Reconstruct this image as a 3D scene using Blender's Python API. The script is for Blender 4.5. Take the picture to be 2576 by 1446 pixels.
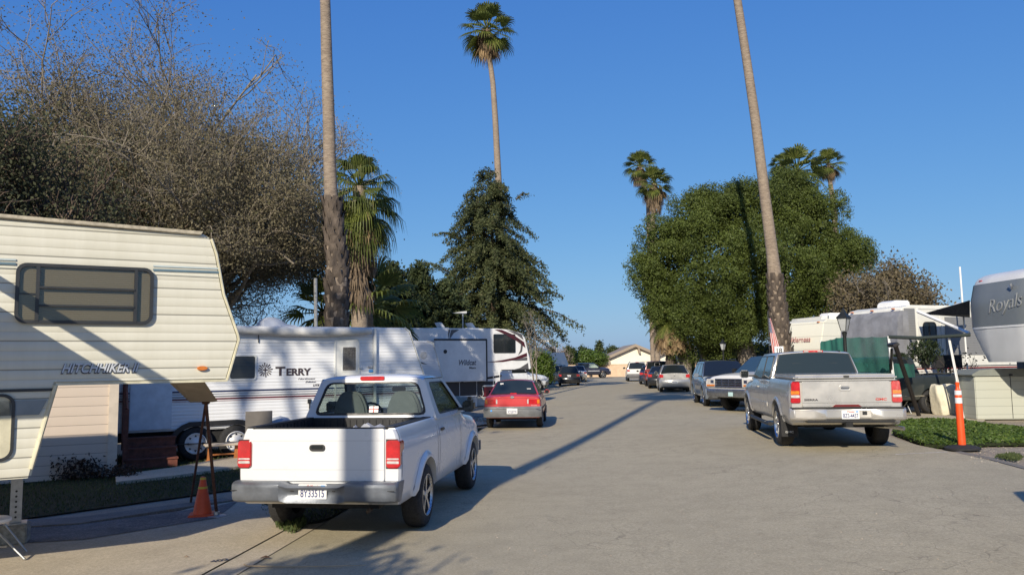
import bpy, bmesh, math, random
import numpy as np
from mathutils import Vector, Matrix
R = math.radians
scene = bpy.context.scene
COL = scene.collection
for o in list(bpy.data.objects): bpy.data.objects.remove(o)

# ---------------- camera
FPX = 2005.0; HCAM = 1.84; PITCH = math.atan(196/2005.0); ROLL = 0.015
cF = Vector((0, math.cos(PITCH), math.sin(PITCH)))
u0 = Vector((0, -math.sin(PITCH), math.cos(PITCH))); r0 = Vector((1, 0, 0))
cR = (math.cos(ROLL)*r0 - math.sin(ROLL)*u0); cU = (math.sin(ROLL)*r0 + math.cos(ROLL)*u0)
CAM = Vector((0, 0, HCAM))
cd = bpy.data.cameras.new('camera'); cam = bpy.data.objects.new('camera', cd); COL.objects.link(cam)
cd.lens = FPX/2576*36; cd.sensor_width = 36; cd.clip_end = 3000; cd.clip_start = .05
M = Matrix((cR, cU, -cF)).transposed().to_4x4(); M.translation = CAM
cam.matrix_world = M
scene.camera = cam
# ---------------- sky, sun, exposure
SUN_EL = R(26); LH = Vector((0.296, 1.0, 0)).normalized()      # light travels this way over the ground
LD = Vector((LH.x*math.cos(SUN_EL), LH.y*math.cos(SUN_EL), -math.sin(SUN_EL)))
w = bpy.data.worlds.new('World'); scene.world = w; w.use_nodes = True
nt = w.node_tree; nt.nodes.clear()
sky = nt.nodes.new('ShaderNodeTexSky'); sky.sky_type = 'NISHITA'; sky.sun_disc = False
sky.sun_elevation = SUN_EL
sky.sun_rotation = math.atan2(-LH.x, -LH.y)
sky.air_density = 1.0; sky.dust_density = 0.8; sky.ozone_density = 2.6; sky.altitude = 0
bg = nt.nodes.new('ShaderNodeBackground'); bg.inputs[1].default_value = 0.112
out = nt.nodes.new('ShaderNodeOutputWorld')
sp_ = nt.nodes.new('ShaderNodeSeparateColor'); cb_ = nt.nodes.new('ShaderNodeCombineColor'); nt.links.new(sky.outputs[0], sp_.inputs[0])
for i_, (g_, k_) in enumerate(((1.0, .40), (.72, .94), (.34, 2.92))):       # the camera's rendering of the sky, channel by channel
    p_ = nt.nodes.new('ShaderNodeMath'); p_.operation = 'POWER'; p_.inputs[1].default_value = g_; q_ = nt.nodes.new('ShaderNodeMath'); q_.operation = 'MULTIPLY'; q_.inputs[1].default_value = k_
    nt.links.new(sp_.outputs[i_], p_.inputs[0]); nt.links.new(p_.outputs[0], q_.inputs[0]); nt.links.new(q_.outputs[0], cb_.inputs[i_])
nt.links.new(cb_.outputs[0], bg.inputs[0]); nt.links.new(bg.outputs[0], out.inputs[0])
sl = bpy.data.lights.new('sun', 'SUN'); sl.energy = 4.6; sl.angle = R(.55); sl.color = (1, .90, .74)
so = bpy.data.objects.new('sun', sl); COL.objects.link(so)
so.rotation_euler = LD.to_track_quat('-Z', 'Y').to_euler(); so.location = (-20, -60, 60)
vs = scene.view_settings; vs.view_transform = 'Standard'; vs.look = 'None'; vs.gamma = 1; vs.exposure = 0.22
scene.cycles.max_bounces = 6; scene.cycles.transparent_max_bounces = 24
scene.cycles.caustics_reflective = False; scene.cycles.caustics_refractive = False

# ---------------- pixel helpers (2576 x 1446 reading of the photograph)
def sstep(t): t = max(0., min(1., t)); return t*t*(3-2*t)
def gz(x): return 0.22*sstep((x-.5)/6.0)
def ray(u, v):
    return (cF + cR*((u-1288)/FPX) - cU*((v-723)/FPX))
def at(u, v, Y):
    d = ray(u, v); return CAM + d*(Y/d.y)
def gp(u, v, dz=0):
    d = ray(u, v); z = 0
    for i in range(12):
        p = CAM + d*((z-HCAM)/d.z); z = gz(p.x)+dz
    return p
class Fr:
    """a vertical plane with its own ground origin and heading; local X runs along it, Y into the body, Z up"""
    def __init__(s, o, deg):
        s.o = Vector(o); s.a = R(deg); s.x = Vector((math.cos(s.a), math.sin(s.a), 0)); s.n = Vector((-math.sin(s.a), math.cos(s.a), 0))
    def pl(s, u, v, off=0):
        d = ray(u, v); k = ((s.o + s.n*off - CAM).dot(s.n))/d.dot(s.n); p = CAM + d*k - s.o
        return (p.dot(s.x), p.z)
    def pts(s, L, off=0): return [s.pl(u, v, off) for u, v in L]

# ---------------- tagging
def tag(o, label, cat, group=None, kind=None):
    if label: o['label'] = label
    if cat: o['category'] = cat
    if group: o['group'] = group
    if kind: o['kind'] = kind
    return o
def thing(name, label, cat, loc=(0, 0, 0), rz=0, group=None):
    o = bpy.data.objects.new(name, None); COL.objects.link(o); o.location = loc; o.rotation_euler = (0, 0, rz)
    o.empty_display_size = .2
    return tag(o, label, cat, group)

# ---------------- materials
def newmat(name):
    m = bpy.data.materials.new(name); m.use_nodes = True
    return m, m.node_tree, m.node_tree.nodes['Principled BSDF']
def N(nt, t, **k):
    n = nt.nodes.new(t)
    for a, b in k.items(): setattr(n, a, b)
    return n
def lk(nt, a, b): nt.links.new(a, b)
def math_(nt, op, a, b=None, c=None):
    n = N(nt, 'ShaderNodeMath', operation=op)
    for i, x in enumerate((a, b, c)):
        if x is None: continue
        if isinstance(x, (int, float)): n.inputs[i].default_value = x
        else: lk(nt, x, n.inputs[i])
    return n.outputs[0]
def mixc(nt, f, a, b):
    n = N(nt, 'ShaderNodeMix', data_type='RGBA')
    if isinstance(f, (int, float)): n.inputs[0].default_value = f
    else: lk(nt, f, n.inputs[0])
    for i, x in ((6, a), (7, b)):
        if isinstance(x, tuple): n.inputs[i].default_value = (*x[:3], 1)
        else: lk(nt, x, n.inputs[i])
    return n.outputs[2]
def noise(nt, scale, detail=4, rough=.55, vec=None):
    n = N(nt, 'ShaderNodeTexNoise'); n.inputs['Scale'].default_value = scale; n.inputs['Detail'].default_value = detail
    n.inputs['Roughness'].default_value = rough
    if vec is None:
        t = N(nt, 'ShaderNodeTexCoord'); vec = t.outputs['Object']
    lk(nt, vec, n.inputs['Vector']); return n.outputs[0]
def ramp(nt, f, stops):
    n = N(nt, 'ShaderNodeValToRGB'); cr = n.color_ramp
    while len(cr.elements) > 1: cr.elements.remove(cr.elements[-1])
    cr.elements[0].position = stops[0][0]; cr.elements[0].color = (*stops[0][1], 1)
    for p, c in stops[1:]:
        e = cr.elements.new(p); e.color = (*c, 1)
    lk(nt, f, n.inputs[0]); return n.outputs[0]
def bump(nt, h, strength, dist, bsdf):
    b = N(nt, 'ShaderNodeBump'); b.inputs['Strength'].default_value = strength; b.inputs['Distance'].default_value = dist
    lk(nt, h, b.inputs['Height']); lk(nt, b.outputs[0], bsdf.inputs['Normal'])
def mat(name, c, rough=.6, metal=0, var=.12, scale=6, bmp=0, bscale=40, coat=0, c2=None):
    """one procedural surface: base colour broken up by dirt noise, uneven roughness, optional relief"""
    m, nt, b = newmat(name)
    n = noise(nt, scale)
    dark = tuple(x*(1-var) for x in c) if c2 is None else c2
    col = ramp(nt, n, [(.35, dark), (.65, tuple(min(1, x*(1+var*.4)) for x in c) if c2 is None else c)])
    lk(nt, col, b.inputs['Base Color'])
    r = ramp(nt, noise(nt, scale*2.3), [(.3, (max(.03, rough*.8),)*3), (.7, (min(1, rough*1.15),)*3)])
    lk(nt, r, b.inputs['Roughness'])
    b.inputs['Metallic'].default_value = metal; b.inputs['Coat Weight'].default_value = coat; b.inputs['Coat Roughness'].default_value = .06
    if bmp: bump(nt, noise(nt, bscale, 6), bmp, .02, b)
    return m
def paint(name, c, metal=0, rough=.32, dirt=.1):
    m, nt, b = newmat(name)
    t = N(nt, 'ShaderNodeTexCoord')
    sz = N(nt, 'ShaderNodeSeparateXYZ'); lk(nt, t.outputs['Object'], sz.inputs[0])
    n = noise(nt, 3.0, 6, .6)
    low = math_(nt, 'MULTIPLY', math_(nt, 'SUBTRACT', .75, sz.outputs[2]), 1.4)          # road dust gathers low on the body
    f = math_(nt, 'MULTIPLY', math_(nt, 'MAXIMUM', low, 0.12), n); f = math_(nt, 'MINIMUM', math_(nt, 'MULTIPLY', f, dirt*6), .8)
    lk(nt, mixc(nt, f, c, (.28, .24, .19)), b.inputs['Base Color'])
    b.inputs['Metallic'].default_value = metal
    lk(nt, ramp(nt, n, [(.3, (rough*.8,)*3), (.75, (rough*1.35,)*3)]), b.inputs['Roughness'])
    b.inputs['Coat Weight'].default_value = .7; b.inputs['Coat Roughness'].default_value = .08
    bump(nt, noise(nt, 1.1, 2), .05, .03, b)
    return m
def siding(name, c, seam=.24, ncor=3, seamdark=.55, rough=.45, corr=.35, dirtc=(.35, .32, .25), dirt=.35, z0=0., colband=()):
    """horizontal metal siding: rounded corrugations with a dark joint every panel"""
    m, nt, b = newmat(name)
    t = N(nt, 'ShaderNodeTexCoord'); s = N(nt, 'ShaderNodeSeparateXYZ'); lk(nt, t.outputs['Object'], s.inputs[0])
    z = math_(nt, 'ADD', s.outputs[2], 10-z0)
    fr = math_(nt, 'FRACT', math_(nt, 'DIVIDE', z, seam))
    joint = math_(nt, 'LESS_THAN', fr, .045)
    fc = math_(nt, 'FRACT', math_(nt, 'DIVIDE', z, seam/ncor))
    co = math_(nt, 'ABSOLUTE', math_(nt, 'SINE', math_(nt, 'MULTIPLY', fc, math.pi)))
    co = math_(nt, 'POWER', co, .6)
    h = math_(nt, 'SUBTRACT', co, math_(nt, 'MULTIPLY', joint, .8))
    # weather streaks: noise stretched in z
    mp = N(nt, 'ShaderNodeMapping'); mp.inputs['Scale'].default_value = (3, 3, .35); lk(nt, t.outputs['Object'], mp.inputs[0])
    n1 = noise(nt, 2.2, 6, .65, mp.outputs[0]); n2 = noise(nt, 1.3, 4)
    f = math_(nt, 'MULTIPLY', math_(nt, 'MULTIPLY', n1, n2), dirt)
    col = mixc(nt, f, c, dirtc)
    groove = math_(nt, 'MULTIPLY', math_(nt, 'LESS_THAN', fc, .08), .16)
    col = mixc(nt, math_(nt, 'MAXIMUM', math_(nt, 'MULTIPLY', joint, seamdark), groove), col, tuple(x*.25 for x in c))
    lk(nt, col, b.inputs['Base Color']); b.inputs['Roughness'].default_value = rough
    bump(nt, h, corr, .012, b)
    return m
def glass_dark(name, c=(.012, .016, .018), rough=.04):
    m, nt, b = newmat(name)
    b.inputs['Base Color'].default_value = (*c, 1); b.inputs['IOR'].default_value = 1.5
    lk(nt, ramp(nt, noise(nt, 2.5, 5), [(.4, (rough,)*3), (.8, (rough+.12,)*3)]), b.inputs['Roughness'])
    bump(nt, noise(nt, .8, 1), .04, .05, b)
    return m
def glass_clear(name, tint=(.84, .88, .86)):
    m, nt, b = newmat(name); nt.nodes.remove(b)
    tr = N(nt, 'ShaderNodeBsdfTransparent'); tr.inputs[0].default_value = (*tint, 1)
    gl = N(nt, 'ShaderNodeBsdfGlossy'); gl.inputs['Roughness'].default_value = .03
    fr = N(nt, 'ShaderNodeLayerWeight'); fr.inputs[0].default_value = .5
    mx = N(nt, 'ShaderNodeMixShader'); lk(nt, math_(nt, 'ADD', math_(nt, 'MULTIPLY', math_(nt, 'POWER', fr.outputs['Facing'], 4), .8), .05), mx.inputs[0]); lk(nt, tr.outputs[0], mx.inputs[1]); lk(nt, gl.outputs[0], mx.inputs[2])
    lk(nt, mx.outputs[0], nt.nodes['Material Output'].inputs[0]); return m
def lens(name, c):
    m, nt, b = newmat(name); lk(nt, ramp(nt, noise(nt, 14, 3), [(.35, tuple(x*.7 for x in c)), (.65, c)]), b.inputs['Base Color'])
    b.inputs['Roughness'].default_value = .15; b.inputs['Coat Weight'].default_value = 1; b.inputs['Coat Roughness'].default_value = .03
    s = N(nt, 'ShaderNodeTexChecker'); t = N(nt, 'ShaderNodeTexCoord'); lk(nt, t.outputs['Object'], s.inputs[0]); s.inputs['Scale'].default_value = 60
    bump(nt, s.outputs['Fac'], .3, .004, b); return m
def leafmat(name, c1, c2, c3=None, trans=.35, rough=.55):
    m, nt, b = newmat(name)
    g = N(nt, 'ShaderNodeNewGeometry')
    stops = [(0, c1), (.6, c2)] + ([(.93, c2), (1, c3)] if c3 else [(1, c2)])
    col = ramp(nt, g.outputs['Random Per Island'], stops)
    n = noise(nt, .45, 3)
    col = mixc(nt, ramp(nt, n, [(.4, (0, 0, 0)), (.62, (.45,)*3)]), col, tuple(x*.62 for x in c1))
    lk(nt, col, b.inputs['Base Color']); b.inputs['Roughness'].default_value = rough
    b.inputs['Specular IOR Level'].default_value = .35
    tl = N(nt, 'ShaderNodeBsdfTranslucent'); lk(nt, col, tl.inputs[0])
    mx = N(nt, 'ShaderNodeMixShader'); mx.inputs[0].default_value = trans
    lk(nt, b.outputs[0], mx.inputs[1]); lk(nt, tl.outputs[0], mx.inputs[2]); lk(nt, mx.outputs[0], nt.nodes['Material Output'].inputs[0])
    return m

# ---------------- mesh builder
class MB:
    def __init__(s): s.v = []; s.f = []; s.m = []; s.cm = 0
    def add(s, vs, fs):
        b = len(s.v); s.v += [tuple(p) for p in vs]; s.f += [tuple(b+i for i in f) for f in fs]; s.m += [s.cm]*len(fs); return s
    def box(s, x0, x1, y0, y1, z0, z1, M=None):
        vs = [Vector((x, y, z)) for x in (x0, x1) for y in (y0, y1) for z in (z0, z1)]
        if M is not None: vs = [M @ p for p in vs]
        return s.add(vs, [(0, 1, 3, 2), (4, 6, 7, 5), (0, 4, 5, 1), (2, 3, 7, 6), (0, 2, 6, 4), (1, 5, 7, 3)])
    def prism(s, pts, y0, y1, axis='y'):
        """closed outline in a plane, given thickness: axis y -> pts are (x,z); axis z -> (x,y); axis x -> (y,z)"""
        n = len(pts)
        mk = {'y': lambda p, t: (p[0], t, p[1]), 'z': lambda p, t: (p[0], p[1], t), 'x': lambda p, t: (t, p[0], p[1])}[axis]
        vs = [mk(p, y0) for p in pts]+[mk(p, y1) for p in pts]
        return s.add(vs, [tuple(range(n)), tuple(range(2*n-1, n-1, -1))]+[(i, n+i, n+(i+1) % n, (i+1) % n) for i in range(n)])
    def frame(s, outer, inner, y0, y1, axis='y'):
        """plate with an opening; outer and inner outlines must have equal counts"""
        n = len(outer); mk = {'y': lambda p, t: (p[0], t, p[1]), 'x': lambda p, t: (t, p[0], p[1])}[axis]
        vs = [mk(p, t) for t in (y0, y1) for L in (outer, inner) for p in L]; fs = []
        for i in range(n):
            j = (i+1) % n
            fs += [(i, j, n+j, n+i), (2*n+j, 2*n+i, 3*n+i, 3*n+j), (i, 2*n+i, 2*n+j, j), (n+j, 3*n+j, 3*n+i, n+i)]
        return s.add(vs, fs)
    def tube(s, path, rad, n=8, cap=True, flat=1.0):
        path = [Vector(p) for p in path]; k = len(path)
        if not hasattr(rad, '__len__'): rad = [rad]*k
        vs = []; up = None
        for i, p in enumerate(path):
            d = (path[min(i+1, k-1)]-path[max(i-1, 0)]).normalized()
            if up is None: up = Vector((0, 0, 1)) if abs(d.z) < .9 else Vector((0, 1, 0))
            a = d.cross(up).normalized(); b = a.cross(d).normalized(); up = b
            for j in range(n):
                t = 2*math.pi*j/n; vs.append(p + a*(math.cos(t)*rad[i]) + b*(math.sin(t)*rad[i]*flat))
        fs = [(i*n+j, i*n+(j+1) % n, (i+1)*n+(j+1) % n, (i+1)*n+j) for i in range(k-1) for j in range(n)]
        if cap: fs += [tuple(range(n-1, -1, -1)), tuple(range((k-1)*n, k*n))]
        return s.add(vs, fs)
    def lathe(s, prof, n=24, axis='x', c=(0, 0, 0), sc=(1, 1), cap=True):
        """profile of (along axis, radius) turned around the axis"""
        vs = []
        for a, r in prof:
            for j in range(n):
                t = 2*math.pi*j/n; p, q = r*math.cos(t)*sc[0], r*math.sin(t)*sc[1]
                vs.append({'x': (a, p, q), 'y': (p, a, q), 'z': (p, q, a)}[axis])
        vs = [(x+c[0], y+c[1], z+c[2]) for x, y, z in vs]; k = len(prof)
        fs = [(i*n+j, i*n+(j+1) % n, (i+1)*n+(j+1) % n, (i+1)*n+j) for i in range(k-1) for j in range(n)]
        if cap and prof[0][1] > 1e-4: fs.append(tuple(range(n-1, -1, -1)))
        if cap and prof[-1][1] > 1e-4: fs.append(tuple(range((k-1)*n, k*n)))
        return s.add(vs, fs)
    def loft(s, rings, closed=True, caps=True):
        n = len(rings[0]); k = len(rings); vs = [p for r in rings for p in r]
        m = n if closed else n-1
        fs = [(i*n+j, i*n+(j+1) % n, (i+1)*n+(j+1) % n, (i+1)*n+j) for i in range(k-1) for j in range(m)]
        if caps: fs += [tuple(range(n-1, -1, -1)), tuple(range((k-1)*n, k*n))]
        return s.add(vs, fs)
    def build(s, name, mats, parent=None, smooth=None, bev=0, seg=2, clean=True):
        me = bpy.data.meshes.new(name); me.from_pydata(s.v, [], s.f)
        if not isinstance(mats, (list, tuple)): mats = [mats]
        for m in mats: me.materials.append(m)
        if len(mats) > 1: me.polygons.foreach_set('material_index', s.m)
        if clean or bev:
            bm = bmesh.new(); bm.from_mesh(me)
            if bev:
                bmesh.ops.recalc_face_normals(bm, faces=bm.faces)
                es = [e for e in bm.edges if len(e.link_faces) == 2 and e.calc_face_angle(0) > R(28)]
                bmesh.ops.bevel(bm, geom=es, offset=bev, segments=seg, affect='EDGES', clamp_overlap=True)
            bmesh.ops.recalc_face_normals(bm, faces=bm.faces)
            bm.to_mesh(me); bm.free()
        if smooth is None and bev: smooth = 35
        if smooth:
            me.polygons.foreach_set('use_smooth', [True]*len(me.polygons))
            me.set_sharp_from_angle(angle=R(smooth))
        o = bpy.data.objects.new(name, me); COL.objects.link(o); o.parent = parent
        return o
def B(name, m, parent, *boxes, bev=0, **k):
    mb = MB()
    for b in boxes: mb.box(*b)
    return mb.build(name, m, parent, bev=bev, **k)
def rrect(x0, x1, z0, z1, r, n=4, rot=0):
    P = []
    for cx, cz, a in ((x1-r, z1-r, 0), (x0+r, z1-r, 90), (x0+r, z0+r, 180), (x1-r, z0+r, 270)):
        for i in range(n+1):
            t = R(a+90*i/n); P.append((cx+r*math.cos(t), cz+r*math.sin(t)))
    return P
def quadr(p, r=.04, n=3):
    """rounded quadrilateral from four corners"""
    P = []; k = len(p)
    for i in range(k):
        a, b, c = Vector((*p[i-1], 0)), Vector((*p[i], 0)), Vector((*p[(i+1) % k], 0))
        d1 = (a-b).normalized()*min(r, (a-b).length*.45); d2 = (c-b).normalized()*min(r, (c-b).length*.45)
        for j in range(n+1):
            t = j/n; q = (b+d1)*(1-t)**2 + b*(2*t*(1-t)) + (b+d2)*t*t; P.append((q.x, q.y))
    return P
def text(name, body, size, m, parent, M, shear=0, ext=.0015, bold=0, align='LEFT', sx=1.0, space=1.0, fit=0):
    c = bpy.data.curves.new(name, 'FONT'); c.body = body; c.size = size; c.shear = shear; c.extrude = ext; c.offset = bold
    c.align_x = align; c.space_character = space
    t = bpy.data.objects.new(name, c); COL.objects.link(t); bpy.context.view_layer.update()
    me = bpy.data.meshes.new_from_object(t); bpy.data.objects.remove(t)
    if fit:
        xs_ = [v.co.x for v in me.vertices]; sx = fit/(max(xs_)-min(xs_))
    me.transform(M @ Matrix.Diagonal((sx, 1, 1, 1))); me.materials.clear(); me.materials.append(m)
    o = bpy.data.objects.new(name, me); COL.objects.link(o); o.parent = parent; return o
def Mface(x, y, z, kind='front'):
    """text frames: 'front' reads from -Y, letters upright"""
    if kind == 'front': Rm = Matrix(((1, 0, 0), (0, 0, -1), (0, 1, 0)))
    elif kind == 'left': Rm = Matrix(((0, 0, -1), (-1, 0, 0), (0, 1, 0)))   # reads from -X
    return Matrix.Translation((x, y, z)) @ Rm.to_4x4()
def copy_tree(o, parent=None):
    c = o.copy(); COL.objects.link(c); c.parent = parent
    for ch in list(o.children): copy_tree(ch, c)
    return c

# shared materials
M_rub = mat('rubber', (.022, .022, .023), .85, 0, .3, 20, .3, 60)
M_blk = mat('black_trim', (.02, .02, .021), .5, 0, .2)
M_under = mat('underbody', (.015, .015, .015), .9)
M_chr = mat('chrome', (.62, .62, .62), .24, 1, .05)
M_alu = mat('alloy', (.55, .56, .57), .3, .9, .1)
M_galv = mat('galvanised_steel', (.42, .43, .43), .45, .7, .2, 12)
M_gd = glass_dark('tinted_glass'); M_gc = glass_clear('clear_glass')
M_gl2 = glass_dark('smoked_glass', (.02, .03, .035))
M_red = lens('red_lens', (.55, .015, .02)); M_amb = lens('amber_lens', (.75, .22, .02)); M_clr = lens('clear_lens', (.62, .6, .58))
M_plate = mat('plate_white', (.72, .72, .70), .4, 0, .05); M_ink = mat('ink_blue', (.03, .04, .16), .5)
M_inkr = mat('ink_red', (.5, .04, .03), .5); M_inkk = mat('ink_dark', (.03, .03, .035), .5)
M_bluest = mat('sticker_blue', (.08, .3, .65), .5)
M_white = mat('white_enamel', (.78, .78, .76), .4, 0, .06, 3)
# ================= the ground
def groundmat(name, base, dark, light, s1=.6, s2=14, bmp=.4, rough=.9, cracks=False, speck=None):
    m, nt, b = newmat(name)
    t = N(nt, 'ShaderNodeTexCoord'); P = t.outputs['Object']
    big = noise(nt, s1, 6, .6, P); mid = noise(nt, s2, 8, .7, P); fine = noise(nt, 160, 4, .8, P)
    c = mixc(nt, ramp(nt, big, [(.32, (0,)*3), (.68, (1,)*3)]), dark, base)
    c = mixc(nt, ramp(nt, mid, [(.4, (0,)*3), (.75, (.55,)*3)]), c, light)
    pat = noise(nt, 2.1, 7, .7, P); g40 = noise(nt, 38, 5, .75, P)
    c = mixc(nt, ramp(nt, pat, [(.38, (.42,)*3), (.55, (0,)*3)]), c, tuple(x*.8 for x in dark))
    c = mixc(nt, ramp(nt, g40, [(.38, (.6,)*3), (.52, (0,)*3)]), c, tuple(x*.68 for x in dark))
    c = mixc(nt, ramp(nt, g40, [(.56, (0,)*3), (.70, (.55,)*3)]), c, tuple(min(1, x*1.3) for x in light))
    c = mixc(nt, ramp(nt, fine, [(.35, (.75,)*3), (.5, (0,)*3)]), c, tuple(x*.55 for x in dark))
    c = mixc(nt, ramp(nt, fine, [(.60, (0,)*3), (.72, (.6,)*3)]), c, tuple(min(1, x*1.6) for x in light))
    h = math_(nt, 'ADD', math_(nt, 'MULTIPLY', fine, .7), mid)
    if cracks:
        wn = N(nt, 'ShaderNodeTexNoise'); wn.inputs['Scale'].default_value = 1.3; wn.inputs['Detail'].default_value = 6; lk(nt, P, wn.inputs[0])
        ad = N(nt, 'ShaderNodeMixRGB'); ad.blend_type = 'LINEAR_LIGHT'; ad.inputs[0].default_value = .38
        lk(nt, P, ad.inputs[1]); lk(nt, wn.outputs[1], ad.inputs[2])
        for sc, wd, st in ((.8, .005, .42), (2.4, .010, .36)):
            vo = N(nt, 'ShaderNodeTexVoronoi', feature='DISTANCE_TO_EDGE'); vo.inputs['Scale'].default_value = sc; lk(nt, ad.outputs[0], vo.inputs['Vector'])
            k = ramp(nt, vo.outputs['Distance'], [(0, (1,)*3), (wd*1.4, (0,)*3)])
            k = math_(nt, 'MULTIPLY', k, ramp(nt, noise(nt, .33, 3, .5, P), [(.45, (0,)*3), (.6, (st,)*3)]))
            c = mixc(nt, k, c, (.035, .033, .03)); h = math_(nt, 'SUBTRACT', h, k)
        # faint wheel-path wear and oil marks
        mp = N(nt, 'ShaderNodeMapping'); mp.inputs['Scale'].default_value = (1.4, .12, 1); mp.inputs['Rotation'].default_value = (0, 0, R(6)); lk(nt, P, mp.inputs[0])
        c = mixc(nt, ramp(nt, noise(nt, 1.0, 5, .6, mp.outputs[0]), [(.5, (0,)*3), (.75, (.35,)*3)]), c, tuple(x*.75 for x in base))
        st_ = noise(nt, 2.2, 3, .5, P)
        c = mixc(nt, ramp(nt, st_, [(.68, (0,)*3), (.80, (.30,)*3)]), c, (.10, .09, .075))
    lk(nt, c, b.inputs['Base Color']); b.inputs['Roughness'].default_value = rough
    b.inputs['Specular IOR Level'].default_value = .25
    bump(nt, h, bmp, .012, b)
    return m
M_asph = groundmat('asphalt', (.49, .425, .290), (.41, .355, .245), (.54, .475, .34), .35, 9, .45, .92, cracks=True)
M_conc = groundmat('concrete', (.55, .47, .34), (.48, .41, .30), (.60, .52, .385), .8, 5, .25)
M_conc2 = groundmat('old_concrete', (.25, .225, .19), (.18, .165, .14), (.30, .275, .23), 1.1, 6, .3)
M_dirt = groundmat('dirt', (.42, .35, .26), (.32, .265, .195), (.50, .43, .33), 1.2, 10, .8)
M_grav = groundmat('gravel', (.28, .26, .23), (.14, .13, .12), (.42, .39, .35), 3, 30, 1.0)
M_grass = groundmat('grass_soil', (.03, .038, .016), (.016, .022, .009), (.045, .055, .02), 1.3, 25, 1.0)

def sheet(name, pts, z, m, kind='structure', thick=0):
    """flat ground sheet from an outline of ground points"""
    mb = MB(); mb.prism([(p[0], p[1]) for p in pts], z-thick if thick else z-.001, z, 'z')
    o = mb.build(name, m); tag(o, None, None, kind=kind); return o
def band(name, L, Rr, dz, m, nx=16, kind='structure'):
    """sheet between two ground lines that follows the slight rise of the street"""
    vs = []; fs = []; n = len(L)
    for i in range(n):
        for j in range(nx+1):
            t = j/nx; x = L[i][0]*(1-t)+Rr[i][0]*t; y = L[i][1]*(1-t)+Rr[i][1]*t; vs.append((x, y, gz(x)+dz))
    for i in range(n-1):
        for j in range(nx): a = i*(nx+1)+j; fs.append((a, a+1, a+nx+2, a+nx+1))
    mb = MB(); mb.add(vs, fs); o = mb.build(name, m, smooth=60, clean=False); tag(o, None, None, kind=kind); return o
# base ground to the horizon
xs = [-900, -300, -60, -20, 0, .5]+[.5+.5*i for i in range(1, 13)]+[7, 20, 60, 300, 900]
ys = [-300, -60, -20, 0, 20, 60, 140, 400, 1500]
mb = MB(); mb.add([(x, y, gz(x)-.03) for y in ys for x in xs], [(j*len(xs)+i, j*len(xs)+i+1, (j+1)*len(xs)+i+1, (j+1)*len(xs)+i) for j in range(len(ys)-1) for i in range(len(xs)-1)])
g = mb.build('ground', M_dirt, smooth=60, clean=False); tag(g, None, None, kind='structure')
# the road: left edge and right edge
def G2(u, v): p = gp(u, v); return (p.x, p.y)
def lx(y): return -2.33+.0975*(y-9.28) if y < 50 else -2.33+.0975*40.72+.02*(y-50)
eL = [(lx(y), y) for y in (-30, 0, 5, 10, 15, 20, 30, 40, 50, 60, 75)]+[(-4, 84), (-30, 88), (-30, 97)]
eR = [(13.5, -30), (11.5, 0), (9.9, 6), G2(2576, 1180), G2(2480, 1154), G2(2400, 1137), G2(2300, 1117), G2(2240, 1098), (8.3, 20), (8.8, 26), (9.5, 34), (10.6, 46), (11.6, 58), (12.8, 72), (15, 88), (26, 97), (40, 102)]
eL = [(lx(y), y) for y in (-30, 0, 4, 8, 11, 13, 15, 17, 20, 26, 34, 46, 58)]+[(3.2, 70), (1, 82), (-14, 86), (-40, 90)]
assert len(eL) == len(eR)
road = band('road', eL, eR, 0, M_asph, 28)
# concrete pad of the near site, gutter strip, joint
ad = Vector((math.cos(R(30)), math.sin(R(30))))
def lp(u, v): p = gp(u, v); return (p.x, p.y)
def along(y, off): return (lx(y)+off, y)
padz = .012
sheet('driveway', [along(-6, -.32), (-14, -6), (-14, 4.2), lp(0, 1372), lp(210, 1350), lp(545, 1262), lp(640, 1256), along(10.2, -.62), along(9.3, -.32)], padz, M_conc)
sheet('gutter', [along(-6, 0), along(-6, -.30), along(9.55, -.30), along(9.75, 0)], .008, M_conc)
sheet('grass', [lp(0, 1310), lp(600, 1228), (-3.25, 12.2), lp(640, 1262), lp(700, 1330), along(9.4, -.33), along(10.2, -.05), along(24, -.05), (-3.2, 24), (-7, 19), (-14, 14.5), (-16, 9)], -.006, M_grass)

cr = [G2(2800, 1238), G2(2576, 1180), G2(2480, 1154), G2(2400, 1137)]
band('kerb', cr, [(x+.14, y+.05) for x, y in cr], .012, M_conc2, 2)
band('patio', [G2(2235, 1068), G2(2240, 1050), G2(2250, 1000), (9.5, 30), (10, 36)], [G2(2470, 1068), G2(2480, 1052), (13.2, 23), (20, 30), (20, 40)], .004, M_conc, 4)
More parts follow.
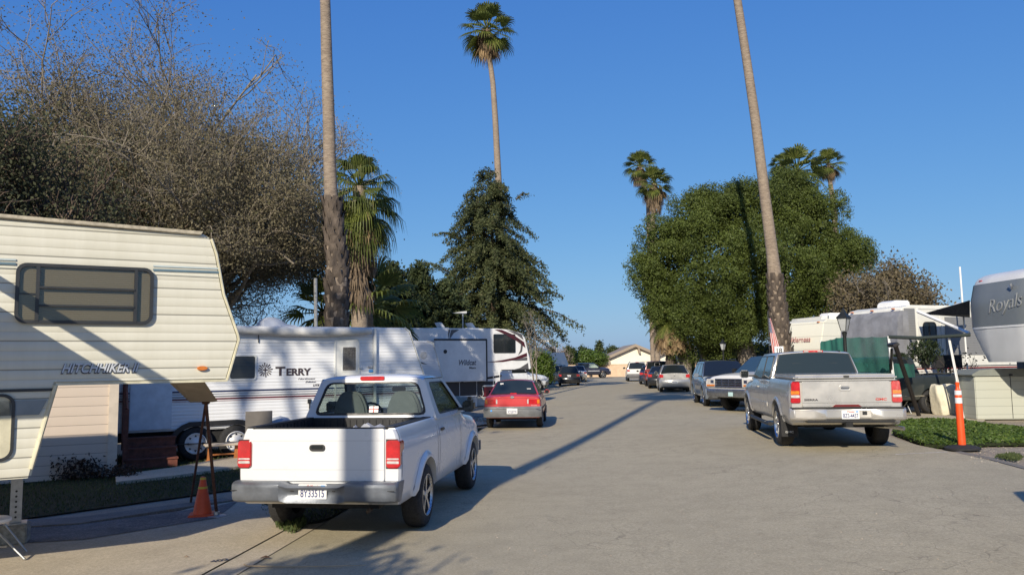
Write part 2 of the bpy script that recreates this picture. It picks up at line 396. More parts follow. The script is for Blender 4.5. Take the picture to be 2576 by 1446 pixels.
# ================= vehicle building kit: local +Y is forward, origin on the ground under the rear axle
def lerp(a, b, t): return a+(b-a)*t
def interp(L, x):
    if x <= L[0][0]: return L[0][1:]
    for a, b in zip(L, L[1:]):
        if x <= b[0]:
            t = (x-a[0])/max(1e-9, b[0]-a[0]); return tuple(lerp(p, q, t) for p, q in zip(a[1:], b[1:]))
    return L[-1][1:]
PROF = [(0, .925), (.10, .975), (.30, .995), (.5, 1.0), (.66, 1.0), (.80, .985), (.92, .96), (1, .925)]
TT = [0, .08, .2, .35, .5, .62, .74, .85, .94, 1]
def plate(mb, outer, inner, f0, f1):
    n = len(outer)
    if inner is None:
        vs = [f0(*p) for p in outer]+[f1(*p) for p in outer]
        return mb.add(vs, [tuple(range(n)), tuple(range(2*n-1, n-1, -1))]+[(i, n+i, n+(i+1) % n, (i+1) % n) for i in range(n)])
    vs = [f(*p) for f in (f0, f1) for L in (outer, inner) for p in L]; fs = []
    for i in range(n):
        j = (i+1) % n
        fs += [(i, j, n+j, n+i), (2*n+j, 2*n+i, 3*n+i, 3*n+j), (i, 2*n+i, 2*n+j, j), (n+j, 3*n+j, 3*n+i, n+i)]
    return mb.add(vs, fs)

class Car:
    def __init__(s, **k):
        s.__dict__.update(dict(r=.32, z0=.24, endr=.16, taper=.10, arch=.06, bed=None, tub=None, flare=0, wheels=None, track=.02, crown=.03, rimstyle='spoke', tw=.21, bulge=0))
        s.__dict__.update(k); s.hw = s.W/2; s.yr = -s.ro; s.yf = s.wb+s.fo
    def hwf(s, y, z=None):
        e = min(y-s.yr, s.yf-y); t = max(0, min(1, e/s.endr)); h = s.hw*(1-s.taper*(1-math.sqrt(max(0, 1-(1-t)**2))))
        e2 = (y-s.wb)/s.fo if y > s.wb else 0
        h *= 1-.07*e2*e2
        if s.bed and s.bulge and y < s.bed[1]+.02:
            h -= s.bulge
            if z is not None:
                b = max(0, 1-((y)/(s.r+.32))**2); h += s.bulge*1.15*min(1, b*2.2)*(1-sstep((z-(s.r*2+.18))/.22))
        return h
    def w(s, y, z):
        zs = interp(s.top, y)[0]; t = (z-s.z0)/(zs-s.z0)
        return s.hwf(y, z)*interp(PROF, max(0, min(1, t)))[0]
    def body(s, m, parent, name='body'):
        ys = set(np.linspace(s.yr, s.yf, 46).tolist()) | {s.yr+.03, s.yr+.08, s.yf-.03, s.yf-.08}
        ra = s.r+s.arch
        for c in (0, s.wb):
            for k in range(0, 17): ys.add(c-ra*math.cos(math.pi*k/16))
            ys |= {c-ra-.001, c+ra+.001}
        br = []
        for reg in (s.bed, s.tub):
            if reg: br += [reg[0], reg[1]]; ys |= {reg[0]-.001, reg[0]+.001, reg[1]-.001, reg[1]+.001}
        for t in s.top: ys.add(t[0])
        ys = sorted(y for y in ys if s.yr-1e-6 <= y <= s.yf+1e-6); rings = []
        for y in ys:
            zs, zc = interp(s.top, y)[:2]; e = min(y-s.yr, s.yf-y)
            zb = s.z0 + (max(0, .12-e)*.5)
            for c in (0, s.wb):
                d = abs(y-c)
                if d < ra: zb = max(zb, s.r + math.sqrt(ra*ra-d*d))
            side = []
            for t in TT:
                z = zb+(zs-zb)*t; side.append((s.w(y, z), z))
            ws = side[-1][0]
            if s.bed and s.bed[0] < y < s.bed[1]:
                fz = s.bed[2]; top = [(ws-.015, zs+.012), (ws-.07, zs+.012), (ws-.085, zs-.01), (ws-.10, fz), (ws*.5, fz), (0, fz)]
            elif s.tub and s.tub[0] < y < s.tub[1]:
                fz = s.tub[2]; top = [(ws-.01, zs+.006), (ws-.03, zs+.008), (ws-.06, zs), (ws-.09, fz), (ws*.5, fz), (0, fz)]
            else:
                top = [(ws*f, zs+(zc-zs)*g) for f, g in ((.965, .22), (.90, .42), (.78, .62), (.55, .84), (.28, .96), (0, 1))]
            H = side+top
            ring = [(x, y, z) for x, z in H]+[(-x, y, z) for x, z in reversed(H[:-1])]
            rings.append(ring)
        mb = MB(); mb.loft(rings, closed=True)
        return mb.build(name, m, parent, smooth=38)
    # ---- cabin
    def gw(s, z):   # half width of the glasshouse at height z
        g = s.gh; t = (z-g['belt'])/(g['roof']-g['belt']); return lerp(g['wb'], g['wt'], t)
    def gsurf(s, x, y, z):
        g = s.gh; wv = s.gw(z); c = s.crown*(1-(x/wv)**2)*(0.25+.75*(z-g['belt'])/(g['roof']-g['belt'])); return z+c
    def cabin(s, m, parent, name='roof'):
        g = s.gh; y0, y1, y2, y3 = g['y']; zb, zr = g['belt'], g['roof']
        st = [(y0, zb+.002), (lerp(y0, y1, .5), lerp(zb, zr, .52)), (lerp(y0, y1, .85), lerp(zb, zr, .88)), (y1, zr-.025), (y1+.10, zr-.004), (lerp(y1, y2, .5), zr), (y2-.10, zr-.008), (y2, zr-.03), (lerp(y2, y3, .15), lerp(zr, zb, .13)), (lerp(y2, y3, .5), lerp(zr, zb, .5)), (y3, zb+.002)]
        rings = []
        for y, z in st:
            H = [(s.gw(zb), zb-.03)]
            for t in (.25, .5, .75): zz = lerp(zb, z, t); H.append((s.gw(zz), zz))
            wv = s.gw(z); H += [(wv+.002, z-.035*(z-zb)/(zr-zb)), (wv-.02, z), (wv-.07, z+.012), (wv*.6, s.gsurf(wv*.6, y, z)), (wv*.3, s.gsurf(wv*.3, y, z)), (0, s.gsurf(0, y, z))]
            rings.append([(x, y, q) for x, q in H]+[(-x, y, q) for x, q in reversed(H[:-1])])
        mb = MB(); mb.loft(rings, closed=True); return mb.build(name, m, parent, smooth=40)
    def side_glass(s, polys, m, parent, name='side_window', r=.05, trim=M_blk):
        for P in polys:
            for sg in (1, -1):
                O = quadr(P, r); mb = MB(); f = lambda d: (lambda y, z: (sg*(s.gw(z)+d), y, z))
                plate(mb, O, None, f(.010), f(-.015)); o = mb.build(name, m, parent)
                cy = sum(p[0] for p in P)/len(P); cz = sum(p[1] for p in P)/len(P)
                O2 = [(cy+(y-cy)*1.0+(.022 if y > cy else -.022), z+(.02 if z > cz else -.02)) for y, z in O]
                mb = MB(); plate(mb, O2, O, f(.013), f(-.01)); mb.build('window_trim', trim, o)
    def end_glass(s, which, m, parent, name, inset=(.05, .07, .06), trim=M_blk, border=.03):
        g = s.gh; y0, y1, y2, y3 = g['y']; zb, zr = g['belt'], g['roof']
        ya, yb, sg = (y0, y1, -1) if which == 'rear' else (y3, y2, 1)
        nrm = Vector((0, sg*(zr-zb), abs(yb-ya))).normalized()
        def grid(a0, a1, ix, off):
            vs = []; nx = 10
            for i in range(5):
                t = lerp(a0, a1, i/4); z = lerp(zb, zr, t); y = lerp(ya, yb, t); wv = s.gw(z)-ix
                for j in range(nx+1):
                    x = lerp(-wv, wv, j/nx); vs.append(Vector((x, y, s.gsurf(x, y, z)))+nrm*off)
            return vs, [(i*(nx+1)+j, i*(nx+1)+j+1, (i+1)*(nx+1)+j+1, (i+1)*(nx+1)+j) for i in range(4) for j in range(nx)]
        mb = MB(); mb.add(*grid(inset[0], 1-inset[1], inset[2], .022)); o = mb.build(name, m, parent, smooth=60)
        mb = MB(); mb.add(*grid(inset[0]-border, 1-inset[1]+border, inset[2]-border, .014)); mb.build('window_seal', trim, o, smooth=60)
        return o
    def wheel(s, x, y, parent, M_r=None, yaw=0):
        sg = 1 if x > 0 else -1; r, tw = s.r, s.tw; M_r = M_r or M_alu
        mb = MB(); h = tw/2
        mb.lathe([(-h, r*.62), (-h-.004, r*.80), (-h+.01, r*.93), (-h+.035, r*.985), (-h*.4, r), (h*.4, r), (h-.035, r*.985), (h-.01, r*.93), (h+.004, r*.80), (h, r*.62), (h*.6, r*.55), (-h*.6, r*.55)], 32, cap=False)
        o = mb.build('wheel', M_rub, parent, smooth=50); o.location = (x, y, r); o.rotation_euler = (0, 0, yaw)
        rr = r*.66; mb = MB(); X = sg*h
        mb.lathe([(X*1.02, rr), (X*1.04, rr*.96), (X*.9, rr*.90), (X*.35, rr*.86)], 28, cap=False)
        n = {'spoke': 5, 'steel': 8, 'five': 5, 'six': 6}.get(s.rimstyle, 5)
        if s.rimstyle == 'steel':
            mb.lathe([(X*.55, rr*.9), (X*.75, rr*.6), (X*.62, rr*.35), (X*.8, rr*.22), (X*.8, 0)], 28, cap=False)
            for k in range(8):
                a = 2*math.pi*k/8
        else:
            for k in range(n):
                a = 2*math.pi*k/n+.3; ww = rr*.17 if n == 5 else rr*.13
                q = [(math.cos(a+da)*ra_, math.sin(a+da)*ra_) for da, ra_ in ((-.5*ww/rr*1.6, rr*.93), (.5*ww/rr*1.6, rr*.93), (2.0*ww/rr, rr*.24), (-2.0*ww/rr, rr*.24))]
                vs = [(X*.92, *q[0]), (X*.92, *q[1]), (X*.86, *q[2]), (X*.86, *q[3]), (X*.6, *q[0]), (X*.6, *q[1]), (X*.5, *q[2]), (X*.5, *q[3])]
                mb.add(vs, [(0, 1, 2, 3), (7, 6, 5, 4), (0, 4, 5, 1), (1, 5, 6, 2), (2, 6, 7, 3), (3, 7, 4, 0)])
            mb.lathe([(X*.5, rr*.27), (X*.9, rr*.25), (X*.95, rr*.12), (X*.95, 0)], 16)
        rim = mb.build('rim', M_r, o, smooth=35)
        mb = MB(); mb.lathe([(X*.33, rr*.88), (X*.36, rr*.6), (X*.30, 0)], 24); mb.build('dark_rim_backing', M_under, o)  # dark backing disc, its colour stands for the shaded depth behind the spokes
        if s.rimstyle == 'steel':
            mb = MB()
            for k in range(8):
                a = 2*math.pi*k/8; mb.lathe([(X*.70, rr*.10), (X*.76, rr*.10)], 10, c=(0, math.cos(a)*rr*.66, math.sin(a)*rr*.66))
            mb.build('hand_hole', M_blk, o)
        return o
    def wheels_all(s, parent, M_r=None, yaw=0):
        x = s.hw-s.tw/2-s.track
        for c in (0, s.wb):
            for sg in (1, -1): s.wheel(sg*x, c, parent, M_r, yaw if c else 0)
        mb = MB(); mb.box(-s.hw+.3, s.hw-.3, s.yr+.2, s.yf-.2, s.z0-.05, s.z0+.22)
        for c in (0, s.wb): mb.tube([(-s.hw+.2, c, s.r), (s.hw-.2, c, s.r)], .06, 8)
        mb.build('chassis', M_under, parent)
    def seam(s, m, parent, ys, z0, z1, name='door_seam'):
        for sg in (1, -1):
            for y in ys:
                mb = MB()
                P = [Vector((sg*(s.w(y, lerp(z0, z1, t/8))+.0015), y, lerp(z0, z1, t/8))) for t in range(9)]
                for a, b in zip(P, P[1:]):
                    mb.add([a-Vector((0, .005, 0)), a+Vector((0, .005, 0)), b+Vector((0, .005, 0)), b-Vector((0, .005, 0))], [(0, 1, 2, 3)])
                mb.build(name, m, parent, clean=False)
    def strip(s, m, parent, y0, y1, za, zb_, name='side_moulding', d=.012, n=20):
        for sg in (1, -1):
            vs = []; 
            for i in range(n+1):
                y = lerp(y0, y1, i/n)
                for z, dd in ((za, .0), (za, d), (zb_, d), (zb_, 0)): vs.append((sg*(s.w(y, z)+dd), y, z))
            mb = MB(); mb.add(vs, [(i*4+j, i*4+(j+1) % 4, i*4+4+(j+1) % 4, i*4+4+j) for i in range(n) for j in range(4)]+[(0, 1, 2, 3), (n*4, n*4+1, n*4+2, n*4+3)]); mb.build(name, m, parent, smooth=30)
    def archlip(s, m, parent, which, wdt=.05, out=.03, name='wheel_arch'):
        for sg in (1, -1):
            ra = s.r+s.arch; vs = []; k = 18
            for i in range(k+1):
                a = math.pi*(i/k)*1.06-.03*math.pi
                for rr, dd in ((ra-.004, -.03), (ra-.004, out), (ra+wdt*.5, out), (ra+wdt, .002)):
                    y = which-rr*math.cos(a); z = s.r+rr*math.sin(a); z = max(z, s.z0+.02); vs.append((sg*(s.w(y, z)+dd), y, z))
            mb = MB(); mb.add(vs, [(i*4+j, i*4+j+1, i*4+5+j, i*4+4+j) for i in range(k) for j in range(3)]); mb.build(name, m, parent, smooth=50)
    def mirror(s, m, parent, y, z, big=.0, arm=True, sides=(1, -1)):
        for sg in sides:
            x = s.hw+.10+big; mb = MB(); mb.box(sg*(x-.09), sg*(x+.07+big), y-.06, y+.05, z-.07-big*.6, z+.07+big*.6)
            o = mb.build('side_mirror', m, parent, bev=.03)
            B('mirror_arm', M_blk, o, (min(sg*(s.hw-.12), sg*(x-.06)), max(sg*(s.hw-.12), sg*(x-.06)), y-.02, y+.03, z-.06, z-.02))
            B('mirror_glass', M_gd, o, (min(sg*(x-.075), sg*(x+.05+big)), max(sg*(x-.075), sg*(x+.05+big)), y-.064, y-.061, z-.055-big*.5, z+.055+big*.5))
    def handle(s, m, parent, ys, z):
        for sg in (1, -1):
            for y in ys:
                x = s.w(y, z); mb = MB(); mb.box(min(sg*(x-.005), sg*(x+.025)), max(sg*(x-.005), sg*(x+.025)), y-.08, y+.08, z-.018, z+.018); mb.build('door_handle', m, parent, bev=.01)
def lic(parent, x, y, z, txt, w=.305, sg=-1, state=None, col=M_ink, tw=.93, frame=True):
    """number plate facing -Y (rear) ; sg=+1 faces +Y"""
    h = w*.5; mb = MB(); mb.prism(rrect(x-w/2, x+w/2, z-h/2, z+h/2, .012), y, y+.004*-sg if sg < 0 else y-.004); o = mb.build('license_plate', M_plate, parent)
    Mx = Mface(x, y-.001, z) if sg < 0 else Matrix.Translation((x, y+.001, z)) @ Matrix.Rotation(math.pi, 4, 'Z') @ Mface(0, 0, 0)
    text('plate_number', txt, h*.70, col, o, Mx @ Matrix.Translation((0, -h*.36, 0)), ext=.001, align='CENTER', fit=w*.84, bold=.0012*w/.3)
    if state: text('plate_heading', state, h*.24, M_inkr, o, Mx @ Matrix.Translation((0, h*.27, 0)), ext=.001, align='CENTER', shear=.3, bold=.0006, fit=w*.42)
    if state: B('month_sticker', M_bluest, o, (x+w*.30, x+w*.44, y-.003, y-.001, z+h*.28, z+h*.42))
    return o

# ================= white compact pickup (nearest vehicle)
P_white = paint('white_paint', (.68, .69, .70), 0, .3, .05)
P_cloth = mat('seat_cloth', (.16, .17, .175), .9)
def dakota():
    t = thing('pickup_truck', 'white regular cab pickup with empty black-lined bed, plate 8Y33515, nearest the camera', 'pickup truck')
    c = Car(W=1.80, wb=2.84, ro=1.07, fo=.84, r=.362, z0=.40, tw=.235, endr=.10, taper=.035, arch=.075, track=-.01, rimstyle='five',
            top=[(-1.07, 1.195, 1.195), (.56, 1.20, 1.20), (.62, 1.21, 1.21), (2.2, 1.20, 1.20), (2.45, 1.13, 1.20), (3.2, 1.05, 1.13), (3.5, .98, 1.05), (3.62, .88, .93), (3.68, .75, .80)],
            bed=(-1.03, .57, .78), tub=(.66, 2.28, .55))
    b = c.body(P_white, t)
    # black bed liner, a lining just inside the bed walls with ribs
    mb = MB(); wi = c.w(0, 1.19)-.105
    mb.box(-wi+.002, wi-.002, -1.02, .56, .782, .80)
    for sg in (1, -1):
        mb.box(min(sg*wi, sg*(wi-.02)), max(sg*wi, sg*(wi-.02)), -1.02, .56, .80, 1.216)
        mb.box(min(sg*(wi-.02), sg*(wi+.08)), max(sg*(wi-.02), sg*(wi+.08)), -1.045, .56, 1.214, 1.224)
        y = -.95
        while y < .5: mb.box(min(sg*(wi-.03), sg*(wi-.02)), max(sg*(wi-.03), sg*(wi-.02)), y, y+.04, .8, 1.2); y += .1
        mb.prism([(-.42, .8), (-.42, .98), (-.3, 1.03), (.3, 1.03), (.42, .98), (.42, .8)], min(sg*(wi-.22), sg*(wi-.021)), max(sg*(wi-.22), sg*(wi-.021)), 'x')
    mb.box(-wi+.002, wi-.002, .54, .56, .8, 1.216)
    x = -wi+.05
    while x < wi-.05: mb.box(x, x+.035, .525, .54, .8, 1.19); x += .085
    mb.build('bed_liner', M_blk, t)
    # tailgate
    mb = MB(); mb.prism(quadr([(-.725, .665), (.725, .665), (.725, 1.205), (-.725, 1.205)], .018), -1.098, -1.035); tg = mb.build('tailgate', P_white, t, bev=.008)
    M_crease = mat('shaded_crease', (.42, .42, .43), .5)  # grey paints the faint shading of the pressed creases
    for z in (1.082, .783): B('press_line', M_crease, tg, (-.72, .72, -1.0985, -1.094, z-.002, z+.002))
    mb = MB(); mb.box(-.722, .722, -1.085, -1.04, 1.206, 1.218); mb.build('cap_rail', M_blk, tg, bev=.004)
    mb = MB(); mb.prism(rrect(-.085, .085, .977, 1.043, .03), -1.112, -1.09); h = mb.build('tailgate_handle', M_blk, tg)
    mb = MB(); mb.prism(rrect(-.062, .062, 1.0, 1.034, .012), -1.118, -1.108); mb.build('handle_flap', M_gd, h)
    # tail lights wrap the corners
    for sg in (1, -1):
        mb = MB(); mb.prism(quadr([(min(sg*.742, sg*.915), .80), (max(sg*.742, sg*.915), .80), (max(sg*.742, sg*.915), 1.10), (min(sg*.742, sg*.915), 1.10)], .04), -1.100, -.94)
        # slightly proud lens, red with two clear bands low down
        o = MB(); xa, xb = (.742, .893) if sg > 0 else (-.893, -.742)
        o.prism(quadr([(xa, .80), (xb, .80), (xb, 1.085), (xa, 1.085)], .035), -1.100, -.93); tl = o.build('tail_light', M_red, t, bev=.02)
        B('reverse_lens', M_clr, tl, (xa+.012, xb-.01, -1.1045, -1.07, .845, .872), (xa+.012, xb-.01, -1.1045, -1.07, .885, .902), bev=.004)
        B('light_bezel', M_blk, tl, (xa-.006, xb-.03, -1.0705, -1.06, .79, 1.095))
    # step bumper with centre dip
    M_bump = mat('painted_bumper', (.17, .185, .21), .4, .45, .25, 5, .05)
    prof = lambda x: (.468 if abs(x) > .36 else .452)
    mb = MB(); st = [-.90, -.885, -.80, -.50, -.36, -.28, .28, .36, .50, .80, .885, .90]; rings = []
    for x in st:
        dip = 1 if abs(x) < .3 else 0; e = 0 if abs(x) < .82 else .03 if abs(x) < .89 else .06
        yb = -1.27+e*1.3+.0*dip; top = .668 - (.03 if dip else 0); yb2 = -1.215 if dip else yb
        rings.append([(x, -1.06+e*2 if abs(x) > .86 else -1.06, top), (x, yb+.05, top+.002), (x, yb+.005, top-.02), (x, yb2, top-.055), (x, yb2+.01, .56), (x, yb2+.005, .53), (x, yb+.02, .485-.02*dip), (x, yb+.07, .462-.015*dip), (x, -1.06, .47)])
    mb.loft(rings); bp = mb.build('rear_bumper', M_bump, t, bev=.006)
    for sg in (0, 1):
        B('step_groove', M_blk, bp, (-.88+sg*1.25, -.37+sg*1.25, -1.262, -1.255, .588, .594))
        B('bumper_socket', M_blk, bp, (-.245+sg*.45, -.205+sg*.45, -1.2225, -1.20, .575, .61), bev=.004)
    lic(bp, 0, -1.2265, .578, '8Y33515', .305, state='California')
    # side panel details
    c.archlip(P_white, t, 0, .07, .04); c.archlip(P_white, t, c.wb, .07, .04)
    c.seam(M_blk, t, [.60, .70, 1.98], .42, 1.19); c.seam(M_blk, t, [-1.02], .7, 1.19, 'panel_seam')
    c.handle(M_blk, t, [.86], 1.05)
    # cab
    zb, zr = 1.215, 1.70
    W = lambda z: lerp(.855, .675, (z-zb)/(zr-zb))
    yr_ = lambda z: lerp(.64, .76, (z-zb)/(zr-zb)); yw = lambda z: lerp(2.42, 1.72, (z-zb)/(zr-zb))
    mb = MB()
    out = [(-W(zb), zb-.02), (W(zb), zb-.02), (W(zr)-.0, zr), (-W(zr)+.0, zr)]
    inn = [(-.745, zb+.025), (.745, zb+.025), (.605, zr-.045), (-.605, zr-.045)]
    O, I = quadr(out, .09), quadr(inn, .09)
    f = lambda d: (lambda x, z: (x, yr_(z)+d, z))
    plate(mb, O, I, f(0), f(.05)); mb.build('cab_rear_panel', P_white, t, smooth=30)
    mb = MB(); I2 = quadr([(-.715, zb+.05), (.715, zb+.05), (.58, zr-.065), (-.58, zr-.065)], .08)
    plate(mb, I, I2, f(-.006), f(.02)); rs = mb.build('rear_window_seal', M_blk, t)
    mb = MB(); plate(mb, I2, None, f(.004), f(.006)); rw = mb.build('rear_window', M_gc, t)
    mb = MB(); x0, z0 = -.015, zb+.06; fl = lambda d: (lambda x, z: (x, yr_(z)-d, z))
    plate(mb, [(x0, z0), (x0+.12, z0), (x0+.12, z0+.075), (x0, z0+.075)], None, fl(.004), fl(.002)); st_ = mb.build('flag_sticker', M_plate, rw)
    mb = MB()
    plate(mb, [(x0, z0+.031), (x0+.12, z0+.031), (x0+.12, z0+.044), (x0, z0+.044)], None, fl(.007), fl(.0045))
    plate(mb, [(x0+.053, z0), (x0+.067, z0), (x0+.067, z0+.075), (x0+.053, z0+.075)], None, fl(.0075), fl(.0047)); mb.build('red_cross', M_inkr, st_)
    # roof shell
    rings = []
    for y, z in ((.752, zr-.02), (.79, zr+.012), (.95, zr+.028), (1.3, zr+.035), (1.58, zr+.022), (1.70, zr+.004), (1.75, zr-.03)):
        wv = .682
        Hh = [(wv+.008, zr-.05), (wv+.004, zr-.015), (wv-.03, z-.012), (wv-.1, z+.0), (.38, z+.016), (0, z+.024)]
        ring = [(x, y, q) for x, q in Hh]+[(-x, y, q) for x, q in reversed(Hh[:-1])]
        ring += [(-x, y, q-.028) for x, q in Hh[1:-1]]+[(x, y, q-.028) for x, q in reversed(Hh[1:])]
        rings.append(ring)
    mb = MB(); mb.loft(rings); rf = mb.build('roof', P_white, t, smooth=40)
    mb = MB(); mb.prism(rrect(-.16, .16, zr-.022, zr+.028, .02), .735, .80); mb.build('brake_light', M_red, rf)
    for sg in (1, -1):
        B('roof_gutter', M_blk, rf, (min(sg*.672, sg*.688), max(sg*.672, sg*.688), .77, 1.72, zr-.012, zr-.004))
    # side frames (door glass surrounds), windscreen frame
    for sg in (1, -1):
        g = lambda d: (lambda y, z: (sg*(W(z)-d), y, z))
        O = quadr([(.645, zb-.03), (2.42, zb-.03), (1.74, zr), (.765, zr)], .05); I = quadr([(.86, zb+.02), (2.18, zb+.02), (1.66, zr-.055), (.90, zr-.055)], .06)
        mb = MB(); plate(mb, O, I, g(-.004), g(.045)); mb.build('door_frame', P_white, t, smooth=30)
        mb = MB(); plate(mb, I, None, g(.006), g(.010)); mb.build('side_window', M_gc, t)
        I3 = quadr([(.88, zb+.035), (2.14, zb+.035), (1.645, zr-.07), (.92, zr-.07)], .06)
        mb = MB(); plate(mb, I, I3, g(-.006), g(.02)); mb.build('window_trim', M_blk, t)
    mb = MB(); f2 = lambda d: (lambda x, z: (x, yw(z)+d, z))
    O = quadr([(-W(zb), zb-.02), (W(zb), zb-.02), (W(zr), zr), (-W(zr), zr)], .05); I = quadr([(-.74, zb+.03), (.74, zb+.03), (.59, zr-.05), (-.59, zr-.05)], .06)
    plate(mb, O, I, f2(0), f2(-.05)); mb.build('windshield_frame', P_white, t, smooth=30)
    mb = MB(); plate(mb, I, None, f2(-.005), f2(-.008)); mb.build('windshield', M_gc, t)
    # interior
    for x in (-.36, .36):
        mb = MB(); mb.prism(quadr([(x-.24, .75), (x+.24, .75), (x+.225, 1.33), (x+.13, 1.53), (x-.13, 1.53), (x-.225, 1.33)], .08, 4), .92, 1.06); sb = mb.build('seat_back', P_cloth, t, bev=.03)
        mb = MB(); mb.box(x-.24, x+.24, 1.0, 1.5, .72, .88); mb.build('seat_cushion', P_cloth, t, bev=.04)
    mb = MB(); mb.box(-.76, .76, 1.85, 2.3, .85, 1.19); mb.build('dashboard', M_blk, t, bev=.05)
    mb = MB(); P = [(-.36+.19*math.cos(a), 1.72+.06*math.sin(a), 1.17+.17*math.sin(a)) for a in [2*math.pi*k/20 for k in range(21)]]
    mb.tube(P, .016, 8, cap=False); mb.build('steering_wheel', M_blk, t, smooth=60)
    mb = MB(); mb.box(-.10, .10, 1.95, 1.97, 1.50, 1.56); mb.build('interior_mirror', M_blk, t, bev=.01)
    c.mirror(M_blk, t, 2.02, 1.28, .015)
    # front end, seen only from the side
    B('front_bumper', M_bump, t, (-.86, .86, 3.62, 3.80, .45, .68), bev=.04)
    B('grille', M_chr, t, (-.45, .45, 3.655, 3.71, .72, .90), bev=.01)
    for sg in (1, -1):
        B('headlight', M_clr, t, (min(sg*.5, sg*.80), max(sg*.5, sg*.80), 3.58, 3.69, .72, .90), bev=.03)
    mb = MB(); mb.tube([(.45, -.6, .33), (.52, -1.0, .34), (.54, -1.02, .36)], .022, 10); mb.tube([(.1, -.75, .42), (.5, -.75, .40)], .05, 8)
    mb.build('exhaust', mat('exhaust_rust', (.12, .09, .07), .7, .5, .4), t, smooth=50)
    c.wheels_all(t, M_alu)
    return t, c
# ================= placing the vehicles
def setp(t, x, y, deg, z=None):
    t.location = (x, y, gz(x) if z is None else z); t.rotation_euler = (0, 0, R(-deg)); return t
dk, dkc = dakota(); setp(dk, -1.92, 9.60, 8, 0)

bg_ = thing('crumpled_tarp', 'crumpled silvery plastic sheet lying in the bed of the white pickup', 'tarp', (-1.72, 9.72, 1.02), R(-8))
mb = MB(); n_ = 14; vs_ = []; random.seed(5)
for i in range(n_):
    for j in range(n_): a_, b_ = i/(n_-1)-.5, j/(n_-1)-.5; vs_.append((a_*.85, b_*.8, .20*max(0, 1-4*(a_*a_+b_*b_)*.9)+.035*math.sin(i*2.3+j*1.1)+.03*random.uniform(-1, 1)-.02))
mb.add(vs_, [(i*n_+j, i*n_+j+1, (i+1)*n_+j+1, (i+1)*n_+j) for i in range(n_-1) for j in range(n_-1)]); mb.build('sheet', mat('plastic_sheet', (.55, .56, .57), .3, 0, .2, 8), bg_, smooth=40, clean=False)
bg_.location.z = .97

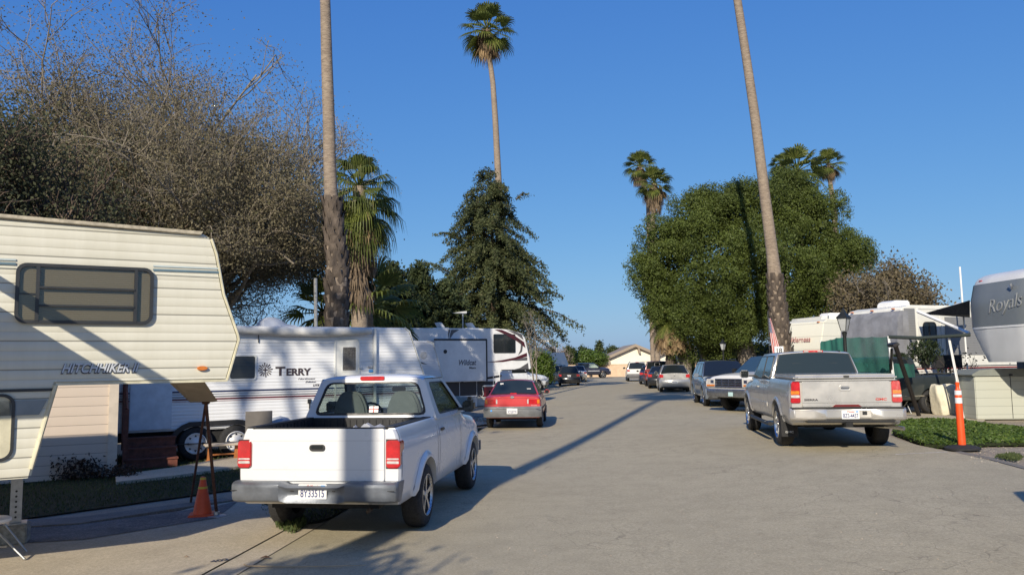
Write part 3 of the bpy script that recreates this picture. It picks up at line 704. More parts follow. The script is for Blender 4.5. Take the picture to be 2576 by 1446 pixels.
# ---- pewter extended cab pickup
P_pewter = paint('pewter_paint', (.64, .615, .57), .66, .30, .02)
def gmc():
    t = thing('pickup_truck', 'pewter extended cab pickup with covered bed and plate BZ3-4437, parked at the right kerb', 'pickup truck')
    c = Car(W=1.98, wb=3.62, ro=1.22, fo=.95, r=.40, z0=.46, tw=.27, endr=.14, taper=.05, arch=.08, track=-.01, rimstyle='six', bulge=.07,
            top=[(-1.22, 1.27, 1.285), (.86, 1.285, 1.30), (.9, 1.25, 1.25), (3.0, 1.22, 1.22), (3.35, 1.17, 1.26), (4.2, 1.10, 1.2), (4.45, 1.04, 1.12), (4.57, .9, .98)],
            gh=dict(belt=1.24, roof=1.80, wb=.895, wt=.73, y=(.93, 1.06, 2.75, 3.40)), crown=.045)
    c.body(P_pewter, t); c.cabin(P_pewter, t)
    # hard bed cover
    mb = MB(); mb.box(-.90, .90, -1.262, .87, 1.262, 1.375); cv = mb.build('bed_cover', P_pewter, t, bev=.045, seg=3)
    mb = MB(); mb.prism(rrect(-.03, .07, 1.318, 1.352, .015), -1.272, -1.255); mb.build('cover_latch', M_blk, cv)
    B('cover_seal', M_blk, cv, (-.905, .905, -1.256, .86, 1.252, 1.262))
    text('cover_badge', 'LEER', .022, M_inkk, cv, Mface(-.86, -1.2635, 1.315))
    c.end_glass('rear', M_gl2, t, 'rear_window', (.04, .10, .055)); c.end_glass('front', M_gd, t, 'windshield')
    c.side_glass([[(2.02, 1.27), (3.12, 1.27), (2.72, 1.73), (2.06, 1.73)], [(1.14, 1.27), (1.93, 1.27), (1.95, 1.73), (1.26, 1.73)]], M_gl2, t)
    mb = MB(); mb.prism(rrect(-.20, .20, 1.797, 1.845, .02), 1.05, 1.13); bl = mb.build('brake_light', M_red, t)
    for sg in (1, -1): B('cargo_lamp', M_clr, bl, (min(sg*.09, sg*.185), max(sg*.09, sg*.185), 1.044, 1.06, 1.806, 1.836), bev=.006)
    B('roof_seam', M_blk, t, (.545, .552, 1.08, 1.5, 1.80, 1.835))
    # tailgate with spoiler lip
    mb = MB(); mb.prism(quadr([(-.765, .80), (.765, .80), (.765, 1.255), (-.765, 1.255)], .03), -1.262, -1.18); tg = mb.build('tailgate', P_pewter, t, bev=.012)
    B('press_line', M_blk, tg, (-.765, .765, -1.264, -1.258, .865, .869)); B('lower_panel', P_pewter, tg, (-.76, .76, -1.27, -1.25, .79, .862), bev=.01)
    mb = MB(); O = rrect(-.115, .095, 1.075, 1.185, .045); I = rrect(-.085, .065, 1.10, 1.16, .028); mb.frame(O, I, -1.275, -1.255); h = mb.build('tailgate_handle', P_pewter, tg, bev=.004)
    B('handle_slot', M_blk, h, (-.085, .065, -1.266, -1.26, 1.122, 1.136)); mb = MB(); mb.prism(I, -1.265, -1.26); mb.build('handle_bowl', M_alu, h)
    text('tailgate_badge', 'GMC', .058, M_inkr, tg, Mface(.50, -1.264, .905), bold=.002, sx=1.5); text('model_badge', 'SIERRA', .05, M_inkk, tg, Mface(-.73, -1.264, .905), bold=.002, sx=1.55)
    for sg in (1, -1):
        xa, xb = (.79, .965) if sg > 0 else (-.965, -.79)
        mb = MB(); mb.prism(quadr([(xa, .865), (xb, .865), (xb+(-.03 if sg > 0 else 0), 1.25), (xa+(0 if sg > 0 else .03), 1.25)], .03), -1.25, -1.08); tl = mb.build('tail_light', M_red, t, bev=.012)
        B('amber_lens', M_amb, tl, (xa+.01, xb-.014, -1.256, -1.10, 1.02, 1.09), bev=.006); B('reverse_lens', M_clr, tl, (xa+.01, xb-.012, -1.256, -1.10, .955, 1.012), bev=.006)
    # bumper
    mb = MB(); rings = []
    for x in (-1.0, -.985, -.93, -.6, -.42, -.36, .36, .42, .6, .93, .985, 1.0):
        e = max(0, abs(x)-.9)*.9; yb = -1.40+e+(.035 if abs(x) < .38 else 0)
        rings.append([(x, -1.15, .775), (x, yb+.03, .772), (x, yb, .745), (x, yb, .60), (x, yb+.05, .555-.0*e), (x, -1.15, .54)])
    mb.loft(rings); bp = mb.build('rear_bumper', P_pewter, t, bev=.012)
    B('step_pad', M_blk, bp, (-.97, .97, -1.385, -1.2, .776, .790)); B('lower_valance', M_blk, bp, (-.72, .80, -1.36, -1.2, .515, .575), bev=.02)
    mb = MB(); mb.prism([(-.26, .795), (-.20, .835), (.20, .835), (.26, .795)], -1.278, -1.262); mb.build('reflector_panel', mat('dark_red', (.16, .02, .02), .3), tg)
    lic(bp, .03, -1.372, .66, 'BZ3-4437', .305, state='Texas')
    B('hitch_socket', M_blk, bp, (.235, .315, -1.372, -1.36, .655, .72), bev=.004)
    mb = MB(); mb.lathe([(-1.372, .035), (-1.36, .035)], 14, 'y', (.48, 0, .68)); mb.build('round_socket', M_blk, bp)
    mb = MB(); mb.box(-.06, .06, -1.40, -1.1, .44, .53); mb.build('tow_receiver', M_under, t, bev=.01)
    mb = MB(); mb.tube([(.55, -.6, .42), (.85, -1.05, .41), (.97, -1.22, .40)], .036, 12); mb.build('exhaust', M_chr, t, smooth=50)
    for sg in (-1,):
        mb = MB(); x = sg*.86; mb.prism([(x-.15, .20), (x+.15, .20), (x+.16, .60), (x-.16, .60)], -.50, -.485); mf = mb.build('mud_flap', M_rub, t)
        text('flap_badge', 'GMC', .05, M_plate, mf, Mface(x-.08, -.503, .27), sx=1.4)
    for sg in (1, -1):
        mb = MB(); mb.tube([(sg*1.0, .62, .36), (sg*1.02, 1.0, .36), (sg*1.02, 2.7, .37), (sg*.98, 3.05, .37)], .055, 10, flat=.7); mb.build('side_step', M_blk, t, smooth=50)
    c.strip(P_pewter, t, 1.0, 3.1, .70, .78); c.seam(M_blk, t, [.89, 1.95, 3.12], .5, 1.2)
    c.archlip(P_pewter, t, 0, .06, .03); c.archlip(P_pewter, t, c.wb, .06, .03)
    c.handle(P_pewter, t, [2.15], 1.08); c.mirror(M_chr, t, 3.0, 1.34, .035); c.wheels_all(t, M_chr)
    for x in (-.35, .35): B('headrest', M_blk, t, (x-.12, x+.12, .98, 1.02, 1.45, 1.6), bev=.03)
    return t
gm = gmc(); setp(gm, 6.16, 15.75, 7.6)

# ---- generic fillings shared by the smaller vehicles
def rear_kit(c, t, m, tl, bump_z, bump_m=None, tailz=None, plate=None, pz=.75, by=.07, name='tail_light'):
    """tl: list of (x0,x1,z0,z1,mat) for the right-hand side, mirrored"""
    for sg in (1, -1):
        par = None
        for (x0, x1, z0, z1, mt) in tl:
            a, b = (x0, x1) if sg > 0 else (-x1, -x0)
            mb = MB(); d = .008 if par else 0
            mb.box(a, b, c.yr-.012-d, c.yr+.13+(.0 if par else .0), z0, z1); o = mb.build(name if par is None else 'lens', mt, par or t, bev=min(.02, (z1-z0)*.3, (x1-x0)*.3))
            par = par or o
    z0, z1 = bump_z; mb = MB(); rings = []
    h = c.hw
    for x in [-h-.005, -h*.985, -h*.93, -h*.8, 0, h*.8, h*.93, h*.985, h+.005]:
        e = max(0, abs(x)/h-.8)*.75; yb = c.yr-by+e*.9*h
        rings.append([(x, c.yr+.22, z1), (x, yb+.03, z1), (x, yb, z1-.04), (x, yb+.005, lerp(z0, z1, .35)), (x, yb+.05, z0), (x, c.yr+.22, z0)])
    mb.loft(rings); bp = mb.build('rear_bumper', bump_m or m, t, smooth=40)
    if plate: lic(t, 0, c.yr-.016 if pz > z1 else c.yr-by-.008, pz, plate)
    return bp
def front_kit(c, t, m, hl, bump_z, bump_m=None, by=.08, grille=None):
    for sg in (1, -1):
        par = None
        for (x0, x1, z0, z1, mt) in hl:
            a, b = (x0, x1) if sg > 0 else (-x1, -x0); mb = MB(); d = .008 if par else 0
            mb.box(a, b, c.yf-.18, c.yf+.012+d, z0, z1); o = mb.build('headlight' if par is None else 'lens', mt, par or t, bev=min(.02, (z1-z0)*.3)); par = par or o
    z0, z1 = bump_z; mb = MB(); rings = []; h = c.hw
    for x in [-h, -h*.97, -h*.85, -h*.5, 0, h*.5, h*.85, h*.97, h]:
        e = (abs(x)/h)**4*.12; yb = c.yf+by-e
        rings.append([(x, c.yf-.3, z1), (x, yb-.03, z1), (x, yb, z1-.04), (x, yb-.005, lerp(z0, z1, .35)), (x, yb-.05, z0), (x, c.yf-.3, z0)])
    mb.loft(rings); bp = mb.build('front_bumper', bump_m or m, t, smooth=40)
    if grille:
        x0, z0, z1, rows, cols, fm = grille
        g = B('grille', M_blk, t, (-x0, x0, c.yf-.1, c.yf+.010, z0, z1))
        O = rrect(-x0-.02, x0+.02, z0-.02, z1+.02, .02); I = rrect(-x0+.015, x0-.015, z0+.015, z1-.015, .01)
        mb = MB(); mb.frame(O, I, c.yf-.02, c.yf+.03)
        for i in range(1, rows): z = lerp(z0, z1, i/rows); mb.box(-x0, x0, c.yf, c.yf+.02, z-.013, z+.013)
        for i in range(1, cols): x = lerp(-x0, x0, i/cols); mb.box(x-.012, x+.012, c.yf, c.yf+.021, z0, z1)
        mb.build('grille_frame', fm, g)
    return bp

# ---- red compact sedan
def corolla():
    P = paint('red_paint', (.55, .045, .05), .1, .33, .03); Pg = mat('grey_bumper', (.16, .165, .17), .5, 0, .25, 4)
    t = thing('sedan', 'faded red compact sedan with grey bumper seen from behind, parked at the left kerb', 'car')
    c = Car(W=1.67, wb=2.46, ro=.92, fo=.85, r=.29, z0=.33, tw=.18, endr=.22, taper=.05, rimstyle='five', track=.0,
            top=[(-.92, .90, .955), (-.80, .945, 1.0), (-.35, .955, 1.015), (.0, .95, 1.0), (1.9, .92, .95), (2.3, .88, .96), (3.1, .78, .86), (3.25, .7, .76), (3.31, .6, .64)],
            gh=dict(belt=.95, roof=1.365, wb=.755, wt=.56, y=(-.38, .22, 1.15, 2.0)), crown=.05)
    c.body(P, t); c.cabin(P, t)
    rw = c.end_glass('rear', M_gl2, t, 'rear_window', (.10, .09, .075)); c.end_glass('front', M_gd, t, 'windshield')
    B('window_sticker', M_plate, rw, (-.43, -.33, .02, .04, 1.25, 1.32)); B('window_sticker', M_plate, rw, (.38, .50, -.17, -.155, 1.125, 1.155))
    c.side_glass([[(-.02, .985), (.75, .985), (.78, 1.31), (.30, 1.31)], [(.83, .985), (1.72, .985), (1.22, 1.31), (.86, 1.31)]], M_gd, t)
    bp = rear_kit(c, t, P, [(.43, .80, .715, .885, M_red), (.70, .795, .725, .875, M_amb), (.43, .49, .725, .875, M_clr)], (.36, .665), Pg, plate='3CGE770', pz=.535, by=.12)
    B('boot_line', M_blk, t, (-.66, .66, c.yr-.004, c.yr+.01, .893, .899)); B('number_panel', P, t, (-.42, .42, c.yr-.012, c.yr+.02, .70, .885), bev=.006)
    mb = MB(); mb.lathe([(c.yr-.02, .001), (c.yr-.02, .045), (c.yr+.005, .05)], 18, 'y', (0, 0, .93), sc=(1.3, .8)); mb.build('boot_emblem', M_chr, t)
    text('maker_badge', 'TOYOTA', .03, M_plate, t, Mface(.55, c.yr-.006, .678), sx=1.3)
    mb = MB(); mb.lathe([(c.yr-.131, .03), (c.yr-.12, .03)], 16, 'y', (-.60, 0, .555)); mb.build('round_sticker', M_bluest, bp)
    mb = MB(); mb.prism([(-.11, 0.99), (-.09, 1.035), (.09, 1.035), (.11, .99)], -.43, -.36); mb.build('brake_light', M_red, t)
    B('bumper_strip', M_blk, bp, (-.80, .80, c.yr-.126, c.yr-.11, .598, .606))
    front_kit(c, t, P, [(.45, .8, .55, .68, M_clr)], (.25, .5), Pg)
    c.strip(M_blk, t, -.3, 2.1, .55, .60); c.seam(M_blk, t, [.79, 1.78], .3, .94); c.mirror(P, t, 1.72, 1.0, -.01); c.wheels_all(t, M_galv); c.handle(M_blk, t, [.2, 1.05], .86)
    return t
setp(corolla(), .03, 24.15, 4.5)

# ---- white full-size pickup facing the camera
def f150():
    P = paint('warm_white_paint', (.72, .70, .64), 0, .35, .05)
    t = thing('pickup_truck', 'white pickup facing the street with chrome grille and amber indicators, nose beside the pewter pickup', 'pickup truck')
    c = Car(W=2.0, wb=3.5, ro=1.2, fo=.95, r=.38, z0=.48, tw=.25, endr=.10, taper=.03, arch=.08, rimstyle='five',
            top=[(-1.2, 1.28, 1.30), (1.0, 1.28, 1.3), (3.0, 1.22, 1.25), (3.3, 1.18, 1.30), (4.0, 1.15, 1.26), (4.35, 1.11, 1.2), (4.45, 1.05, 1.10)],
            gh=dict(belt=1.22, roof=1.80, wb=.90, wt=.74, y=(1.05, 1.15, 2.5, 3.28)), bed=(-1.15, .95, .8), crown=.04)
    c.body(P, t); c.cabin(P, t); c.end_glass('front', glass_dark('blue_windshield', (.03, .06, .09)), t, 'windshield'); c.end_glass('rear', M_gd, t, 'rear_window')
    c.side_glass([[(1.3, 1.26), (2.95, 1.26), (2.5, 1.73), (1.35, 1.73)]], M_gd, t)
    front_kit(c, t, P, [(.60, .985, .84, 1.08, M_clr), (.60, .985, .83, .915, M_amb), (.625, .80, .925, 1.06, M_chr), (.83, .97, .925, 1.06, M_clr)], (.50, .76), mat('steel_bumper', (.30, .31, .33), .3, .8, .2), .12, grille=(.56, .84, 1.07, 3, 4, M_chr))
    B('grille_surround', M_galv, t, (-.99, .99, c.yf-.1, c.yf+.004, .775, .825))
    mb = MB(); mb.prism(rrect(-.28, -.08, .53, .66, .01), c.yf+.135, c.yf+.13); mb.build('license_plate', mat('plate_blue', (.45, .62, .62), .4), t)
    c.mirror(M_blk, t, 2.95, 1.32, .02); c.seam(M_blk, t, [1.1, 2.95], .5, 1.2); c.wheels_all(t, M_alu); c.archlip(P, t, 0); c.archlip(P, t, c.wb); return t
t = f150(); A = 238; hx = 7.0; hy = 26.1
setp(t, hx-math.sin(R(A))*4.45, hy-math.cos(R(A))*4.45, A)

# ---- slate blue crossover facing the camera
def suv_front():
    P = paint('slate_paint', (.20, .235, .28), .5, .3, .04)
    t = thing('suv', 'slate blue crossover facing the camera with roof rails, partly behind the white pickup nose', 'car')
    c = Car(W=1.86, wb=2.85, ro=.95, fo=.95, r=.36, z0=.33, tw=.22, endr=.3, taper=.10, arch=.06, rimstyle='six',
            top=[(-.95, 1.0, 1.05), (0, 1.10, 1.12), (2.0, 1.06, 1.08), (2.6, 1.02, 1.13), (3.3, .98, 1.08), (3.6, .93, 1.02), (3.8, .82, .9)],
            gh=dict(belt=1.08, roof=1.66, wb=.86, wt=.66, y=(-.85, -.55, 1.55, 2.55)), crown=.05)
    c.body(P, t); c.cabin(P, t); c.end_glass('front', M_gd, t, 'windshield', (.05, .08, .05)); c.end_glass('rear', M_gd, t, 'rear_window')
    c.side_glass([[(1.1, 1.12), (2.2, 1.12), (1.55, 1.58), (1.12, 1.58)], [(.15, 1.12), (1.02, 1.12), (1.04, 1.58), (.2, 1.58)], [(-.7, 1.14), (.05, 1.12), (.1, 1.56), (-.45, 1.54)]], M_gl2, t)
    front_kit(c, t, P, [(.60, .90, .74, .97, M_clr)], (.30, .68), P, .07, grille=(.45, .68, .88, 3, 1, M_chr)); B('lower_valance', M_blk, t, (-.85, .85, c.yf-.2, c.yf+.03, .27, .40), bev=.03)
    for sg in (1, -1):
        mb = MB(); mb.tube([(sg*.60, -.4, 1.66), (sg*.61, -.3, 1.73), (sg*.61, 1.2, 1.74), (sg*.60, 1.35, 1.67)], .02, 8); mb.build('roof_rail', M_blk, t, smooth=60)
    c.mirror(P, t, 2.15, 1.14, .02); c.seam(M_blk, t, [1.07, 2.2], .4, 1.06); c.archlip(P, t, 0, .09); c.archlip(P, t, c.wb, .09); c.handle(M_chr, t, [.3, 1.35], .98); c.wheels_all(t, M_chr)
    rear_kit(c, t, P, [(.65, .86, .8, 1.0, M_red)], (.35, .65)); return t, c
t, c = suv_front(); A = 186; setp(t, 8.02-math.sin(R(A))*2.85, 30.1-math.cos(R(A))*2.85, A)

# ---- silver hatchback
def hatch():
    P = paint('silver_paint', (.42, .41, .39), .5, .32, .04)
    t = thing('hatchback', 'silver hatchback seen from behind, nearest in the row on the right beyond the crossover', 'car')
    c = Car(W=1.70, wb=2.6, ro=.72, fo=.88, r=.31, z0=.24, tw=.19, endr=.28, taper=.10, rimstyle='steel',
            top=[(-.72, 1.0, 1.06), (-.5, 1.03, 1.09), (.3, 1.02, 1.04), (2.0, .96, 1.0), (2.5, .90, 1.0), (3.2, .8, .88), (3.48, .62, .68)],
            gh=dict(belt=1.03, roof=1.51, wb=.80, wt=.58, y=(-.62, -.30, 1.3, 2.45)), crown=.05)
    c.body(P, t); c.cabin(P, t); c.end_glass('rear', M_gd, t, 'rear_window', (.03, .12, .07)); c.end_glass('front', M_gd, t, 'windshield')
    c.side_glass([[(.95, 1.07), (2.0, 1.05), (1.3, 1.44), (.98, 1.44)], [(.0, 1.07), (.87, 1.07), (.9, 1.44), (.15, 1.44)]], M_gd, t)
    rear_kit(c, t, P, [(.60, .83, .80, 1.0, M_red)], (.28, .70), P, plate='6KXL402', pz=.58, by=.08)
    B('lower_bumper', M_blk, t, (-.75, .75, c.yr-.07, c.yr+.1, .24, .33), bev=.02)
    mb = MB(); mb.lathe([(c.yr-.02, .001), (c.yr-.02, .05), (c.yr, .055)], 16, 'y', (0, 0, .93)); mb.build('emblem', M_chr, t)
    c.seam(M_blk, t, [.91, 2.0], .3, .98); c.mirror(P, t, 1.95, 1.08, -.01); c.handle(P, t, [.2, 1.2], .92); front_kit(c, t, P, [(.5, .8, .6, .75, M_clr)], (.25, .55)); c.wheels_all(t, M_galv)
    mb = MB(); mb.tube([(0, .1, 1.54), (0, -.1, 1.72)], .006, 6); mb.build('aerial', M_blk, t)
    return t, c
t, c = hatch(); setp(t, 9.12, 45.6, 8)

def sedan(name_c, label, kindplate='5TRM118', H=1.42, W=1.74, group=None, hatchy=False):
    P = name_c; t = thing('sedan', label, 'car', group=group)
    c = Car(W=W, wb=2.65, ro=1.0, fo=.88, r=.31, z0=.23, tw=.2, endr=.25, taper=.08, rimstyle='five',
            top=[(-1.0, .95, 1.0), (-.8, 1.0, 1.05), (-.2, .98, 1.04), (1.9, .93, .96), (2.5, .88, .97), (3.2, .78, .86), (3.53, .62, .68)],
            gh=dict(belt=.98, roof=H-.02, wb=.78, wt=.58, y=(-.45 if not hatchy else -.85, .25 if not hatchy else -.45, 1.2, 2.2)), crown=.04)
    c.body(P, t); c.cabin(P, t); c.end_glass('rear', M_gd, t, 'rear_window', (.08, .08, .07)); c.end_glass('front', M_gd, t, 'windshield')
    c.side_glass([[(.95, 1.02), (1.9, 1.01), (1.3, H-.08), (.98, H-.08)], [(.05, 1.02), (.87, 1.02), (.9, H-.08), (.35, H-.08)]], M_gd, t)
    rear_kit(c, t, P, [(.58, .84, .74, .93, M_red)], (.28, .66), P, plate=kindplate, pz=.80); front_kit(c, t, P, [(.5, .82, .58, .72, M_clr)], (.25, .55))
    c.seam(M_blk, t, [.91, 1.95], .3, .93); c.mirror(P, t, 1.85, 1.02, 0); c.wheels_all(t, M_alu); c.handle(P, t, [.2, 1.1], .86)
    return t
P_black = paint('black_paint', (.012, .014, .018), .1, .22, .012)
P_dblue = paint('dark_blue_paint', (.02, .028, .05), .2, .22, .012)
t = sedan(P_black, 'black sedan with red tail lights directly behind the silver hatchback', '4FJD261'); setp(t, 9.65, 52.4, 9)
t = sedan(P_dblue, 'dark blue car between the red pickup and the white crossover', '5LRB730', H=1.45); setp(t, 10.8, 63.2, 8)
t = sedan(P_black, 'black hatchback parked on the left side of the street, facing away', '6HTC915', H=1.56, W=1.72, hatchy=True); setp(t, 4.47, 64.4, 3.5)
# red pickup with rear window grille bar
def redtruck():
    P = paint('dark_red_paint', (.17, .012, .015), .2, .28, .02)
    t = thing('pickup_truck', 'dark red pickup with sliding rear window, in the row of cars on the right', 'pickup truck')
    c = Car(W=1.9, wb=3.2, ro=1.1, fo=.9, r=.36, z0=.42, endr=.1, taper=.04, arch=.07, rimstyle='five', bed=(-1.05, .75, .8), tw=.23,
            top=[(-1.1, 1.2, 1.22), (.8, 1.2, 1.2), (3.0, 1.15, 1.2), (3.9, 1.05, 1.12), (4.1, .9, .95)], gh=dict(belt=1.18, roof=1.76, wb=.86, wt=.70, y=(.80, .95, 2.3, 3.0)), crown=.04)
    c.body(P, t); c.cabin(P, t); rw = c.end_glass('rear', M_gd, t, 'rear_window', (.08, .1, .06)); c.end_glass('front', M_gd, t, 'windshield')
    O = rrect(-.19, .19, 1.26, 1.68, .02); I = rrect(-.165, .165, 1.285, 1.655, .02); mb = MB(); mb.frame(O, I, .80, .87); mb.build('slider_frame', M_alu, rw)
    c.side_glass([[(1.05, 1.22), (2.75, 1.22), (2.3, 1.69), (1.1, 1.69)]], M_gd, t)
    rear_kit(c, t, P, [(.76, .94, .82, 1.12, M_red)], (.48, .68), M_chr); B('tailgate', P, t, (-.74, .74, c.yr-.02, c.yr+.03, .70, 1.21), bev=.01)
    front_kit(c, t, P, [(.5, .85, .75, .92, M_clr)], (.45, .68)); c.mirror(M_blk, t, 2.8, 1.25); c.wheels_all(t, M_alu); return t
setp(redtruck(), 10.35, 57.4, 8)
# white crossover
def wsuv(P, label, group=None):
    t = thing('suv', label, 'car', group=group)
    c = Car(W=1.95, wb=2.95, ro=1.0, fo=.95, r=.38, z0=.36, tw=.23, endr=.3, taper=.10, arch=.06, rimstyle='six',
            top=[(-1.0, 1.08, 1.12), (0, 1.12, 1.14), (2.2, 1.08, 1.1), (2.8, 1.02, 1.15), (3.6, .95, 1.05), (3.9, .8, .88)],
            gh=dict(belt=1.10, roof=1.74, wb=.89, wt=.70, y=(-.92, -.70, 1.7, 2.7)), crown=.04)
    c.body(P, t); c.cabin(P, t); c.end_glass('rear', M_gd, t, 'rear_window', (.06, .12, .08)); c.end_glass('front', M_gd, t, 'windshield')
    c.side_glass([[(1.2, 1.15), (2.3, 1.15), (1.65, 1.66), (1.22, 1.66)], [(.15, 1.15), (1.1, 1.15), (1.12, 1.66), (.2, 1.66)], [(-.75, 1.17), (.05, 1.15), (.1, 1.65), (-.5, 1.63)]], M_gd, t)
    rear_kit(c, t, P, [(.68, .92, .90, 1.08, M_red)], (.34, .70), mat('grey_cladding', (.12, .12, .13), .6), plate='6PVN552', pz=.95)
    B('brake_light', M_red, t, (-.16, .16, -.86, -.74, 1.735, 1.765), bev=.01)
    front_kit(c, t, P, [(.55, .88, .75, .95, M_clr)], (.35, .68)); c.mirror(M_blk, t, 2.25, 1.22, .03); c.seam(M_blk, t, [1.15, 2.35], .4, 1.08); c.wheels_all(t, M_chr)
    for sg in (1, -1):
        mb = MB(); mb.tube([(sg*.62, -.5, 1.73), (sg*.63, -.4, 1.79), (sg*.63, 1.3, 1.80), (sg*.62, 1.45, 1.74)], .02, 8); mb.build('roof_rail', M_blk, t, smooth=60)
    return t
setp(wsuv(paint('cream_white_paint', (.74, .73, .69), 0, .3, .03), 'white crossover, farthest of the row of cars on the right, before the tan wall'), 11.5, 74.5, 6)
# white sedan hidden behind the black hatchback
t = sedan(paint('white_paint_far', (.7, .7, .7), 0, .3, .03), 'white sedan mostly hidden beyond the black hatchback', '3XSK044', H=1.5); setp(t, 6.15, 76.5, 5)
# dark crew cab pickup seen side on
def sidetruck():
    P = paint('navy_paint', (.022, .024, .045), .3, .25, .02); Ps = paint('silver_band', (.55, .56, .58), .5, .3, .02)
    t = thing('pickup_truck', 'dark navy crew cab pickup with silver stripe, side on before the tan wall', 'pickup truck')
    c = Car(W=1.9, wb=3.3, ro=1.1, fo=.9, r=.37, z0=.42, endr=.12, taper=.05, arch=.07, rimstyle='five', bed=(-1.05, .25, .8), tw=.23,
            top=[(-1.1, 1.2, 1.22), (.3, 1.2, 1.2), (2.9, 1.18, 1.22), (3.1, 1.15, 1.25), (3.9, 1.1, 1.18), (4.2, .92, .98)], gh=dict(belt=1.18, roof=1.78, wb=.86, wt=.68, y=(.30, .42, 2.3, 3.05)), crown=.04)
    c.body(P, t); c.cabin(P, t); c.end_glass('rear', M_gd, t, 'rear_window'); c.end_glass('front', M_gd, t, 'windshield')
    c.side_glass([[(1.65, 1.22), (2.80, 1.22), (2.28, 1.70), (1.68, 1.70)]], glass_dark('green_glass', (.30, .36, .30), .1), t); c.side_glass([[(.50, 1.22), (1.52, 1.22), (1.54, 1.70), (.56, 1.70)]], M_gd, t)
    c.strip(Ps, t, .45, 2.85, .80, .90, 'side_stripe'); rear_kit(c, t, P, [(.78, .94, .82, 1.12, M_red)], (.45, .66), M_chr)
    front_kit(c, t, P, [(.55, .9, .8, .98, M_clr)], (.42, .70), P, grille=(.5, .8, .98, 3, 1, M_chr)); c.seam(M_blk, t, [.35, 1.6, 2.9], .5, 1.15); c.mirror(P, t, 2.75, 1.28); c.handle(P, t, [.7, 1.85], 1.05); c.wheels_all(t, M_chr); return t
setp(sidetruck(), 7.2, 94.5, 88)
# tan SUV, nose to the right
def tansuv():
    P = paint('tan_paint', (.33, .30, .24), .4, .3, .04)
    t = wsuv(P, 'tan silver utility vehicle pulled in beside the ivy bush on the left'); return t
setp(tansuv(), 2.8, 72.3, 66)
# white van nose
def van():
    P = paint('van_paint', (.68, .71, .74), 0, .35, .04)
    t = thing('van', 'white cargo van with its hood under the black and white fifth wheel overhang', 'van')
    c = Car(W=2.0, wb=3.5, ro=1.3, fo=.95, r=.38, z0=.42, tw=.24, endr=.22, taper=.08, arch=.08, rimstyle='steel',
            top=[(-1.3, 1.3, 1.33), (2.3, 1.28, 1.3), (2.9, 1.20, 1.34), (3.6, 1.12, 1.26), (4.2, 1.02, 1.15), (4.45, .9, 1.0)], gh=dict(belt=1.28, roof=2.05, wb=.93, wt=.82, y=(-1.25, -1.1, 2.1, 2.95)), crown=.05)
    c.body(P, t); c.cabin(P, t); c.end_glass('front', M_gd, t, 'windshield'); c.end_glass('rear', M_gd, t, 'rear_window'); c.side_glass([[(1.5, 1.33), (2.65, 1.33), (2.1, 1.95), (1.55, 1.95)]], M_gd, t)
    front_kit(c, t, P, [(.6, .93, .78, .98, M_clr)], (.42, .66), M_chr, grille=(.55, .78, .98, 3, 4, M_chr)); c.wheels_all(t, M_galv); c.mirror(M_blk, t, 2.6, 1.45, .03); c.seam(M_blk, t, [1.4, 2.7], .5, 1.25); return t
setp(van(), -1.84, 55.9, 62)
# parked van just outside the frame on the right, the corner of its shadow reaches into the picture
v0 = [o for o in COL.objects if o.name == 'van'][0]; v2 = copy_tree(v0); v2['label'] = 'cargo van parked just outside the right picture edge, its shadow reaching in'; setp(v2, 5.68, 4.85, 182)
# ================= trailers and motorhomes; each has a frame: X along its side, Y into the body, Z up
PHI = 30
def rv(name, label, cat, fr, group=None):
    t = thing(name, label, cat, fr.o, fr.a, group); return t
def body_prism(fr, t, pts, wdt, m, name='body', bev=.03, y0=0.0):
    mb = MB(); mb.prism(pts, y0, y0+wdt); return mb.build(name, m, t, bev=bev)
def on(name, pts, m, t, off=.006, thick=.006, bev=0):
    """flat panel or decal lying on the side that faces us"""
    mb = MB(); mb.prism(pts, -off-thick, -off); return mb.build(name, m, t, bev=bev)
def ringp(name, outer, inner, m, t, off=0, thick=.02):
    mb = MB(); mb.frame(outer, inner, -off-thick, -off); return mb.build(name, m, t)
def stripe(name, fr, L, hgt, m, t, off=.006):
    """long stripe between two measured points at its two ends"""
    (xa, za), (xb, zb) = fr.pl(*L[0]), fr.pl(*L[1]); return on(name, [(xa, za-hgt/2), (xb, zb-hgt/2), (xb, zb+hgt/2), (xa, za+hgt/2)], m, t, off, .003)
def edge_trim(name, pts, m, t, w=.03, y=-.012, r=.018):
    mb = MB(); mb.tube([(x, y+.01, z) for x, z in pts], r, 6); return mb.build(name, m, t, smooth=60)
M_frame = mat('black_window_frame', (.028, .03, .032), .45)
M_trimw = mat('white_trim', (.70, .70, .66), .45, 0, .12, 5)

# ---------- cream fifth wheel, front left
S_cream = siding('cream_siding', (.70, .68, .575), .255, 3, .7, .42, .45, (.38, .35, .24), .9, z0=.13)
F1 = Fr((-2.74, 8.0, 0), PHI)
t = rv('fifth_wheel_trailer', 'cream fifth wheel trailer with corrugated siding and black framed window, parked nose out', 'trailer', F1)
x0 = -9.0
top = [F1.pl(0, 545), F1.pl(480, 585)]; sl_ = (top[1][1]-top[0][1])/(top[1][0]-top[0][0])
nose = F1.pts([(513, 589), (532, 601), (545, 640), (563, 740), (599, 843), (601, 855), (585, 910), (571, 957)])
zb = 1.735
low = F1.pts([(140, 968), (77, 1194)])
low = [(low[0][0], zb), (low[1][0], .92)]
pts = [(x0, .90)]+[(low[1][0], .92)]+[(low[0][0], zb)]+[(nose[-1][0], zb)]+nose[::-1][1:]+[top[1], (x0, top[1][1]+(x0-top[1][0])*sl_*.55)]
bd = body_prism(F1, t, pts, 2.4, S_cream, bev=.02)
Tan = mat('tan_plywood', (.42, .35, .25), .7); M_crt = mat('cream_trim', (.62, .58, .42), .5, 0, .2, 8)
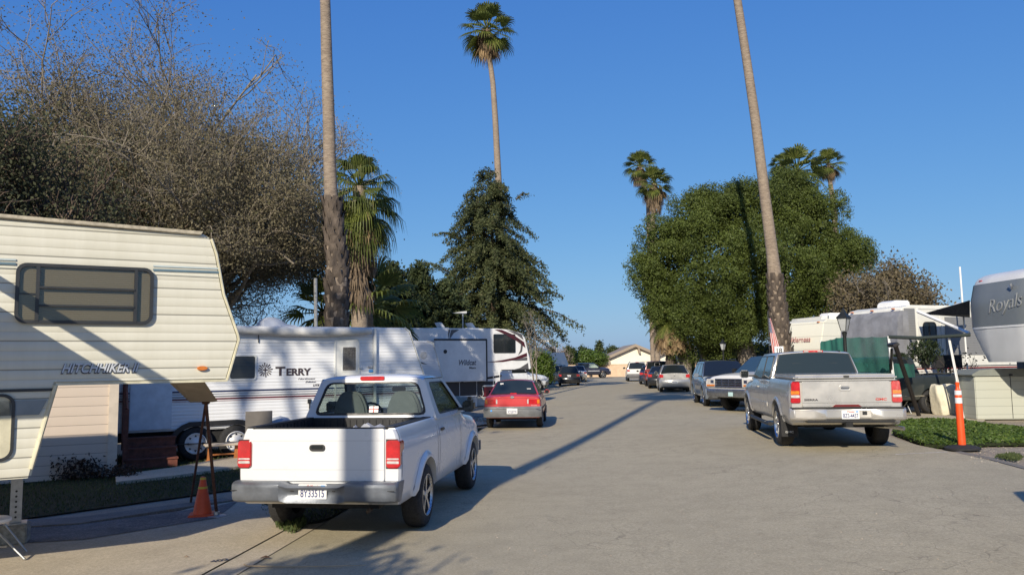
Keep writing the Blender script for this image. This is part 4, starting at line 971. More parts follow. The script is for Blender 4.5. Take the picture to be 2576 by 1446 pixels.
edge_trim('corner_trim', nose[1:], M_crt, t, r=.014)
edge_trim('corner_trim', [(low[0][0], zb-.01), (low[1][0], 1.0)], M_crt, t, r=.02)
tb = F1.pts([(0, 549), (505, 592), (517, 597)]); mb = MB(); mb.prism([(x0, tb[0][1]+.12), (tb[0][0], tb[0][1]), (tb[1][0], tb[1][1]), (tb[1][0]+.02, tb[1][1]+.035), (tb[0][0], tb[0][1]+.035), (x0, tb[0][1]+.17)], -.035, .02)
mb.build('roof_edge', mat('weathered_roof_edge', (.45, .40, .30), .8, 0, .3, 20), t, bev=.004)
for v0, v1, m_, hh in ((679, 685, mat('slate_stripe', (.12, .19, .23), .5), .022), (669, 676, mat('pale_stripe', (.45, .52, .52), .5), .016), (690, 698, mat('pale_stripe_low', (.5, .5, .42), .5), .006)):
    stripe('side_stripe', F1, [(385, v0), (553, v1)], hh, m_, t); (xa, za) = F1.pl(40, v0-16+1); on('side_stripe', [(x0, za+.0-hh/2), (xa, za-hh/2), (xa, za+hh/2), (x0, za+hh/2)], m_, t)
# the big window
wa = F1.pl(38, 740); wb_ = F1.pl(385, 748); wz0 = F1.pl(210, 815)[1]; wz1 = F1.pl(210, 668)[1]; xa, xb = wa[0], wb_[0]
O = rrect(xa, xb, wz0, wz1, .085, 6); I = rrect(xa+.03, xb-.03, wz0+.03, wz1-.03, .06, 6)
wf = ringp('window_frame', O, I, M_frame, t, 0, .035)
mb = MB(); mb.prism(I, -.006, -.002)
M_blind = siding('window_blind', (.30, .28, .235), .018, 1, .9, .6, .3, dirt=.2)
mb.build('blind', M_blind, wf)
mb = MB(); mb.prism(I, -.013, -.010); mb.build('pane', glass_clear('screen_glass', (.82, .80, .74)), wf)
for fx in (.155, .865):
    xx = lerp(xa, xb, fx); B('mullion', M_frame, wf, (xx-.018, xx+.012, -.04, -.01, wz0+.02, wz1-.02))
for fz in (.30, .60): B('louvre_bar', M_frame, wf, (lerp(xa, xb, .165), lerp(xa, xb, .855), -.048, -.03, lerp(wz0, wz1, fz)-.009, lerp(wz0, wz1, fz)+.009))
B('louvre_bar', M_frame, wf, (xa+.03, lerp(xa, xb, .14), -.02, -.01, lerp(wz0, wz1, .49)-.006, lerp(wz0, wz1, .49)+.006))
# lettering: chrome-blue letters with dark lower edge
lx_, lz = F1.pl(150, 937); rx, rz = F1.pl(358, 937)
M_l1 = mat('letter_shadow', (.06, .065, .08), .5); M_l2 = mat('letter_silver', (.56, .59, .63), .4)
text('side_lettering', 'HITCHHIKER II', .118, M_l1, t, Mface(lx_+.006, -.007, lz-.008), shear=.35, bold=.006, sx=(rx-lx_)/.118/7.1)
text('side_lettering', 'HITCHHIKER II', .118, M_l2, t, Mface(lx_+.010, -.011, lz-.001), shear=.35, bold=.002, sx=(rx-lx_)/.118/7.1)
mx, mz = F1.pl(508, 926); mb = MB(); mb.prism([(mx+.05*math.cos(a), mz+.022*math.sin(a)) for a in [math.pi*k/10 for k in range(20)]], -.03, 0); mb.build('marker_light', M_amb, t, bev=.008)
# bottom edge rail of the overhang, lower corner band and door
on('bottom_rail', [(low[0][0], zb-.012), (nose[-1][0], zb-.012), (nose[-1][0], zb+.012), (low[0][0], zb+.012)], M_crt, t, .004, .008)
Sg = mat('grey_band', (.22, .25, .26), .5); lxx = low[0][0]
on('side_stripe', [(x0, 1.70), (lxx-.02, 1.70), (lxx-.025, 1.675), (x0, 1.675)], M_frame, t)
on('side_stripe', [(x0, 1.60), (lxx-.06, 1.60), (lxx-.12, 1.47), (x0, 1.47)], Sg, t)
O = rrect(-4.6, F1.pl(36, 1080)[0], 1.08, 1.66, .10, 6); I = rrect(-4.57, F1.pl(36, 1080)[0]-.025, 1.105, 1.635, .08, 6); df = ringp('storage_door', O, I, M_frame, t, 0, .02); mb = MB(); mb.prism(I, -.012, 0); mb.build('door_panel', M_crt, df)
# front end under the overhang: slanted underside panel, kingpin tripod
kx, ky, kz = -.52, 1.05, 1.36
def loc(u, v, Y):   # world point -> local of F1
    p = at(u, v, Y)-F1.o; return Vector((p.dot(F1.x), p.dot(F1.n), p.z))
a = loc(437, 960, 8.9); b = loc(515, 960, 8.9); c_ = loc(548, 1009, 9.6); d_ = loc(490, 1010, 9.6)
mb = MB(); q = Vector((0, .35, -.02)); mb.add([a, b, c_, d_, a+q, b+q, c_+q, d_+q], [(0, 1, 2, 3), (7, 6, 5, 4), (0, 4, 5, 1), (1, 5, 6, 2), (2, 6, 7, 3), (3, 7, 4, 0)]); mb.build('pin_box_panel', Tan, t)
# leg with holes standing on a concrete block
p = gp(36, 1368); q = p-F1.o; jx, jy = q.dot(F1.x), q.dot(F1.n)
mb = MB(); mb.box(jx-.10, jx+.10, jy-.05, jy+.10, .75, 1.05); mb.build('jack_housing', M_crt, t, bev=.01)
mb = MB(); mb.box(jx-.055, jx+.055, jy-.03, jy+.08, .23, .95); lg = mb.build('leg', M_galv, t)
for k in range(6):
    mb = MB(); mb.lathe([(jy-.034, .012), (jy-.03, .012)], 10, 'y', (jx, 0, .29+k*.055)); mb.build('leg_hole', M_blk, lg)
B('foot_plate', M_galv, lg, (jx-.11, jx+.11, jy-.08, jy+.14, .215, .23))
# awning of this trailer beyond the left edge of the frame; its end casts the slanting shade on the side
AW = mat('awning_fabric', (.30, .30, .27), .8)
mb = MB(); mb.prism([(-9, 0), (-9, -2.35), (-5.2, -2.25), (-3.75, -1.62), (-2.32, -1.62), (-2.32, 0)], 2.58, 2.61, 'z'); aw = mb.build('awning', AW, t)
mb = MB(); mb.box(-2.65, -2.56, -1.85, 0, 2.97, 3.04); mb.build('awning_arm', M_white, aw)

# concrete block, tripod, cone, stool in front
def block():
    o = thing('concrete_block', 'rough concrete block under the metal trailer leg', 'concrete block', (p.x, p.y, .012), R(20))
    mb = MB(); mb.box(-.15, .13, -.10, .12, 0, .205); mb.build('block_body', mat('rough_concrete', (.34, .33, .28), .95, 0, .35, 18, .8, 40), o, bev=.012); return o
block()
k1 = gp(545, 1300); apex = at(518, 1012, 9.7)
t3 = thing('kingpin_stand', 'rusty steel tripod stand holding up the fifth wheel kingpin, beside the orange cone', 'support stand', (k1.x, k1.y, .01))
rust = mat('rusty_steel', (.12, .055, .035), .8, 0, .45, 14)
for (u, v, Y) in ((545, 1298, None), (472, 1270, 'b')):
    g_ = gp(u, v); 
    if Y: g_ = g_+Vector((.02, .05, 0))
    mb = MB(); mb.tube([apex-t3.location, g_-t3.location+Vector((0, 0, .02))], (.021 if not Y else .016), 8); mb.build('leg', rust, t3, smooth=60)
mb = MB(); mb.box(-.04, .04, -.04, .04, -.02, .04, Matrix.Translation(apex-t3.location)); mb.build('stand_head', rust, t3, bev=.01)
mb = MB(); mb.lathe([(0, .12), (.012, .115), (.02, .04), (.06, .035)], 14, 'z'); mb.build('base_plate', M_galv, t3)
cp = gp(505, 1300); co_s = 1.12; co = thing('traffic_cone', 'orange traffic cone with yellow tape standing under the trailer nose', 'traffic cone', (cp.x, cp.y+.05, .012), R(15))
M_or = mat('orange_plastic', (.72, .10, .03), .5, 0, .15, 6); M_yel = mat('yellow_tape', (.65, .50, .05), .5)
mb = MB(); mb.lathe([(.02, .105), (.42, .028), (.43, .02), (.43, .016)], 28, 'z'); mb.build('cone_body', M_or, co, smooth=50)
mb = MB(); mb.prism(rrect(-.14, .14, -.14, .14, .03), .0, .025, 'z'); mb.build('cone_base', M_or, co, bev=.005)
for z in (.30, .40): 
    rr = lerp(.105, .028, (z-.02)/.40)+.002; mb = MB(); mb.lathe([(z, rr), (z+.022, rr-.0042)], 28, 'z'); mb.build('tape_band', M_yel, co, smooth=60)
co.scale = (1.12, 1.12, 1.12)
# stool at the left edge
sp = gp(62, 1412); st = thing('stool', 'folding stool with white seat and steel legs, cut off by the left picture edge', 'stool', (sp.x-.44, sp.y+.16, .012))
mb = MB(); mb.lathe([(.335, .001), (.335, .155), (.35, .17), (.375, .17), (.385, .15), (.385, .001)], 28, 'z'); mb.build('seat', M_white, st, smooth=40)
for dx, dy, tx, ty in ((.44, -.16, .03, -.08), (.12, -.30, -.1, -.10), (.25, .18, .05, .08), (-.2, .2, -.08, .1)):
    mb = MB(); mb.tube([(tx, ty, .335), (dx, dy, .012)], .011, 8); mb.build('leg', M_galv, st, smooth=60)
mb = MB(); mb.tube([(.24, -.13, .13), (.0, -.18, .13), (-.12, .12, .13)], .008, 6); mb.build('crossbar', M_galv, st)
# painted number on the pad
np_ = gp(556, 1412); M402 = Matrix.Translation((np_.x, np_.y, .0165)) @ Matrix.Rotation(R(34), 4, 'Z')
o = text('pad_number', '402', .115, mat('stencil_paint', (.05, .055, .08), .8), None, M402 @ Matrix.Translation((-.10, -.04, 0)), ext=.0008, bold=.003); tag(o, 'black stencilled number 402 painted on the concrete pad', 'painted number')
# litter on the pad and road
def leafbit(u, v, lab, s=.03, c=(.10, .05, .025), L=1.0):
    g_ = gp(u, v); mb = MB(); mb.tube([(-s*L, 0, .008), (0, s*.3, .02), (s*L, -s*.1, .008)], [s*.1, s*.5, s*.08], 6, flat=.3); o = mb.build('fallen_leaf', mat('dry_leaf', c, .8), None); o.location = (g_.x, g_.y, gz(g_.x)+.01); tag(o, lab, 'fallen leaf'); return o
leafbit(667, 1407-0, 'curled brown leaf on the concrete pad below the orange cone', .05)
leafbit(468, 1405, 'tiny tan leaf scrap on the concrete pad left of the curled leaf', .025, (.3, .2, .12))
g_ = gp(800, 1425); mb = MB(); mb.tube([(-.62, .08, .01), (-.56, .0, .012), (-.2, -.05, .012), (.2, -.06, .012), (.55, -.03, .01)], [.004, .007, .008, .006, .003], 5); o = mb.build('dry_twig', mat('dry_frond', (.45, .33, .2), .8), None); o.location = (g_.x-.1, g_.y, .008); tag(o, 'thin dry palm stalk lying on the asphalt behind the white pickup', 'twig')

# ---------- tan sided cabin behind the cream trailer
S_tan = siding('tan_siding', (.62, .52, .42), .165, 1, .75, .6, .18, (.35, .3, .22), .2, z0=.02)
F2 = Fr(gp(288, 1197), 28); F2.o.z = 0
t = rv('cabin', 'tan clapboard sided cabin wall with white corner board, below the trailer overhang', 'cabin', F2)
body_prism(F2, t, [(-7, 0), (0, 0), (0, 2.45), (-7, 2.45)], 3.4, S_tan, bev=0)
B('corner_board', mat('corner_board', (.60, .52, .42), .6), t, (-.13, .03, -.03, .05, 0, 2.45), bev=.006)
mb = MB(); mb.prism([(-7.5, -7), (-3.0, -7), (-3.0, -5.2), (-4.0, -3.98), (-7.5, -3.98)], 3.4, 3.46, 'z'); cov = mb.build('shade_canopy', mat('shade_canopy_brown', (.2, .16, .12), .8), t)  # added canopy out of view, only there to shade the lower cabin wall
for x_ in (-7.3, -4.2): B('post', mat('shade_canopy_post', (.3, .25, .2), .8), cov, (x_-.04, x_+.04, -4.12, -4.02, 0, 3.40))  # posts belong to the added canopy
B('roof', mat('grey_roof', (.2, .19, .18), .9), t, (-7.1, .06, -.05, 3.5, 2.45, 2.56))
mb = MB(); random.seed(4)
# low dark shrub is added with the plants

# ---------- white travel trailer with burst logo
S_white = siding('white_siding', (.78, .79, .80), .21, 3, .35, .4, .40, (.40, .40, .38), .3)
F3 = Fr(gp(490, 1158), 28); F3.o.z = 0
t = rv('travel_trailer', 'white travel trailer with rolled awning and dark burst logo, behind the white pickup', 'trailer', F3)
Z = lambda u, v: F3.pl(u, v)
nz = F3.pts([(1018, 824), (1030, 833), (1065, 935), (1098, 1050), (1090, 1062)])
pts = [(-4.2, .62), (nz[-1][0], .62)]+nz[::-1]+[(-4.2, Z(600, 822)[1])]
body_prism(F3, t, pts, 2.4, S_white, bev=.03)
edge_trim('corner_trim', nz[:4], M_trimw, t, r=.018)
for (v, hh, cc) in ((1053, .03, (.02, .03, .09)), (1062, .012, (.3, .3, .33)), (1079, .022, (.12, .01, .015)), (1088, .010, (.3, .1, .1))):
    pass
for va, vb, hh, cc in ((986, 976, .030, (.02, .03, .09)), (992, 983, .012, (.25, .25, .28)), (998, 989, .022, (.25, .25, .26)), (1005, 994, .030, (.13, .02, .025)), (1010, 1000, .008, (.5, .3, .3))):
    xa, za = Z(300, va); xb, zb_ = Z(1095, vb-2); zc = Z(600, (va*.6+vb*.4))[1]; on('side_stripe', [(-4.2, zc-hh/2), (nz[2][0]+.12, zc-hh/2), (nz[2][0]+.1, zc+hh/2), (-4.2, zc+hh/2)], mat('stripe', cc, .45), t)
def win(t, fr, u0, v0, u1, v1, fm, gm_, r=.06, fw=.035, name='window', blind=None, mull=()):
    xa, z1 = fr.pl(u0, v0); xb, _ = fr.pl(u1, v0); z0 = fr.pl(u0, v1)[1]; z1b = z1
    O = rrect(xa, xb, z0, z1, r, 4); I = rrect(xa+fw, xb-fw, z0+fw, z1-fw, max(.01, r-fw*.6), 4)
    f = ringp(name, O, I, fm, t, 0, .022); mb = MB(); mb.prism(I, -.010, -.006); mb.build('pane', gm_, f)
    for m in mull: xx = lerp(xa, xb, m); B('mullion', fm, f, (xx-.012, xx+.012, -.02, -.008, z0+fw*.8, z1-fw*.8))
    return f
win(t, F3, 575, 892, 646, 957, M_trimw, siding('mini_blind_glass', (.045, .05, .05), .03, 1, .7, .08, .2, dirt=.1), .06)
# tall door with window
O_ = (Z(842, 850)); f = win(t, F3, 842, 850, 905, 1050, M_trimw, M_trimw, .10, .03, 'door')
win(t, F3, 860, 871, 897, 934, M_trimw, mat('curtain_grey', (.13, .115, .10), .3), .03, .02, 'door_window')
B('door_handle', M_chr, f, (Z(905, 925)[0]-.02, Z(905, 925)[0]+.05, -.05, -.02, Z(905, 925)[1]-.02, Z(905, 925)[1]+.02), bev=.006)
# wide access door low on the side (behind the steps)
xd0, xd1 = Z(325, 1030)[0], Z(432, 1030)[0]; B('lower_door', mat('door_blue_white', (.62, .66, .70), .5), t, (xd0, xd1, -.03, 0, .66, 1.95), bev=.01)
# logo
lx_, lz = Z(693, 944); rx, rz = Z(789, 944); M_lg = mat('logo_brown', (.055, .04, .045), .5)
h_ = Z(740, 922)[1]-lz; text('side_lettering', 'T', h_*1.45, M_lg, t, Mface(lx_, -.007, lz), bold=.008, sx=1.25); text('side_lettering', 'ERRY', h_*1.12, M_lg, t, Mface(lx_+(rx-lx_)*.27, -.007, lz), bold=.008, sx=(rx-lx_)*.76/(h_*1.12*2.75))
sx_, sz = Z(749, 951); text('small_lettering', 'Northwest', .055, M_lg, t, Mface(sx_, -.007, sz-.03), shear=.4, sx=1.5); text('small_lettering', 'Edition', .055, M_lg, t, Mface(sx_+.16, -.007, sz-.10), shear=.4, sx=1.5); text('small_lettering', 'LITE', .06, M_lg, t, Mface(sx_+.33, -.007, sz-.18), shear=.3, sx=1.2, bold=.002)
cx, cz = Z(667, 930); mb = MB()
for k in range(16):
    a = 2*math.pi*k/16+.1; r1 = .062; r2 = .155 if k % 2 == 0 else .135; w_ = .10
    mb.prism([(cx+r1*math.cos(a-w_), cz+r1*math.sin(a-w_)), (cx+r2*math.cos(a-w_*.75), cz+r2*math.sin(a-w_*.75)), (cx+r2*math.cos(a+w_*.75), cz+r2*math.sin(a+w_*.75)), (cx+r1*math.cos(a+w_), cz+r1*math.sin(a+w_))], -.010, -.006)
mb.prism([(cx-.05, cz+.012), (cx+.05, cz+.012), (cx+.05, cz-.012), (cx-.05, cz-.012)], -.010, -.006); mb.prism([(cx-.012, cz+.05), (cx+.012, cz+.05), (cx+.012, cz-.05), (cx-.012, cz-.05)], -.0105, -.0065)
lgo = mb.build('burst_emblem', M_lg, t); lgo['kind'] = 'stuff'
# awning roll, arm, roof gear
xa, za = Z(604, 830); xb, zb2 = Z(932, 833); P_ = []; zr_ = Z(700, 833)[1]
mb = MB(); xs_ = [-4.1, -2, xa, lerp(xa, xb, .3), lerp(xa, xb, .6), lerp(xa, xb, .85), xb-.15, xb-.03, xb]
mb.tube([(x, -.12, zr_+.02-.03*math.sin(max(0, (x-xa)/(xb-xa))*3.1)) for x in xs_], [.085, .085, .08, .095, .10, .085, .07, .075, .03], 12, flat=1.1); mb.build('awning_roll', mat('awning_canvas', (.62, .61, .58), .85, 0, .25, 3, .5, 5), t, smooth=60)
xx, z_ = Z(941, 828); mb = MB(); mb.box(xx-.03, xx+.03, -.10, -.04, .7, z_+.02); mb.build('awning_arm', M_trimw, t, bev=.006)
mb = MB(); x_, _ = Z(650, 860); mb.box(x_-.008, x_+.008, -.03, -.012, Z(650, 862)[1], Z(650, 833)[1]); mb.build('awning_hook', M_blk, t)
ax0, azz = Z(676, 818); ax1 = Z(782, 818)[0]; zt = zr_+.09
mb = MB(); mb.prism([(ax0, zt-.04), (ax0+.02, zt+.22), (ax0+.15, zt+.27), (ax0+.35, zt+.26), (ax0+.55, zt+.12), (ax1-.1, zt+.08), (ax1, zt-.02)], .8, 1.5); mb.build('air_conditioner', mat('ac_cover', (.50, .52, .56), .6), t, bev=.04)
mb = MB(); mb.prism([(-3.0, zt), (-1.3, zt), (-1.35, zt+.06), (-2.9, zt+.08)], .9, 1.5); mb.build('roof_vent', M_blk, t, bev=.02)
vx = Z(601, 805)[0]; mb = MB(); mb.prism([(vx-.1, zt-.1), (vx+.12, zt-.1), (vx+.08, zt+.10), (vx-.08, zt+.12)], .9, 1.2); mb.build('roof_vent', M_blk, t, bev=.02)
zt2 = Z(960, 822)[1]; sxx = Z(985, 822)[0]; mb = MB(); mb.lathe([(zt2-.02, .3), (zt2+.03, .28), (zt2+.05, .1), (zt2+.05, .001)], 20, 'z', (sxx, 1.2, 0), sc=(1, .7)); mb.build('roof_vent', M_trimw, t, smooth=40)
# vent, small outlet
x_, z_ = Z(777, 1010); mb = MB(); mb.box(x_-.03, x_+.04, -.04, 0, z_-.03, z_+.06); mb.box(x_-.0, x_+.02, -.03, -.01, z_-.16, z_-.03); mb.build('outlet', M_blk, t)
x_, z_ = Z(927, 925); B('porch_light', M_clr, t, (x_-.02, x_+.1, -.05, 0, z_, z_+.05), bev=.01); B('inlet_cover', M_bluest, t, (x_+.0, x_+.11, -.03, 0, z_-.10, z_-.04), bev=.01)
# running gear: fender skirt over two wheels
w1, w2 = Z(492, 1115)[0], Z(594, 1110)[0]; rw_ = .345
mb = MB(); A_ = []; 
for k in range(13): a = math.pi*(1-k/12); A_.append(((w1 if k < 6 else w2)+(.50*math.cos(a)), .36+.44*math.sin(a)))
I_ = []
for k in range(13): a = math.pi*(1-k/12); I_.append(((w1 if k < 6 else w2)+(.42*math.cos(a)), .34+.36*math.sin(a)))
mb.frame(A_+[(w2+.5, .34)], I_+[(w2+.42, .33)], -.05, .10); mb.build('fender', M_blk, t)
B('wheel_well', M_under, t, (w1-.42, w2+.42, .10, 1.9, .35, .86))
for x_ in (w1, w2):
    mb = MB(); mb.lathe([(-.02, rw_*.6), (-.03, rw_*.9), (0, rw_), (.18, rw_), (.2, rw_*.6)], 30, 'y', cap=False); wh = mb.build('wheel', M_rub, t, smooth=50); wh.location = (x_, 0, rw_)
    mb = MB(); mb.lathe([(-.03, rw_*.62), (-.035, rw_*.58), (.02, rw_*.54), (.0, rw_*.3), (-.04, rw_*.16), (-.04, .001)], 26, 'y', cap=False); rm = mb.build('rim', M_white, wh, smooth=40)
    for k in range(8): a = 2*math.pi*k/8; mb = MB(); mb.prism([(rw_*.43*math.cos(a)+.028*math.cos(b), rw_*.43*math.sin(a)+.028*math.sin(b)) for b in (a, a+2.1, a-2.1)], -.002, .012); mb.build('hand_hole', M_blk, rm)
B('chassis', M_under, t, (-4.1, nz[-1][0]-.1, .2, 2.2, .42, .62))
# steps and handrail in red wood
cedar = mat('red_cedar', (.16, .05, .03), .7, 0, .35, 10)
sx0, sx1 = Z(312, 1100)[0], Z(440, 1100)[0]; fo = F3.o
st = thing('wooden_steps', 'low red stained wooden steps with a handrail, against the white trailer door', 'steps', (fo.x+F3.x.x*sx0, fo.y+F3.x.y*sx0, 0), F3.a)
for k, (z, yy) in enumerate(((.18, -.85), (.36, -.58), (.54, -.31))):
    B('tread', cedar, st, (0, sx1-sx0, yy, yy+.29, z-.035, z), bev=.005); B('riser', cedar, st, (.02, sx1-sx0-.02, yy+.02, yy+.04, 0 if k == 0 else z-.18, z-.036))
for x_ in (.03, sx1-sx0-.03): B('stringer', cedar, st, (x_-.02, x_+.02, -.80, 0, .0, .14))
mb = MB(); mb.box(-.05, .04, -.82, -.74, 0, 1.12); mb.build('post', cedar, st); mb = MB(); mb.box(-.05, .04, -.10, -.02, .3, 1.6); mb.build('post', cedar, st)
mb = MB(); mb.tube([(0, -.80, 1.12), (0, -.05, 1.6)], .035, 4); mb.build('handrail', cedar, st)
# little wooden bench by the wheel
g_ = gp(575, 1152); bn = thing('wooden_bench', 'small orange wooden bench with a pale top beside the trailer wheel', 'bench', (g_.x, g_.y-.5, 0), F3.a)
owood = mat('orange_wood', (.42, .15, .04), .6, 0, .3, 12); B('seat', mat('pale_board', (.55, .47, .37), .7), bn, (-.30, .45, -.15, .18, .31, .35), bev=.01)
for x_ in (-.2, .32):
    mb = MB(); mb.prism([(x_-.03, .31), (x_+.03, .31), (x_+.05, .04), (x_+.10, 0), (x_-.10, 0), (x_-.05, .04)], -.02, .02); mb.build('leg', owood, bn)
B('stretcher', owood, bn, (-.2, .32, -.015, .015, .12, .15))
# tv tray / grey panel and dome beside the wheel, above the pickup's rail
g_ = at(655, 1065, 15.3); gg = thing('sign_board', 'blank grey board standing behind the left rail of the white pickup', 'board', (g_.x, g_.y, 0), F3.a)
B('panel', mat('grey_board', (.19, .17, .145), .8), gg, (-.27, .22, 0, .03, .30, 1.05)); B('post', M_galv, gg, (-.02, .02, .03, .06, 0, 1.0))
g_ = at(705, 1052, 15.9); gk = thing('kettle_grill', 'grey domed grill cover beside the blank grey board', 'grill', (g_.x, g_.y, 0))
mb = MB(); mb.lathe([(.45, .05), (.5, .2), (.62, .27), (.78, .25), (.88, .15), (.92, .001)], 22, 'z'); mb.build('lid', mat('grill_grey', (.30, .33, .37), .5), gk, smooth=60)
for k in range(3): a = 2*math.pi*k/3; mb = MB(); mb.tube([(.15*math.cos(a), .15*math.sin(a), .5), (.26*math.cos(a), .26*math.sin(a), 0)], .012, 6); mb.build('leg', M_blk, gk)

# ---------- trailer nose between the two white ones
F4 = Fr(at(1100, 1000, 26.5), 28); F4.o.z = 0
t = rv('travel_trailer', 'small white trailer nose with a thin dark swoosh, squeezed between two larger trailers', 'trailer', F4)
n4 = F4.pts([(1075, 857), (1090, 862), (1102, 905), (1130, 1010)]); Sw2 = siding('white_siding_fine', (.72, .73, .73), .15, 2, .3, .4, .3)
body_prism(F4, t, [(-5, .6), (n4[-1][0], .6)]+n4[::-1]+[(-5, n4[0][1]+.02)], 2.4, Sw2, bev=.02)
edge_trim('corner_trim', n4, M_trimw, t, r=.02)
x_, z_ = F4.pl(1066, 893); mb = MB(); mb.lathe([(-.02, .001), (-.02, .11), (0, .12)], 20, 'y', (x_, 0, z_)); mb.build('round_emblem', mat('emblem_grey', (.55, .54, .5), .5), t)
on('swoosh', F4.pts([(1046, 905), (1058, 910), (1075, 916), (1058, 914)]), M_frame, t)
B('gas_cover', M_trimw, t, (n4[-1][0]-.25, n4[-1][0]+.1, .2, .9, .5, 1.05), bev=.06)

# ---------- black and white fifth wheel
S_sm = mat('white_gelcoat', (.76, .76, .75), .3, 0, .10, 1.5, coat=.3)
F5 = Fr(at(1200, 1000, 37.0), 28); F5.o.z = 0
t = rv('fifth_wheel_trailer', 'white fifth wheel with dark swoosh graphics and slide-out, beyond the trailer with the burst logo', 'trailer', F5)
Z = lambda u, v: F5.pl(u, v)
n5 = F5.pts([(1250, 826), (1280, 829), (1312, 838), (1322, 852), (1333, 900), (1337, 927), (1335, 932)])
zb5 = Z(1300, 931)[1]; lo = Z(1262, 930)[0]; lo2 = Z(1253, 960)[0]
pts = [(-6.2, .5), (lo2-.2, .5), (lo2, 1.1), (lo, zb5), (n5[-1][0]-.05, zb5)]+n5[::-1][1:]+[(-6.2, Z(1150, 826)[1])]
body_prism(F5, t, pts, 2.45, S_sm, bev=.04)
sg_ = mat('graphic_grey', (.10, .095, .10), .35); sr_ = mat('graphic_maroon', (.07, .015, .02), .35); sb_ = mat('graphic_black', (.02, .02, .025), .35)
# dark skirt
on('lower_skirt', [(-6.2, .5), (lo2-.2, .5), (lo2-.15, Z(1240, 958)[1]), (-6.2, Z(1110, 963)[1])], mat('charcoal_skirt', (.03, .03, .036), .4), t)
# slide-out box
sx0, sz1 = Z(1088, 856); sx1, _ = Z(1216, 856); sz0 = Z(1150, 1030)[1]*0+1.25
mb = MB(); mb.box(sx0, sx1, -.28, 0, 1.15, sz1); so_ = mb.build('slide_out', S_sm, t, bev=.02)
B('slide_edge', sb_, so_, (sx0-.04, sx1+.05, -.29, -.26, sz1-.01, sz1+.07)); B('slide_edge', sb_, so_, (sx1, sx1+.06, -.285, 0, 1.15, sz1))
def onb(name, pts, m, off=.286): mb = MB(); mb.prism(pts, -off-.006, -off); return mb.build(name, m, so_)
x_, z_ = F5.pl(1120, 884, -.28); mb = MB(); mb.prism([(x_+.09*math.cos(a), z_+.09*math.sin(a)) for a in [math.pi*k/9 for k in range(18)]], -.295, -.286); mb.build('round_vent', sb_, so_)
x_, z_ = F5.pl(1152, 918, -.28); xr = F5.pl(1194, 918, -.28)[0]; lt = text('side_lettering', 'Wildcat', .34, mat('letter_grey', (.12, .12, .14), .5), so_, Mface(x_, -.29, z_), shear=.25, bold=.006, sx=(xr-x_)/(.34*3.0)); x_, z_ = F5.pl(1180, 926, -.28); text('small_lettering', 'Maxx', .13, M_inkk, so_, Mface(x_, -.29, z_-.02), bold=.002, sx=1.2)
# cargo doors
f = win(t, F5, 1155, 936, 1199, 998, S_sm, S_sm, .04, .02, 'cargo_door'); mb = MB(); 
x_, z_ = Z(1159, 960); B('door_latch', M_blk, f, (x_, x_+.12, -.04, -.02, z_-.06, z_+.06), bev=.02)
f = win(t, F5, 1240, 936, 1257, 995, S_sm, S_sm, .04, .02, 'cargo_door')
win(t, F5, 1241, 840, 1296, 888, M_frame, M_gd, .06, .03, 'window', mull=(.47,))
def G5(name, L, m): return on(name, F5.pts(L), m, t, .006, .006)
G5('swoosh', [(1128, 829), (1133, 829), (1130, 840), (1129, 853), (1127, 840)], sg_); G5('swoosh', [(1135, 829), (1155, 829), (1141, 838), (1131, 853), (1132, 840)], sg_)
G5('swoosh', [(1243, 828), (1262, 829), (1290, 841), (1318, 860), (1322, 875), (1300, 858), (1270, 841)], sr_)
G5('swoosh', [(1272, 829), (1296, 834), (1312, 840), (1317, 855), (1300, 842)], sg_)
G5('swoosh', [(1297, 848), (1308, 856), (1315, 870), (1313, 884), (1303, 893), (1309, 880), (1310, 866)], sg_)
G5('swoosh', [(1222, 911), (1260, 906), (1295, 899), (1325, 887), (1326, 896), (1300, 904), (1265, 910)], sr_)
G5('swoosh', [(1285, 906), (1326, 898), (1326, 906), (1300, 907)], sg_)
G5('swoosh', [(1285, 931), (1308, 925), (1328, 912), (1330, 930)], sg_)
G5('swoosh', [(1180, 951), (1215, 950), (1262, 942), (1261, 948), (1215, 955), (1195, 953)], sb_)
on('bottom_edge', [(lo, zb5), (n5[-1][0]-.05, zb5), (n5[-1][0]-.05, zb5+.05), (lo, zb5+.04)], sb_, t)
zt = Z(1150, 826)[1]
for u in (1118, 1196):
    x_ = Z(u, 820)[0]; mb = MB(); mb.prism([(x_+.10, zt), (x_+.30, zt), (x_+.08, zt+.30), (x_-.10, zt+.30)], .5, .95); mb.build('open_vent_lid', M_trimw, t, bev=.01); B('vent_base', M_trimw, t, (x_-.2, x_+.4, .45, 1.0, zt-.05, zt+.06))
x_ = Z(1187, 820)[0]; mb = MB(); mb.tube([(x_, 1, zt), (x_, 1, zt+.78)], .03, 8); mb.build('antenna_mast', M_galv, t); mb = MB(); mb.prism([(x_-.55, zt+.78), (x_+.18, zt+.76), (x_+.18, zt+.88), (x_-.05, zt+.85)], .9, 1.1); mb.build('antenna_head', M_trimw, t, bev=.02)
for x_ in (-3.9, -2.9):
    mb = MB(); mb.lathe([(.0, .3), (-.02, .36), (.2, .38), (.22, .3)], 24, 'y'); wh = mb.build('wheel', M_rub, t, smooth=50); wh.location = (x_, .05, .38)
B('chassis', M_under, t, (-6, lo2-.3, .3, 2.2, .5, .75)); B('landing_leg', M_blk, t, (lo2-.2, lo2-.1, .3, .4, 0, .8))
